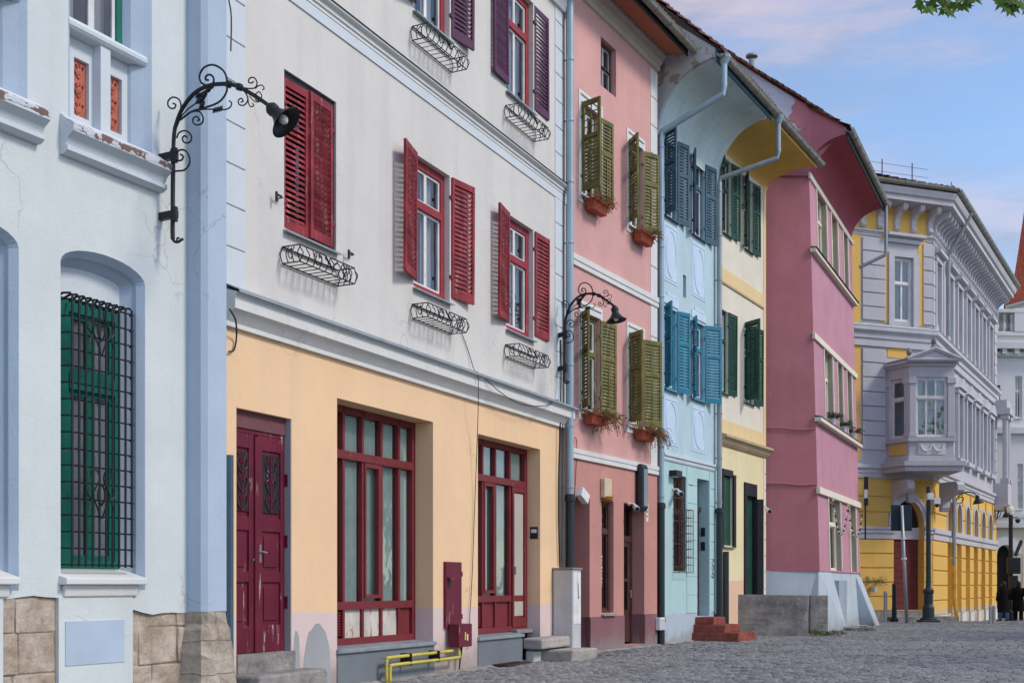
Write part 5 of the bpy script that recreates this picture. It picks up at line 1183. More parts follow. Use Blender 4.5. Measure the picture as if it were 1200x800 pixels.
for i, (a, b) in enumerate(zip(O, O[1:])):
    d_ = (b-a); Ln = d_.length; d_.normalize(); n_ = Vector((d_.y, -d_.x, 0))
    Mo = Matrix(((d_.x, -n_.x, 0, a.x), (d_.y, -n_.y, 0, a.y), (0,0,1,0), (0,0,0,1)))
    mo = MB(Li @ Mo); cw = .20
    mo.box(-.02, cw, -.06, .14, 6.40, 8.50); mo.box(Ln-cw, Ln+.02, -.06, .14, 6.40, 8.50)
    for x0_, x1_ in ((-.05, cw+.03), (Ln-cw-.03, Ln+.05)): mo.box(x0_, x1_, -.10, .12, 8.28, 8.48); mo.box(x0_+.01, x1_-.01, -.09, .12, 6.41, 6.55)
    mo.build('oriel_pilaster', M_['lilac_trim'], OR, bevel=.01)
    window(F7, B7, cw, Ln-cw, 6.42, 8.49, .03, 'sash', cols=1 if Ln < 1.3 else 3, trans=(.66,), fw=.07, sill=None, M=Li @ Mo, curtain='beige', gap=.25)
    if i < 2:
        mo = MB(Li @ Mo)
        if i == 1:
            mo.box(.28, Ln-.28, -.05, -.02, 5.80, 6.22)
            for k in (0, 1):
                cx_ = Ln*(.36+.28*k); mo.tube(smooth_path([(cx_-.2,-.06,6.16),(cx_-.12,-.07,5.98),(cx_,-.08,5.92),(cx_+.12,-.07,5.98),(cx_+.2,-.06,6.16)]), .035, 6)
            mo.build('festoon_panel', M_['trim_white'], OR)
        else: mo.box(.15, Ln-.15, -.04, -.0, 5.82, 6.2); mo.build('oriel_panel', M_['yellow7'], OR)
    if i == 1:
        mo = MB(Li @ Mo); mo.extrude([(-.1,-.22,9.09),(Ln+.1,-.22,9.09),(Ln/2+.05,-.22,9.42)], (0,.5,0)); mo.build('pediment', M_['lilac'], OR)
        mo = MB(Li @ Mo)
        for s0, s1 in (((-.16,9.10),(Ln/2+.05,9.46)), ((Ln+.16,9.10),(Ln/2+.05,9.46))): mo.tube([(s0[0],-.25,s0[1]),(s1[0],-.25,s1[1])], .07, 4)
        mo.tube([(-.16,-.25,9.07),(Ln+.16,-.25,9.07)], .06, 4)
        mo.build('pediment_moulding', M_['lilac_trim'], OR)
        mo = MB(Li @ Mo)
        for x, z in ((-.05,9.12),(Ln/2+.05,9.5)): mo.lathe([(.12,0),(.10,.06),(.05,.12),(.10,.2),(.08,.28),(.03,.36),(0,.42)], (x,-.1,z), n=8)
        mo.build('acroterion', M_['conc'], OR)
q = MB(Li); slab(q, .16, 9.09, 9.15, .0); q.add([(*p[:2], 9.15) for p in orl(.1, 0)] + [((O[0]+O[3])/2+Vector((0,0,9.6)))[:]], [(0,1,4),(1,2,4),(2,3,4)]); q.build('oriel_roof', M_['greypipe'], OR)
for p0, wd_ in ((G7.s(1043), .3), (G7.s(1100), .34)):     # scrolled consoles under the oriel
    q = MB(Mg); q.extrude([(p0, y, z) for y, z in [(0,3.9),(-.12,3.9),(-.2,4.05),(-.22,4.3),(-.5,4.45),(-.85,4.5),(-1.0,4.62),(-1.0,4.82),(-.9,4.95),(0,4.95)]], (wd_,0,0)); q.build('console', M_['lilac_trim'], OR, bevel=.03)
# --- far end bay with columns
q = MB(); q.box(EF-.9, EF+.5, -.75, .3, 4.75, 5.0); q.box(EF-.8, EF+.4, -.65, .3, 5.0, 6.0); q.box(EF-.9, EF+.5, -.75, .3, 9.2, 9.5); q.box(EF-.8, EF+.4, -.6, .3, 9.5, 9.9)
for x in (EF-.6, EF+.2): q.tube([(x,-.5,6.0),(x,-.5,9.2)], .13, 10); q.box(x-.18, x+.18, -.68, -.3, 6.0, 6.25); q.box(x-.18, x+.18, -.68, -.3, 8.98, 9.2)
q.build('columned_bay', M_['lilac_trim'], B7, bevel=.02)

# ================================================================== 8. white and cream house beyond, and the tower roof
Y8 = 58.5; B8 = empty('town_house', ((1163-CX)/FPX*Y8, Y8, -.45), R(4), 'white and pale cream house with balustraded parapet beyond the palace', 'house')
zz8 = lambda py: EYE + (HOR-py)/FPX*Y8 + .45
x8 = lambda px: (px-1163)/FPX*Y8
wins = [(x8(1165), x8(1172.5), zz8(489), zz8(451), 'brownwood'), (x8(1190), x8(1199), zz8(489), zz8(440), 'sash'), (x8(1175.5), x8(1182), zz8(596), zz8(543), 'brownwood'), (x8(1193), x8(1200), zz8(596), zz8(543), 'sash'), (x8(1216), x8(1224), zz8(489), zz8(440), 'sash'), (x8(1216), x8(1224), zz8(596), zz8(543), 'sash')]
dA = arch(x8(1168), x8(1188), 0.0, zz8(648), x8(1173)-x8(1163)+.0, 12)
q = MB(); q.sheet(rect(-6, 9, zz8(618), zz8(398)), [rect(*w_[:4]) for w_ in wins], 0, (.16,)*6); q.build('upper_wall', M_['offwhite8'], B8)
q = MB(); q.sheet(rect(-6, 9, -1, zz8(618)), [dA], 0, (.4,)); q.build('ground_floor_wall', M_['cream8'], B8)
for w_ in wins: window(F7, B8, *w_[:4], .08, w_[4], 'brownwood' if w_[4] == 'brownwood' else 'sash', cols=2, fw=.06, sill='trim_white', curtain=None)
q = MB(); q.box(-5.9, 8.9, .42, .5, -1, 14); q.build('interior', M_['dark'], B8)
q = MB()
for z0, pr, h_ in ((zz8(410), .5, .3), (zz8(418), .25, .2), (zz8(508), .22, .3), (zz8(618), .25, .25), (zz8(606), .1, .2), (zz8(393), .12, .14)): q.box(-6, 9, -pr, .01, z0, z0+h_)
for i in range(24): x = -6+i*.63; q.box(x, x+.24, -.42, 0, zz8(416), zz8(410)+.01)
q.box(-6, 9, .0, .4, zz8(388), zz8(398)); q.box(-6, 9, .45, .6, zz8(388), zz8(364)); q.box(-6, 9, -.1, .4, zz8(366), zz8(362))
for x in (-3, x8(1189), 6): q.box(x, x+.55, -.08, .42, zz8(388), zz8(361))
q.build('cornice', M_['trim_white'], B8)
q = MB()
for i in range(40):
    x = -6+i*.37; q.lathe([(.07,0),(.05,.08),(.11,.28),(.05,.5),(.06,.62),(.09,.78),(.06,.9)], (x,.15,zz8(388)), n=8)
q.build('balustrade', M_['offwhite8'], B8, smooth=True)
q = MB()
for i in range(12):
    for j in range(0, 12, 1): x = -6+1.25*j; q.box(x+.02, x+1.21, -.03, .01, .1+i*.42, .1+i*.42+.38) if (x+1.2 < dA[0][0]-.2 or x > dA[1][0]+.2) and .1+i*.42+.38 < zz8(618) else None
q.build('rusticated_course', M_['cream8'], B8)
q = MB(); A = dA[2:]; Bq = arch(x8(1168)-.4, x8(1188)+.4, 0, zz8(648), x8(1173)-x8(1163)+.4, 12)[2:]
for i in range(len(A)-1): q.extrude([(A[i][0],-.08,A[i][1]), (Bq[i][0],-.08,Bq[i][1]), (Bq[i+1][0],-.08,Bq[i+1][1]), (A[i+1][0],-.08,A[i+1][1])], (0,.08,0))
q.build('archivolt', M_['offwhite8'], B8)
q = MB(); q.quad((-6,0,-1),(-6,10,-1),(-6,10,zz8(398)),(-6,0,zz8(398))); q.quad((-6,.4,zz8(390)),(9,.4,zz8(390)),(9,10,zz8(390)),(-6,10,zz8(390))); q.quad((9,0,-1),(9,0,zz8(398)),(9,10,zz8(398)),(9,10,-1)); q.build('side_and_back_wall', M_['cream8'], B8)
Yt = 78; BT = empty('tower', ((1222-CX)/FPX*Yt, Yt, -.5), 0, 'tall pointed red tiled tower roof at the right edge of the picture', 'tower')
zt_ = lambda py: EYE + (HOR-py)/FPX*Yt + .5
q = MB(); rT = 44/FPX*Yt
q.lathe([(rT+.1,zt_(358)),(rT*.86,zt_(343)),(rT*.74,zt_(318)),(rT*.64,zt_(290)),(rT*.5,zt_(248)),(0.02,zt_(90))], (0,0,0), n=8); q.build('roof', stone('ribbed_red_tile', (.40,.085,.05), (.52,.14,.08), 2, courses=(.5,.28)), BT)
q = MB(); q.lathe([(rT*.8,0),(rT*.8,zt_(362)),(rT*1.0,zt_(360)),(rT*1.0,zt_(358))], (0,0,0), n=8); q.build('wall', M_['offwhite8'], BT)

# ================================================================== the street
def street_left(y):
    best = -1e9
    for F, a, b in ((F1,-80,262),(F2,262,665),(F3,665,772),(F4,772,842),(F5,842,897),(F6,960,1010)):
        y0_, y1_ = F.hit(a)[1], F.hit(b)[1]
        if y0_-.01 <= y <= y1_+.01:
            t = (y-F.o.y)/F.d.y; best = max(best, F.o.x+F.d.x*t)
    if y > F6.hit(960)[1]: best = max(best, F6.o.x)
    return best if best > -1e8 else (-6 if y < 20 else 8)
def stonemat(name, island):
    m = Mat(name, .62, .35)
    if island:
        g = m.n('ShaderNodeNewGeometry'); rnd = g.outputs['Random Per Island']
        col = m.mixc(m.rng(rnd, 0, 1), (.115,.122,.127), (.25,.257,.262))
        col = m.mixc(m.rng(m.noise(.42, 6, .65), .42, .68, 0, .6), col, (.33,.32,.30)); col = m.mixc(m.rng(m.noise(.9, 5, .7, dist=1), .56, .70, 0, .5), col, (.085,.085,.085))
        col = m.mixc(m.rng(m.noise(20, 4, .7), .5, .8, 0, .4), col, (.06,.06,.062)); m.color(col); m.bump(m.noise(40, 5, .7), .5, .006)
    else:
        v = m.n('ShaderNodeTexVoronoi', feature='DISTANCE_TO_EDGE'); v.inputs['Scale'].default_value = 7; v2 = m.n('ShaderNodeTexVoronoi'); v2.inputs['Scale'].default_value = 7
        m.l(m.tc.outputs['Object'], v.inputs['Vector']); m.l(m.tc.outputs['Object'], v2.inputs['Vector'])
        col = m.mixc(m.rng(v2.outputs['Color'], 0, 1), (.10,.10,.105), (.20,.20,.20)); col = m.mixc(m.rng(v.outputs['Distance'], .02, .08, 1, 0), col, (.055,.05,.045))
        m.color(col); m.bump(m.rng(v.outputs['Distance'], 0, .2), .8, .03)
    return m.m
q = MB(); ys_ = [-300,-60,-10] + [2*i for i in range(0, 45)] + [100,200,700]; xs_ = [-700,-200,-60,-20,0,10,20,30,60,200,700]
vs = [(x, y, gz(x, y)-.020) for y in ys_ for x in xs_]; nx = len(xs_)
q.add(vs, [(j*nx+i, j*nx+i+1, (j+1)*nx+i+1, (j+1)*nx+i) for j in range(len(ys_)-1) for i in range(nx-1)]); tag(q.build('street', stonemat('street_setts', False)), kind='structure')
q = MB(); rs = random.Random(5); th = R(62.5); da = Vector((math.cos(th), math.sin(th))); db = Vector((da.y, -da.x))
a = 6.0
while a < 62:
    pitch = rs.uniform(.125, .16); b = -16.0 + rs.uniform(0, .1)
    while b < 26:
        wv = rs.uniform(.12, .20)
        wob = .10*math.sin(b*.55)+.03*math.sin(b*2.1+a)
        p = da*(a+pitch/2+wob) + db*(b+wv/2)
        if 12.5 < p.y < 60 and p.x < .4286*p.y+1.0 and p.x > -.44*p.y and p.x > street_left(p.y)-.02 and not (p.y > 41.2 and p.x < F7.o.x+(p.y-F7.o.y)*F7.d.x/F7.d.y+ (0 if p.y > 43.3 else 0.5) and p.y > 42.6):
            far = p.y > 34
            z = gz(p.x, p.y) + rs.uniform(-.006, .008); hw = pitch/2*.88; hl = wv/2*.89; ang = rs.uniform(-.09, .09)
            ca, sa = math.cos(ang), math.sin(ang); u = da*ca+db*sa; v = db*ca-da*sa; tx, ty_ = rs.uniform(-.09, .09), rs.uniform(-.09, .09)
            def P(i, j, hh): c_ = p + u*(i*hw) + v*(j*hl); return (c_.x, c_.y, z + hh + tx*i*hw + ty_*j*hl)
            lo = [P(-1,-1,-.03), P(1,-1,-.03), P(1,1,-.03), P(-1,1,-.03)]; k = .72
            hi = [P(-k,-k,.0), P(k,-k,.0), P(k,k,.0), P(-k,k,.0)]
            mid_ = [P(-.97,-.97,-.012), P(.97,-.97,-.012), P(.97,.97,-.012), P(-.97,.97,-.012)]
            if far: q.add(mid_+hi, [(4,7,6,5)] + [(i, 4+i, 4+(i+1) % 4, (i+1) % 4) for i in range(4)])
            else: q.add(lo+mid_+hi+[P(0,0,.005)], [(i, 4+i, 4+(i+1) % 4, (i+1) % 4) for i in range(4)] + [(4+i, 8+i, 8+(i+1) % 4, 4+(i+1) % 4) for i in range(4)] + [(8+i, 12, 8+(i+1) % 4) for i in range(4)])
        b += wv
    a += pitch
cob = q.build('cobblestones', stonemat('granite_cobble', True)); tag(cob, kind='structure')

# sandy fillet of mortar and dust where the setts meet the house fronts
q = MB(); rs = random.Random(8)
for F, a, b in ((F2, 395, 645), (F3, 684, 770), (F4, 772, 812), (F1, 0, 262)):
    s0, s1 = F.s(a), F.s(b); n = int((s1-s0)/.12)
    for i in range(n):
        xa, xb = s0+(s1-s0)*i/n, s0+(s1-s0)*(i+1)/n
        wa_, wb_ = .14+.07*math.sin(i*.7)+.05*math.sin(i*1.9), .14+.07*math.sin((i+1)*.7)+.05*math.sin((i+1)*1.9)
        P = [F.world(xa, -.02, .03), F.world(xb, -.02, .03), F.world(xb, wb_, .0), F.world(xa, wa_, .0)]
        q.add(P, [(3,2,1,0)])
tag(q.build('mortar_fillet', stone('sandy_mortar', (.30,.27,.24), (.42,.40,.37), 3)), kind='structure')
# ================================================================== things on and in front of the walls
def trace(F, s0, pts, ox, oy, sc):                        # a flat iron shape standing out from the wall: (out, up) from its outline
    return [F.perp(s0, ox + x/sc, oy + y/sc) for x, y in pts]
sL = F1.s(188)
T7 = lambda pts: [(0, -t, z) for t, z in trace(F1, sL, pts, 180, 70, 7.06)]
T6 = lambda pts: [(0, -t, z) for t, z in trace(F1, sL, pts, 180, 170, 6.665)]
zref = F1.perp(sL, 205, 251)[1]
sh_ = lambda P: [(x, y, z-zref) for x, y, z in P]
LP = empty('wall_lamp', F1.world(sL, 0, zref), F1.rz, 'black wrought iron scroll lamp on the white house beside its blue pier', 'street lamp', 'wrought iron lamps on brackets')
q = MB(); arm = T7([(165,760),(165,690),(172,600),(185,540),(225,430),(290,330),(370,255),(470,212),(560,202),(620,203),(660,210),(710,228),(800,278),(900,342),(965,390)])
post = T6([(150,735),(148,650),(150,560),(150,400),(152,200),(152,60)])
q.tube(sh_(smooth_path(post+arm[:1], 2)), .022, 8); rr = [.024 - .0006*i for i in range(14*4+1)]; q.tube(sh_(smooth_path(arm, 4)), .020, 8)
for p in (arm[0], arm[9], arm[11]): q.lathe([(.03,-.03),(.036,0),(.03,.03)], sh_([p])[0], (0,-.3,1), 8)
q.tube(sh_(smooth_path(T6([(150,735),(165,755),(195,755),(215,740),(228,735)]))), .014, 6); q.tube(sh_(T6([(180,745),(185,725),(200,728)])), .01, 5)
q.build('arm', M_['iron'], LP)
q = MB()
def scr(P, r=.0085, T=T7): q.tube(sh_(smooth_path(T(P), 3)), r, 5)
scr([(220,500),(310,432),(410,402),(530,358),(595,285),(610,200),(590,110),(540,62),(480,44),(415,68),(380,130),(390,185),(430,212),(470,212),(497,180),(490,140),(460,125),(432,140),(432,168),(455,170)], .0105)
scr([(222,430),(226,370),(205,325),(160,312),(122,340),(120,380),(145,405),(175,398),(182,372),(160,362)])
scr([(190,650),(210,605),(262,588),(308,620),(312,665),(285,690),(248,680),(238,648),(258,630),(276,645)])
scr([(250,470),(320,432),(380,432),(410,480),(400,525),(360,542),(326,520),(328,485),(360,472),(380,498),(362,505)])
scr([(190,560),(230,470),(290,405),(365,352)], .0075); scr([(330,425),(410,412),(500,412),(585,415),(632,395),(645,358),(625,342)], .0075)
scr([(165,205),(238,196),(278,150),(280,95),(250,45),(200,42),(172,80),(182,118),(215,120),(232,90),(210,72)], .0095, T6)
scr([(710,228),(790,240),(840,232),(856,190),(832,150),(795,155),(786,185),(808,196),(828,180)], .007)
scr([(840,240),(868,216),(900,214),(915,238),(900,252)], .006); scr([(740,250),(775,300),(776,345),(745,380),(706,368),(702,335),(728,322),(742,345),(722,352)], .007)
scr([(780,310),(786,365),(808,392),(828,378),(818,362)], .006); scr([(760,260),(830,290),(870,265),(895,300),(870,345),(840,330)], .006); scr([(790,300),(840,350),(880,345),(900,330)], .005)
q.build('scrollwork', M_['iron'], LP)
q = MB(); c = sh_(T7([(388,335)]))[0]
for i, (dx_, dy_, L_) in enumerate(((0,0,.07),(.05,.05,.06),(.10,.08,.05),(.15,.10,.035),(-.02,.05,.05),(.02,-.05,.05))):
    p = Vector(c)+Vector((0,-dx_,dy_)); q.lathe([(.001,-L_),(L_*.55,-.1*L_),(L_*.3,.5*L_),(.001,L_)], p, (.2,-1,.5+.5*(i % 2)), 6)
g_ = sh_(T7([(530,412)]))[0]
for i in range(6): q.lathe([(.004,-.03),(.010,0),(.004,.03)], Vector(g_)+Vector((0,-.02*(i-2.5),.0)), (0,-.35,1), 5)
q.build('leaf_ornament', M_['iron'], LP)
q = MB()
for y_ in (182, 251): t_, z_ = F1.perp(sL, 205, y_); q.box(-.03, .03, -t_-.02, .02, z_-zref-.035, z_-zref+.035); q.tube([(0,-t_,z_-zref-.07),(0,-t_,z_-zref+.07)], .03, 8)
q.build('wall_bracket', M_['iron'], LP)
h0 = Vector(sh_(T7([(955,385)]))[0]); ax = (Vector(sh_(T7([(1085,520)]))[0]) - h0).normalized(); ax = (ax + Vector((.22,0,0))).normalized()
q = MB(); q.lathe([(.02,-.02),(.04,.0),(.062,.03),(.062,.07),(.054,.09),(.064,.12),(.088,.16),(.118,.195),(.155,.225),(.170,.236),(.166,.242),(.11,.205),(.06,.15),(.03,.13)], h0, ax, 24, cap=False); q.build('shade', M_['iron'], LP, smooth=True)
q = MB(); q.lathe([(.0,.14),(.03,.15),(.045,.185),(.04,.22),(.02,.24),(.0,.245)], h0, ax, 12, cap=False); q.build('bulb', M_['white'], LP, smooth=True)
L2 = copy_tree(LP); s2 = F2.s(654); p = F2.world(s2, 0, F2.z(656, 433)); L2.location = p; L2.rotation_euler = (0, 0, F2.rz-R(24))
for o in [c_ for c_ in L2.children if c_.name.split('.')[0] in ('shade', 'bulb')]:      # its head hangs straight down
    me_ = o.data.copy(); o.data = me_; qd = Vector(ax).rotation_difference(Vector((.05, -.15, -1)).normalized()); 
    for v in me_.vertices: v.co = h0 + qd @ (v.co - h0)
L2['label'] = 'black wrought iron scroll lamp beside the grey downpipe between cream and pink houses'

# small bracket lamps on the palace
def small_lamp(loc, rz, lab, s=1):
    r_ = empty('wall_lamp', loc, rz, lab, 'street lamp', 'small bracket lamps on the palace'); q = MB()
    q.tube(smooth_path([(0,0,0),(0,-.1,.35),(0,-.4,.55),(0,-.7,.5),(0,-.82,.38)]), .025, 6); q.tube(smooth_path([(0,-.05,.1),(0,-.25,.15),(0,-.32,.32),(0,-.18,.36),(0,-.14,.25)]), .018, 5); q.build('arm', M_['iron'], r_)
    q = MB(); q.lathe([(.04,0),(.08,.05),(.08,.12),(.2,.3),(.22,.33),(.12,.26)], (0,-.82,.42), (0,-.15,-1), 12, cap=False); q.build('shade', M_['iron'], r_); return r_
p = F7.world(3.35+1.0, .05, F7.z(1123, 595)); small_lamp(p, F7.rz, 'small black bracket lamp on the palace wall near the portal')
p = F7.world(EF-.4, .1, F7.z(1164, 608)); o = small_lamp(p, F7.rz-.9, 'small black bracket lamp at the far end of the palace')

# wrought iron flower baskets
def basket():
    r_ = empty('flower_basket', (0,0,0)); q = MB(); w_, d, h = 1.12, .26, .19
    def rail(z, b): q.tube([(0,-.02,z),(0,-d-b*.0,z),(w_,-d,z),(w_,-.02,z)], .008, 5); q.tube([(0,-.02,z),(w_,-.02,z)], .009, 5)
    rail(0, 0); 
    q.tube([(0,-.02,h),(0,-d,h),(w_/2-.05,-d,h),(w_/2,-d-.01,h-.07),(w_/2+.05,-d,h),(w_,-d,h),(w_,-.02,h)], .008, 5); q.tube([(0,-.02,h),(w_,-.02,h)], .011, 5)
    def bar(x0, y0, nx_, ny_): q.tube(smooth_path([(x0,y0,h),(x0+nx_*.01,y0+ny_*.01,h*.8),(x0+nx_*.045,y0+ny_*.045,h*.5),(x0+nx_*.02,y0+ny_*.02,h*.18),(x0,y0,0)], 3), .0065, 5)
    for i in range(10): bar(w_*i/9, -d, 0, -1)
    for y in (-.02, -.10, -.18, -d): bar(0, y, -1, 0); bar(w_, y, 1, 0)
    for i in range(1, 9): q.tube([(w_*i/9,-.02,0),(w_*i/9,-d,0)], .006, 4)
    q.build('basket_frame', M_['iron'], r_)
    q = MB()
    for c in (w_*.25, w_*.75):
        for sx in (-1, 1): q.tube(smooth_path([(c,-d-.045,.02),(c+sx*.06,-d-.05,.06),(c+sx*.08,-d-.05,.12),(c+sx*.02,-d-.05,.15),(c+sx*.03,-d-.05,.10)], 3), .0065, 5)
    q.tube(smooth_path([(w_/2-.12,-d-.045,.14),(w_/2-.05,-d-.05,.10),(w_/2,-d-.05,.05),(w_/2+.05,-d-.05,.10),(w_/2+.12,-d-.045,.14)], 3), .012, 5)
    for cx_ in (0.0, w_): q.tube(smooth_path([(cx_-.02,-.16,.16),(cx_-.05,-.13,.09),(cx_-.03,-.16,.03),(cx_-.05,-.19,.09),(cx_-.02,-.16,.16)], 3), .0065, 5)
    q.build('basket_scroll', M_['iron'], r_); return r_
bk = basket(); zb0 = F2.z(331, 313)
labs = ['empty iron flower basket below the closed red shutters', 'empty iron flower basket below the middle first floor window with open red shutters', 'empty iron flower basket below the right red shuttered window, nearest the ledge end', 'empty iron flower basket below the cut off purple shuttered window at the top', 'empty iron flower basket below the top right purple shuttered window']
for i, (k, f) in enumerate(((0,0),(1,0),(2,0),(1,1),(2,1))):
    o = bk if i == 0 else copy_tree(bk)
    o.location = F2.world(wx[k][0]-.06, 0, zb0+f*3.76 + (.03, 0, -.02)[k]); o.rotation_euler = (0, 0, F2.rz); tag(o, labs[i], 'flower basket', 'iron flower baskets on the cream house')

# terracotta flower boxes with withered plants
def tuft(mb, c, rad, n, rs, droop=0, L_=.10, up=.6):
    for i in range(n):
        a = rs.uniform(0, 6.28); r0 = rad*rs.random()**.5
        p = Vector((c[0]+r0*math.cos(a), c[1]+.45*r0*math.sin(a), c[2]))
        d_ = Vector((math.cos(a)*rs.uniform(.2,1), math.sin(a)*rs.uniform(.2,1)-.2, up*rs.uniform(.2,1.2)-droop*rs.random())).normalized()
        q1 = p + d_*L_*rs.uniform(.5, 1.4); q2 = q1 + (d_+Vector((0,-.2,-.9-droop))).normalized()*L_*rs.uniform(.3, .9)
        mb.tube([p, q1, q2], [.004,.003,.002], 3)
        for k in range(5):
            o_ = p.lerp(q1, rs.random()) if k < 2 else q1.lerp(q2, rs.random()); s_ = rs.uniform(.012, .028)
            u = Vector((rs.uniform(-1,1), rs.uniform(-1,1), rs.uniform(-1,1))).normalized(); v = u.cross(Vector((rs.uniform(-1,1), .3, 1))).normalized()
            mb.add([o_-u*s_, o_+v*s_*.6, o_+u*s_, o_-v*s_*.6], [(0,1,2,3)])
def flowerbox(loc, rz, w_, lab, seed, hang=0):
    r_ = empty('flower_box', loc, rz, lab, 'flower box', 'terracotta flower boxes on the pink house'); q = MB(); rs = random.Random(seed)
    b0, b1, h = .05, .10, .19
    lo = [(.03,-.04,0),(w_-.03,-.04,0),(w_-.03,-.17,0),(.03,-.17,0)]; hi = [(0,-.01,h),(w_,-.01,h),(w_,-.22,h),(0,-.22,h)]; ih = [(.02,-.03,h),(w_-.02,-.03,h),(w_-.02,-.20,h),(.02,-.20,h)]; il = [(.03,-.04,h-.05),(w_-.03,-.04,h-.05),(w_-.03,-.19,h-.05),(.03,-.19,h-.05)]
    q.add(lo+hi+ih+il, [(3,2,1,0)] + [(i,(i+1)%4,4+(i+1)%4,4+i) for i in range(4)] + [(4+i,4+(i+1)%4,8+(i+1)%4,8+i) for i in range(4)] + [(8+i,8+(i+1)%4,12+(i+1)%4,12+i) for i in range(4)] + [(12,13,14,15)])
    q.box(-.012, w_+.012, -.235, .0, h-.035, h+.004); 
    for i in range(7): x = .06+(w_-.12)*i/6; q.extrude([(x-.008,-.222,h-.05),(x+.008,-.222,h-.05),(x+.006,-.176,.02),(x-.006,-.176,.02)], (0,.02,0))
    q.build('trough', M_['pot'], r_, bevel=.004)
    q = MB(); tuft(q, (w_/2,-.12,h-.02), w_*.55, 130, rs, .25, .15)
    if hang: tuft(q, (w_*.95,-.2,h-.0), .16, 110, rs, 1.0, .22, .3)
    q.build('withered_plant', M_['dryplant'], r_); return r_
for px, F, z, lab, sd, hg in ((683, F3, 8.11, 'terracotta box of dry plants under the lattice topped olive shutter', 1, 0), (739.5, F3, 8.07, 'terracotta box of dry plants under the upper right olive shutters, by the light blue pipe', 2, 0), (681, F3, 4.19, 'terracotta box with trailing dry plant under the window by the lamp', 3, 1), (741, F3, 4.14, 'terracotta box with trailing dry plant above the black wall light', 4, 1)):
    flowerbox(F.world(F.s(px), .03, z), F.rz, .62, lab, sd, hg)
# dark pot plants on the corner house sill
for i, (a, b) in enumerate(Mm):
    r_ = empty('pot_plant', F6.world((a+b)/2-.05, .08-SH*(zm0-2.05), zm0-.02), F6.rz, ('bushy dark pot plant on the corner house ledge, nearest to the corner', 'dark pot plant on the middle window ledge of the corner house', 'dark pot plant on the farthest window ledge of the corner house')[i], 'plant', 'pot plants on the dusky pink house')
    q = MB(); q.lathe([(.07,0),(.10,.16),(.11,.16),(.11,.19)], (0,0,0), n=10); q.build('pot', M_['white'], r_)
    q = MB(); tuft(q, (0,0,.18), .22, 90, random.Random(i), .2, .17, .9); q.build('foliage', M_['plant'], r_)
# wreath-like hanging plant on the palace
r_ = empty('hanging_plant', G7.world(G7.s(1020), .12, G7.z(1020, 700)), G7.rz, 'pale green plant hanging on the golden wall behind the buttress', 'plant')
q = MB(); tuft(q, (0,-.05,.55), .3, 110, random.Random(9), .5, .22, .8); q.build('foliage', leafmat('sage_leaves', (.16,.2,.08), (.3,.33,.2), .2), r_)
q = MB(); q.lathe([(.08,0),(.12,.2),(.13,.2)], (0,-.08,.2), n=10); q.build('pot', M_['white'], r_)

# meter cupboards, gas pipe, cabinet, steps
r_ = empty('meter_cupboard', F2.world(F2.s(519.5), 0, F2.z(528, 735)), F2.rz, 'tall flat maroon cupboard on the wall between the shop windows', 'cupboard')
w_ = F2.s(538)-F2.s(519.5); h_ = F2.z(528, 658)-F2.z(528, 735)
q = MB(); q.box(0, w_, -.045, .0, 0, h_); q.build('door_panel', M_['maroon'], r_, bevel=.006)
q = MB(); q.box(.05, .13, -.052, -.044, h_*.62, h_*.74); q.build('keyhole', M_['black'], r_); q = MB(); q.extrude([(.04,-.045,h_*.76),(.15,-.045,h_*.76),(.15,-.10,h_*.73),(.04,-.10,h_*.73)], (0,0,.012)); q.build('rain_hood', M_['maroon'], r_)
q = MB()
for z in (.12, h_*.78): q.box(w_-.004, w_+.018, -.05, -.01, z, z+.07)
q.build('hinge', M_['maroon'], r_)
r_ = empty('meter_box', F2.world(F2.s(522), 0, F2.z(530, 757)), F2.rz, 'small maroon gas box jutting from the wall above yellow pipes', 'meter box')
w_ = F2.s(548.5, .22)-F2.s(533, .22); q = MB(); q.box(0, w_, -.22, -.05, 0, .33); q.build('case', M_['maroon'], r_, bevel=.008)
q = MB(); q.box(w_*.42, w_*.52, -.226, -.218, .10, .21); q.build('sticker', M_['yellowpipe'], r_); q = MB(); q.box(w_*.6, w_*.68, -.225, -.218, .09, .18); q.build('sticker', M_['ivory'], r_)
q = MB(); q.tube([(w_*.7,-.1,.0),(w_*.7,-.08,-.30)], .012, 5); q.tube([(w_*.8,-.1,.0),(w_*.75,-.06,-.34)], .010, 5); q.build('cable_tail', M_['cable'], r_)
zg_ = F2.z(490, 766.5, .14); r_ = empty('gas_pipe', F2.world(F2.s(453, .14), .14, 0), F2.rz, 'pair of yellow gas pipes bending along the grey plinth', 'pipe')
L_ = F2.s(530, .14)-F2.s(453, .14); 
q = MB(); q.tube(smooth_path([(0,0,-.02),(0,0,zg_-.08),(.01,0,zg_-.02),(.07,0,zg_),(L_*.5,0,zg_),(L_-.02,.02,zg_),(L_+.1,.04,zg_)], 3), .023, 8); q.build('upper_run', M_['yellowpipe'], r_, smooth=True)
z2 = zg_-.098; q = MB(); q.tube(smooth_path([(.055,-.02,-.02),(.055,-.02,z2-.08),(.06,-.02,z2-.02),(.13,-.02,z2),(L_*.5,-.02,z2),(L_+.10,-.02,z2),(L_+.17,-.02,z2+.03),(L_+.19,-.0,z2+.13),(L_+.19,.02,z2+.2)], 3), .023, 8); q.build('lower_run', M_['yellowpipe'], r_, smooth=True)
q = MB()
for x in (L_*.32, L_*.75): q.box(x-.015, x+.015, -.04, .13, z2-.03, zg_+.03)
q.build('clip', M_['iron'], r_)
rs = random.Random(3)
r_ = empty('door_step', F2.world(0, 0, 0), F2.rz, 'worn grey concrete step below the maroon double door', 'step')
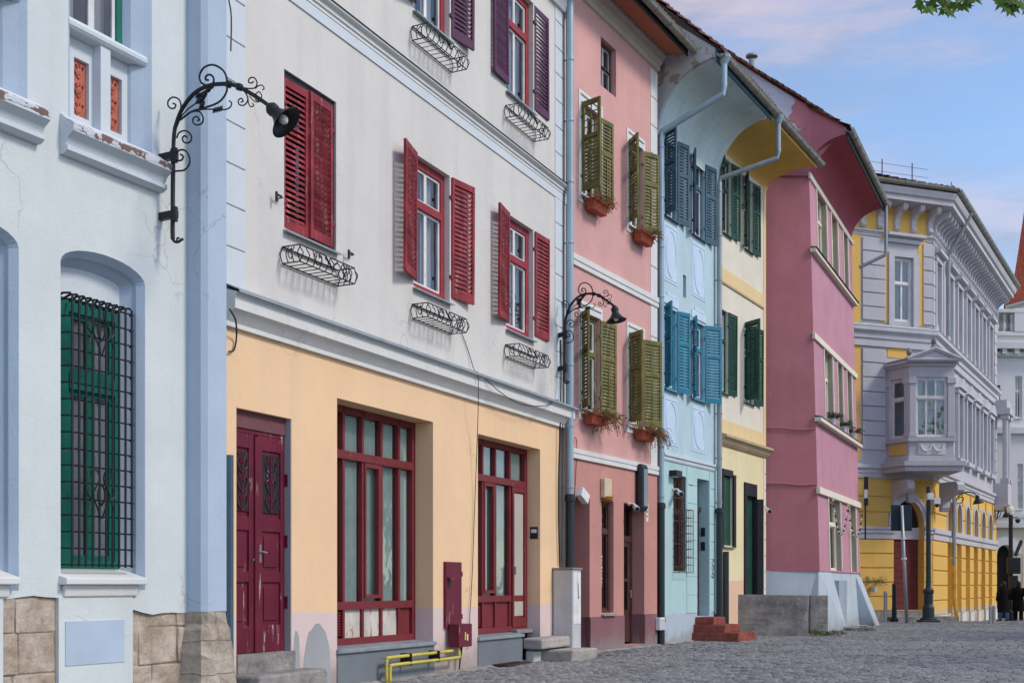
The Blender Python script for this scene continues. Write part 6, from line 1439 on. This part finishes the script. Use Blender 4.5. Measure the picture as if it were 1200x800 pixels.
q = MB(); block(q, F2.s(272), F2.s(384.5, .35), -.36, -.003, -.04, .285, rs); q.build('tread', M_['conc'], r_, bevel=.03)
r_ = empty('door_step', F2.world(F2.s(611), 0, 0), F2.rz, 'broken stone steps beside the grey cabinet below the shop door', 'step')
q = MB(); block(q, .03, F2.s(652)-F2.s(611), -.34, .0, .20, .385, rs, .02); q.build('upper_stone', M_['step'], r_, bevel=.03)
q = MB(); block(q, .42, 1.55, -.72, -.02, -.03, .185, rs, .02); q.build('lower_stone', M_['step'], r_, bevel=.03)
q = MB(); block(q, .10, .40, -.18, -.02, -.02, .17, rs, .015); q.build('packing_stone', M_['cab'], r_, bevel=.015)
r_ = empty('utility_cabinet', F2.world(F2.s(647), 0, 0), F2.rz, 'grey concrete utility cabinet on the kerb between cream and pink houses', 'cabinet')
ta = F2.perp(F2.s(647), 671)[0]; wc_ = F2.s(681, ta)-F2.s(647); hc = F2.perp(F2.s(647), 671, 667)[1]
q = MB(); q.box(0, wc_, -ta, -.02, .10, hc); q.build('case', M_['cab'], r_, bevel=.012)
q = MB(); q.box(.03, wc_/2-.006, -ta-.008, -ta+.01, .58, hc-.05); q.box(wc_/2+.006, wc_-.03, -ta-.008, -ta+.01, .58, hc-.05); q.build('door', M_['white'], r_, bevel=.004)
q = MB(); q.box(.03, wc_-.03, -ta-.006, -ta+.01, .13, .56); q.build('base_panel', M_['cab'], r_, bevel=.004)
q = MB(); q.box(-.02, wc_+.02, -ta-.02, -.0, hc, hc+.035); q.build('lid', M_['conc'], r_, bevel=.01); q = MB(); q.box(-.02, wc_+.03, -ta-.03, -.0, -.05, .10); q.build('base', M_['step'], r_, bevel=.01)
q = MB(); q.tube(smooth_path([(wc_*.55,-ta-.011,1.28),(wc_*.62,-ta-.011,1.1),(wc_*.6,-ta-.011,1.02),(wc_*.75,-ta-.011,1.05)]), .006, 4); q.build('scrawl', M_['black'], r_)
r_ = empty('door_step', F4.world(F4.s(811), 0, 0), F4.rz, 'three red painted steps in front of the light blue house', 'step', None)
for i, (xa, ln, t_, z0, z1) in enumerate(((0, 1.20, 1.08, -.03, .19), (.09, 1.0, .74, .19, .36), (.19, .76, .44, .36, .525))):
    q = MB(); block(q, xa, xa+ln, -t_, -.0, z0, z1, rs, .006); q.build('step', M_['redstep'], r_, bevel=.012)
# concrete parapet by the stair well
Pa = Vector((F5.world(F5.s(867))[0]-.1, F5.world(F5.s(867))[1]+.0)); Yp = 30.2
pxw = lambda px, Y: (px-CX)/FPX*Y
r_ = empty('concrete_parapet', (pxw(867, 29.5), 29.5, 0), math.atan2(-.3, pxw(947, 29.2)-pxw(867, 29.5)), 'stained grey concrete parapet wall with a broken corner beside the red steps', 'wall')
Lp = math.hypot(pxw(947, 29.2)-pxw(867, 29.5), .3); hp = EYE+(HOR-697)/FPX*29.4
q = MB(); q.extrude([(-.25,0,-.05),(Lp,0,-.05),(Lp,0,hp*.36),(Lp-.06,0,hp*.40),(Lp-.12,0,hp*.47),(Lp-.07,0,hp*.55),(Lp-.03,0,hp*.62),(Lp,0,hp*.66),(Lp,0,hp),(-.25,0,hp+.02)], (0,.14,0)); q.build('panel', M_['conc'], r_, bevel=.01)
q = MB(); q.box(Lp-.13, Lp-.004, .02, .13, hp*.3, hp*.7); q.build('exposed_aggregate', M_['piers'], r_)
r_ = empty('concrete_parapet', (pxw(949.5, 30.9), 30.9, 0), .02, 'short dark concrete parapet behind the long one, against the blue grey plinth', 'wall')
q = MB(); q.box(0, pxw(970.5, 30.9)-pxw(949.5, 30.9), 0, .16, -.05, EYE+(HOR-697)/FPX*30.9); q.build('panel', M_['conc'], r_, bevel=.015)
# rubble by the buttress
for i, (px, py, s_) in enumerate(((984, 741, .16), (994, 737.5, .30), (1001, 738.5, .26), (1008, 735, .20), (990, 741, .12), (1014, 734, .15))):
    Y = EYE*FPX/(py-HOR); q = MB(); block(q, -s_, s_, -s_*.6, s_*.6, -.03, s_*.35, random.Random(i), s_*.18)
    o = q.build('rubble_stone', M_['step'] if i % 2 else M_['conc'], None, bevel=.02, loc=(pxw(px, Y), Y, gz(pxw(px, Y), Y)), rot=(0, 0, i*.9))
    tag(o, ('dark stone lump lying at the foot of the buttress', 'flat broken slab lying by the blue grey plinth', 'pale stone slab on the cobbles before the buttresses', 'grey stone lump near the far buttress', 'smallest stone lump beside the near buttress', 'stone lump in the weeds by the far buttress')[i], 'stone', 'loose stones by the corner house')
wd = MB(); rs = random.Random(11)
for i in range(26):
    px = rs.uniform(950, 1022); Y = EYE*FPX/(rs.uniform(732, 741)-HOR) if px > 985 else EYE*FPX/(rs.uniform(740, 745)-HOR); tuft(wd, (pxw(px, Y), Y, .0), .12, 9, rs, .2, .09, 1)
tag(wd.build('weeds', leafmat('weed_leaves', (.06,.09,.02), (.16,.17,.05)), None), kind='stuff')
# small wall fittings
def fitting(name, F, px, py, t, lab, cat, fn, group=None):
    r_ = empty(name, F.world(F.s(px), t, F.z(px, py)), F.rz, lab, cat, group); fn(r_); return r_
def alarm(r_):
    q = MB(); q.box(-.16, .16, -.10, 0, -.17, .20); q.build('case', M_['plastic'], r_, bevel=.02); q = MB(); q.lathe([(.13,-.06),(.12,.0),(.06,.04)], (0,-.06,-.2), (0,0,-1), 12); q.build('strobe', plain('amber_lens', (.4,.16,.02), .3), r_)
fitting('alarm_siren', F3, 707.5, 573, .0, 'cream alarm siren with amber base on the salmon wall', 'alarm', alarm)
def oval(r_):
    q = MB(); q.box(-.17, .17, -.16, -.0, -.5, .45); q.build('case', M_['black'], r_, bevel=.07)
    q = MB(); q.box(-.10, .10, -.168, -.155, -.40, .35); q.build('lens', plain('dark_lens', (.06,.10,.12), .15, .6), r_, bevel=.006)
fitting('wall_light', F3, 748, 570, .0, 'black rounded wall light on the salmon wall above the door', 'light', oval)
def flood(r_):
    q = MB(); q.add([tuple(Matrix.Rotation(R(28), 3, 'Y') @ Vector(p)) for p in [(-.15,-.16,-.09),(.15,-.16,-.09),(.15,-.04,-.09),(-.15,-.04,-.09),(-.15,-.16,.09),(.15,-.16,.09),(.15,-.04,.09),(-.15,-.04,.09)]], [(0,3,2,1),(4,5,6,7),(0,1,5,4),(1,2,6,5),(2,3,7,6),(3,0,4,7)]); q.build('case', M_['white'], r_, bevel=.01)
    q = MB(); q.box(-.02, .02, -.05, .02, -.05, .05); q.build('bracket', M_['black'], r_)
fitting('junction_box', F3, 669, 581, .14, 'tilted white box on the drainpipe between cream and pink houses', 'box', flood)
def camera_(r_):
    q = MB(); q.tube([(0,0,0),(0,-.12,.0),(0,-.16,-.05)], .02, 6); q.lathe([(.03,.02),(.045,.02)], (0,0,0), (0,-1,0), 8); q.build('bracket', M_['white'], r_)
    q = MB(); q.tube([(.12,-.10,-.06),(-.14,-.26,-.12)], .055, 10); q.build('body', M_['white'], r_); q = MB(); q.tube([(-.141,-.2605,-.122),(-.16,-.272,-.127)], .045, 10); q.build('lens', M_['black'], r_)
fitting('security_camera', F5, 892.5, 594, .0, 'white security camera on the cream house corner above the dark door', 'camera', camera_)
fitting('security_camera', F4, 788, 573, .0, 'white security camera beside the barred window of the light blue house', 'camera', camera_)
fitting('security_camera', F3, 736, 590, .0, 'white camera over the brown door of the pink house', 'camera', lambda r_: camera_(r_))
def plate(w_, h_, m, ink):
    def f(r_):
        q = MB(); q.box(-w_/2, w_/2, -.012, .0, -h_/2, h_/2); q.build('plate', M_[m], r_)
        q = MB()
        for i in range(3): q.box(-w_*.34, w_*(.34-.12*i), -.0145, -.0125, h_*(.22-.24*i), h_*(.32-.24*i))
        q.build('print', M_[ink], r_)
    return f
def jamb_plate(r_):
    q = MB(); q.box(0, .012, -.07, .07, -.10, .10); q.build('plate', M_['black'], r_); q = MB(); q.box(-.004, 0, -.05, .05, .0, .06); q.build('print', M_['white'], r_)
r_ = empty('notice_plate', F2.world(s2b-.014, -.11, F2.z(626, 624, -.11)), F2.rz, 'small dark notice plate on the peach jamb right of the shop door', 'notice'); jamb_plate(r_)
fitting('notice_plate', F3, 758, 600, .0, 'narrow cream notice right of the brown door on the pink house', 'notice', plate(.10, .38, 'ivory', 'brownwood'))
fitting('meter_box', F3, 768.5, 731, .02, 'small grey box low on the wall by the dark drainpipe', 'meter box', lambda r_: (MB().box(-.06, .22, -.10, 0, -.12, .14).build('case', M_['white'], r_, bevel=.01), MB().box(-.03, .19, -.106, -.1, -.09, .11).build('lid', M_['cab'], r_)))
fitting('lamp_bracket', F4, 786, 555, .0, 'black box lamp over the barred window of the light blue house', 'light', lambda r_: (MB().box(-.1, .22, -.18, -.0, -.06, .07).build('case', M_['black'], r_, bevel=.01), MB().box(-.07, .19, -.16, -.03, -.066, -.061).build('lens', M_['white'], r_)))
# graffiti squiggle under the intercoms and dark bird-like stain above the cornice of the cream house
q = MB(); x = F4.s(833.5); z = F4.z(833, 665)
for k, P in enumerate(([(0,0),(.06,.08),(.12,0),(.05,-.06),(0,0)], [(.02,-.1),(.12,-.16),(.06,-.24),(.0,-.18),(.12,-.1)], [(.0,.1),(.1,.16),(.04,.2)])): q.tube(smooth_path([(x+a, -.016, z+b) for a, b in P], 3), .008, 4)
tag(q.build('graffiti', M_['black'], None, loc=(F4.o.x, F4.o.y, 0), rot=(0, 0, F4.rz)), 'small black scrawl on the turquoise wall right of the door', 'graffiti')
# sign board with no visible writing on its edge, fixed to the corner house
r_ = empty('hanging_sign', F6.world(e6-.05, .1, F6.z(1007, 600)), F6.rz, 'narrow dark projecting sign with a pale label on the corner house', 'sign')
q = MB(); q.box(0, .08, -.15, -.02, .22, 1.12); q.tube([(.04,-.06,-.85),(.04,-.06,.24)], .03, 6); q.build('board', M_['black'], r_, bevel=.01); q = MB(); q.box(-.006, .0, -.14, -.03, .45, .72); q.build('label_panel', M_['white'], r_)
# bead garland on the ground floor of the corner house
r_ = empty('garland', F6.world(0, .0, 0), F6.rz, 'black and white bead garland swagged across the ground floor windows', 'garland')
for col_, ph in (('white', 0), ('black', 1)):
    q = MB(); xs_ = [Gg[0][0], Gg[0][1]+.6, Gg[1][1]+.6]
    for a, b in zip(xs_, xs_[1:]):
        n = 22
        for i in range(ph, n, 2):
            t = i/n; x = a+(b-a)*t; z = zg1-.08-(.9*(1-(2*t-1)**2)); c = (x, -.10, z)
            q.lathe([(0,-.034),(.026,-.016),(.032,.0),(.026,.016),(0,.034)], c, n=6)
    q.tube([(xs_[0]+(xs_[-1]-xs_[0])*j/44, -.10, zg1-.08-(.9*(1-(2*((j/22) % 1)-1)**2))) for j in range(45)], .006, 4)
    q.build('bead_string', M_[col_], r_)
# street furniture near the palace
def stand(px, py): Y = EYE*FPX/(py-HOR); return pxw(px, Y), Y
def bollard(px, py, htpy, r0, m, lab, kind):
    x, Y = stand(px, py); h = (py-htpy)/FPX*Y; r_ = empty('bollard', (x, Y, gz(x, Y)), 0, lab, 'bollard', 'bollards along the palace')
    q = MB(); q.lathe([(r0,0),(r0,h-.04),(r0*.85,h-.01),(r0*.3,h)], (0,0,0), n=12); q.build('post', M_[m], r_)
    q = MB(); 
    if kind: q.lathe([(r0*1.9,0),(r0*1.9,.10),(r0*1.15,.14),(r0*1.1,.5)], (0,0,0), n=12)
    else: q.lathe([(r0*1.5,0),(r0*1.5,.03)], (0,0,0), n=12)
    q.build('foot', M_[m], r_)
bollard(1037.5, 728, 692, .065, 'steel', 'grey steel bollard before the golden wall, left of the black one', 0)
bollard(1048, 728, 683, .075, 'black', 'tall black bollard at the left of the oxblood portal', 1)
bollard(1160.5, 730, 709, .05, 'steel', 'short grey bollard near the far end of the palace, left of a pair', 0)
bollard(1164.8, 730, 709, .05, 'steel', 'short grey bollard near the far end of the palace, beside the people', 0)
x, Y = stand(1063, 730); h = (730-592)/FPX*Y
r_ = empty('sign_post', (x, Y, gz(x, Y)), 0, 'leaning grey post carrying a dark sign seen from behind', 'sign post')
q = MB(); dxt = pxw(1056.5, Y)-x; q.tube([(0,0,-.1),(dxt,0,h)], .055, 10); q.build('post', M_['zinc'], r_, smooth=True)
q = MB(); q.box(dxt-.32, dxt+.36, .06, .09, h-.82, h+.02); q.build('panel', plain('navy_sign_back', (.012,.028,.045), .6), r_, bevel=.006)
q = MB(); q.lathe([(.09,-.03),(.09,.03)], (dxt*.55,0,h*.55), n=10); q.lathe([(.09,-.03),(.09,.03)], (dxt*.72,0,h*.72), n=10); q.build('clamp', M_['white'], r_)
x, Y = stand(1088, 728.5); h = (728.5-570)/FPX*Y
r_ = empty('lamp_post', (x, Y, gz(x, Y)), 0, 'dark iron post with thick base and two white cameras below the oriel', 'post')
q = MB(); q.lathe([(.28,0),(.28,.12),(.20,.16),(.19,.5),(.15,.6),(.15,.95),(.18,1.0),(.18,1.08),(.10,1.14),(.085,1.2),(.07,h)], (0,0,0), n=14); q.build('shaft', M_['greenpost'], r_, smooth=False)
q = MB(); q.box(-.3, .3, -.3, .3, -.1, .08); q.build('base', M_['greenpost'], r_, bevel=.02)
for zz, dx_ in ((h-.35, .0), (h-.5, .22)):
    q = MB(); q.box(dx_-.1, dx_+.12, -.2, -.06, zz-.1, zz+.12); q.tube([(0,0,zz),(dx_,-.1,zz)], .03, 6); q.build('camera', M_['white'], r_, bevel=.02)
q = MB(); q.lathe([(.07,0),(.08,.06),(.03,.12)], (.24,-.13,h-.58), (0,-.2,-1), 10); q.build('camera_dome', M_['black'], r_)
Yq = 52.5; x = pxw(1184.5, Yq)
r_ = empty('signal_post', (x, Yq, gz(x, Yq)), 0, 'black post with boxes and a tilted sign behind the people', 'post')
z_ = lambda py: EYE+(HOR-py)/FPX*Yq-gz(x, Yq)
q = MB(); q.tube([(0,0,-.1),(0,0,z_(603))], .09, 10); q.lathe([(.2,0),(.2,.4),(.12,.5)], (0,0,0), n=10); q.build('post', M_['black'], r_)
q = MB(); q.box(-.2, .34, -.25, .0, z_(672), z_(653)); q.box(-.1, .25, -.2, .0, z_(690), z_(674)); q.build('signal_box', M_['black'], r_, bevel=.03)
q = MB(); q.extrude([(.1,-.1,z_(650)),(.22,-.1,z_(652)),(.5,-.1,z_(634)),(.38,-.1,z_(632))], (0,.05,0)); q.build('sign', M_['greenpost'], r_)
q = MB(); q.lathe([(.05,-.14),(.12,-.12),(.14,0),(.10,.12),(.03,.16)], (-.04,0,z_(597)), n=10); q.build('lantern', M_['ivory'], r_)
q = MB(); q.tube([(0,0,z_(606)),(.3,-.02,z_(606)),(.3,-.02,z_(609))], .02, 5); q.lathe([(.1,0),(.11,.1),(.05,.17)], (.3,-.02,z_(608)), (0,0,-1), 10); q.build('dome_camera', M_['black'], r_)
q = MB(); x_, Y_ = stand(600, 778.5); q.box(-.45, .45, -.14, .14, .0, .022)
for i in range(14): q.box(-.42+.062*i, -.39+.062*i, -.12, .12, .0221, .028)
tag(q.build('drain_grate', M_['brownwood'], None, loc=(x_, Y_, .004), rot=(0, 0, F2.rz)), 'rusty drain grate set in the cobbles below the broken steps', 'drain')
# cables
def cable(F, pts, r, lab, m='cable', t=.02):
    P = [(F.s(px, tt), -tt, F.z(px, py, tt)) for px, py, tt in [(p if len(p) == 3 else (*p, t)) for p in pts]]
    q = MB(); q.tube(smooth_path(P, 4), r, 5); tag(q.build('cable', M_[m], None, loc=(F.o.x, F.o.y, 0), rot=(0, 0, F.rz)), lab, 'cable', 'cables on the fronts')
cable(F2, [(541,390),(549,412),(556,434,.06),(560,438,.2),(560.5,470,.2),(559,520,.10),(556,600,.03),(553,680,.03),(548,760,.03)], .006, 'thin black cable dropping from the ledge past the maroon cupboard')
cable(F2, [(520,431,.05),(545,433,.06),(558,436,.06),(572,447,.21),(590,462,.235),(612,474,.24),(640,475,.24),(652,468,.1),(657,475,.05)], .007, 'black cable sagging along the cream ledge towards the drainpipe')
cable(F2, [(269,362,.2),(276,375,.16),(277,395,.04),(274,410,.03),(268,412,.03)], .010, 'black cable loop at the left end of the cream ledge')
cable(F2, [(657,398,.03),(657.5,440,.04),(656.5,500,.06),(655,545,.05),(654.5,600,.04),(656,660,.04)], .014, 'bundle of dark cables beside the drainpipe of the cream house')
cable(F2, [(661,0.5,.04),(661.5,120,.04),(661,260,.04),(660.5,380,.04),(660,470,.06),(659,560,.06),(658.5,660,.06)], .008, 'straight dark cable beside the blue drainpipe')
cable(F3, [(673,405,.03),(677,440,.03),(684,470,.1),(691,488,.12),(699,470,.3),(707,430,.5),(713,380,.6),(716,365,.6)], .004, 'pale thin cable looping from the lamp across an olive shutter', 'palecable')
cable(F3, [(672,600,.02),(674,570,.02),(676,520,.03),(673,512,.05)], .007, 'dark cable curling on the pink wall by the drainpipe')
cable(F1, [(268,0,.26),(271,20,.26),(270.5,60,.26)], .008, 'dark cable hanging beside the blue pier')

# ------------------------------------------------------------------ people
def person(px, feet, head, heading, lab, coat_hem, legm, stride, lean=0, arm=0, hairlen=.0):
    Y = 51.0; x = pxw(px, Y); H = (feet-head)/FPX*Y; k = H/1.72
    r_ = empty('person', (x, Y, gz(x, Y)), heading, lab, 'person')
    me = bpy.data.meshes.new('body')
    J = [(0,0,.93,.13),(0,0,1.12,.125),(0,.01,1.34,.105),(0,.0,1.46,.065),(0,-.01,1.53,.06),(0,-.02,1.61,.095),(0,-.015,1.69,.07),
         (-.10,0,.88,.095),(-.11,stride*.4,.50,.062),(-.11,stride*.9,.09,.045),(-.12,stride*.9-.12,.04,.04),(.10,0,.88,.095),(.11,-stride*.3,.50,.062),(.11,-stride*.9+.05,.09,.045),(.12,-stride*.9-.10,.04,.04),
         (-.165,0,1.385,.042),(-.27,.03,1.14,.036),(-.25,-.10-arm,.95+arm*.9,.034),(-.24,-.16-arm,.90+arm*1.1,.03),(.165,0,1.385,.042),(.27,.03,1.14,.036),(.25,-.09,.92,.034),(.24,-.13,.85,.03)]
    E = [(0,1),(1,2),(2,3),(3,4),(4,5),(5,6),(0,7),(7,8),(8,9),(9,10),(0,11),(11,12),(12,13),(13,14),(2,15),(15,16),(16,17),(17,18),(2,19),(19,20),(20,21),(21,22)]
    me.from_pydata([(a*k, b*k, c*k) for a, b, c, _ in J], E, []); me.update()
    o = link('body', me, None, r_); sk = o.modifiers.new('skin', 'SKIN')
    for v, (_, _, _, rd) in zip(me.skin_vertices[0].data, J): v.radius = (rd*k, rd*k)
    me.skin_vertices[0].data[0].use_root = True
    o.modifiers.new('sub', 'SUBSURF').levels = 1; o.modifiers['sub'].render_levels = 2; me.materials.append(M_['skin'])
    for sx, st in ((-1, 1), (1, -1)):
        q = MB(); q.tube([(sx*.10*k,0,.90*k),(sx*.11*k,stride*(.4 if sx < 0 else -.3)*k,.50*k),(sx*.11*k,(stride*.9*st+(.05 if sx > 0 else 0))*k,.10*k)], [.115*k,.088*k,.075*k], 10); q.build('trouser_leg', M_[legm], r_, smooth=True)
        q = MB(); yy = (stride*.9*st+(.05 if sx > 0 else 0))*k
        q.lathe([(.05,-.20),(.055,-.1),(.06,.02),(.05,.07)], (sx*.115*k, yy-.02, .045*k), (0,-1,-.0) if False else (0,1,0), 8); q.build('shoe', M_['black'], r_, smooth=True)
    q = MB(); n = 14; rings = [(coat_hem,.27,.20),(.62,.25,.185),(.85,.235,.17),(1.05,.205,.15),(1.25,.225,.15),(1.38,.225,.135),(1.44,.14,.10),(1.51,.085,.085)]
    vs = [((a*k)*math.cos(2*math.pi*i/n)*(1+.03*math.sin(5*i)), (b*k)*math.sin(2*math.pi*i/n), z*k) for z, a, b in rings for i in range(n)]
    q.add(vs, [(j*n+i, j*n+(i+1) % n, (j+1)*n+(i+1) % n, (j+1)*n+i) for j in range(len(rings)-1) for i in range(n)])
    for sx in (-1, 1):
        A = arm if sx < 0 else 0
        q.tube(smooth_path([(sx*.16*k,0,1.42*k),(sx*.22*k,.0,1.36*k),(sx*.275*k,.03*k,1.13*k),(sx*.25*k,(-.09-A)*k,(.95+A*.9)*k)], 3), [.07*k]*4+[.075*k]*3+[.062*k]*3, 9)
    q.build('coat', M_['coat'], r_, smooth=True)
    q = MB(); hr = [(.0,.125),(.06,.115),(.098,.06),(.108,.0),(.102,-.06-hairlen*.5),(.085,-.10-hairlen),(.06,-.12-hairlen)]
    q.lathe([(a*k, b*k) for a, b in hr], (0,.018*k,1.635*k), (0,.12,1), 14, cap=False); q.build('hair', M_['hair'], r_, smooth=True)
    # face: nose, eyes, ears set on the head
    q = MB(); q.lathe([(.014,0),(.010,.02),(.003,.03)], (0,-.105*k,1.60*k), (0,-1,-.2), 6)
    for sx in (-1, 1): q.lathe([(.012,0),(.006,.008)], (sx*.035*k,-.098*k,1.625*k), (0,-1,0), 6); q.lathe([(.03,0),(.02,.015)], (sx*.093*k,-.01*k,1.605*k), (sx,0,0), 6)
    q.build('face', M_['skin'], r_); return r_
person(1176, 728.5, 682, R(188), 'person in a long black coat and blue jeans seen from behind, at the palace end', .42, 'jeans', .12, hairlen=.06)
person(1193.5, 731, 684, R(150), 'person in a black coat and dark trousers at the right edge of the picture', .45, 'trousers', .05, arm=.18, hairlen=.03)

# ------------------------------------------------------------------ trees of the square, beyond the right edge; one hangs a twig into view
def maple_leaf(mb, o, u, v, s):
    n_ = u.cross(v)
    P = [(0,-.1),(.18,.0),(.55,-.12),(.42,.16),(.85,.42),(.45,.45),(.38,.62),(.18,.55),(0,1.05),(-.18,.55),(-.38,.62),(-.45,.45),(-.85,.42),(-.42,.16),(-.55,-.12),(-.18,.0)]
    c = o + v*s*.35 + n_*s*.06
    mb.add([o + u*(a*s) + v*(b*s) - n_*(abs(a)*s*.15) for a, b in P] + [c], [(i, (i+1) % 16, 16) for i in range(16)])
def limb(mb, a, b, r0, r1, rs, n=5):
    P = [a.lerp(b, i/n) + Vector((rs.uniform(-1,1), rs.uniform(-1,1), rs.uniform(-1,1)))*(.05*(b-a).length*(0 if i in (0, n) else 1)) for i in range(n+1)]
    mb.tube(P, [r0+(r1-r0)*i/n for i in range(n+1)], 7); return P
def tree(base, h, rad, seed, lab, cnt, size, twigs=()):
    rs = random.Random(seed); r_ = empty('maple_tree', base, 0, lab, 'tree', 'maples of the square'); b, c = MB(), MB()
    top = Vector((rs.uniform(-.3,.3), rs.uniform(-.3,.3), h*.45)); limb(b, Vector((0,0,-.1)), top, .22, .15, rs)
    tips = []
    for i in range(9):
        a = i*2.4+rs.uniform(-.3,.3); e = top + Vector((math.cos(a)*rad*rs.uniform(.4,.8), math.sin(a)*rad*rs.uniform(.4,.8), h*rs.uniform(.12,.5)))
        limb(b, top-Vector((0,0,rs.uniform(0,.8))), e, .09, .03, rs)
        for k in range(4):
            f = e + Vector((rs.gauss(0,1), rs.gauss(0,1), rs.gauss(0,.6)))*rad*.28; limb(b, e, f, .03, .01, rs, 3); tips.append((f, rad*.26)); tips.append((e.lerp(f, .4), rad*.2))
    for t, sp in tips:
        for i in range(cnt):
            o = t + Vector((rs.gauss(0,1), rs.gauss(0,1), rs.gauss(0,.7)))*sp; v = Vector((rs.uniform(-1,1), rs.uniform(-1,1), rs.uniform(-1.2,.3))).normalized(); u = v.cross(Vector((rs.uniform(-1,1), rs.uniform(-1,1), .6))).normalized()
            if size > .12: c.add([o-u*size*.5, o+v*size*.7-u*0, o+u*size*.5, o-v*size*.5], [(0,1,2,3)])
            else: maple_leaf(c, o, u, v, size*rs.uniform(.7, 1.2))
    B = Vector(base)
    for (P, lv) in twigs:
        Pl = [Vector(p)-B for p in P]; b.tube(smooth_path([top] + Pl, 4), [.05]+[.018]*3+[.007]*(len(smooth_path([top]+Pl, 4))-4), 5)
        for px, py, Y, s_ in lv:
            o = Vector((pxw(px, Y), Y, EYE+(HOR-py)/FPX*Y))-B; v = Vector((rs.uniform(-.7,.5), rs.uniform(-.4,.4), rs.uniform(-.9,-.1))).normalized(); u = v.cross(Vector((rs.uniform(-.4,.4), -1, rs.uniform(-.1,.6)))).normalized(); maple_leaf(c, o, u, v, s_)
            mid_ = min(Pl, key=lambda p_: (p_-o).length); b.tube([mid_, (mid_+o)/2+Vector((0,0,.03)), o], .004, 4)
    b.build('trunk', M_['bark'], r_); c.build('crown', M_['leaf'], r_); return r_
def w3(px, py, Y): return (pxw(px, Y), Y, EYE+(HOR-py)/FPX*Y)
rs = random.Random(21)
lv1 = [(1081,3,8,.075),(1087,8,8,.085),(1095,3,8.05,.085),(1105,7,8.0,.085),(1113,10,8.0,.09),(1121,3,8.1,.085),(1129,5,8.1,.085),(1137,-1,8.05,.08),(1108,-4,8.1,.10),(1140,-5,8,.1),(1098,-8,8,.1),(1122,-8,8,.1)]
lv2 = [(1179,4,8.2,.08),(1184,9,8.2,.09),(1191,5,8.2,.08),(1197,2,8.2,.09),(1176,-2,8.2,.09),(1203,5,8.2,.09),(1188,-1,8.2,.09)]
tree((8.2, 9.5, 0), 8.5, 2.6, 4, 'maple whose leafy twigs dip into the top right corner of the sky', 55, .10,
     twigs=[([w3(1260,-160,8.6), w3(1190,-60,8.3), w3(1140,-14,8.1), w3(1098,-3,8.0)], lv1), ([w3(1240,-90,8.4), w3(1200,-20,8.25), w3(1184,-4,8.2)], lv2)])
for i, (x, y, s_) in enumerate(((22.5, 25.5, 1), (29, 36, 2), (21.5, 15, 3))):
    tree((x, y, gz(x, y)), 9.5, 3.4, 30+i, ('maple in the square opposite the cream house, mirrored in its shop window', 'farthest maple of the square, across from the palace', 'maple in the square opposite the white house')[i], 55, .26)

# pale house across the square, mirrored in the shop windows
BO = empty('town_house', (42, 45, -.4), R(-114), 'pale house across the square that shows only as a reflection in the shop window', 'house')
oh = [rect(1.2+2.6*i, 2.3+2.6*i, z0, z0+1.9) for i in range(11) for z0 in (1.2, 5.0, 8.6)]
q = MB(); q.sheet(rect(0, 30, -.3, 11.6), oh, 0, (.2,)*len(oh)); q.build('wall', M_['white_wall'], BO)
q = MB(); q.box(.05, 29.9, .22, .3, 0, 11.5); q.build('window_glazing', M_['dark'], BO)
q = MB(); q.box(0, 30, .3, 8, -.3, 11.5); q.profile_x([(-.5,11.6),(-.5,11.75),(4,15.5),(8.4,11.75),(8.4,11.6)], 0, 30); q.build('roof', M_['tile'], BO)
q = MB(); q.profile_x([(0,4.1),(-.15,4.15),(-.15,4.3),(0,4.35)], 0, 30); q.build('string_course', M_['trim_white'], BO)
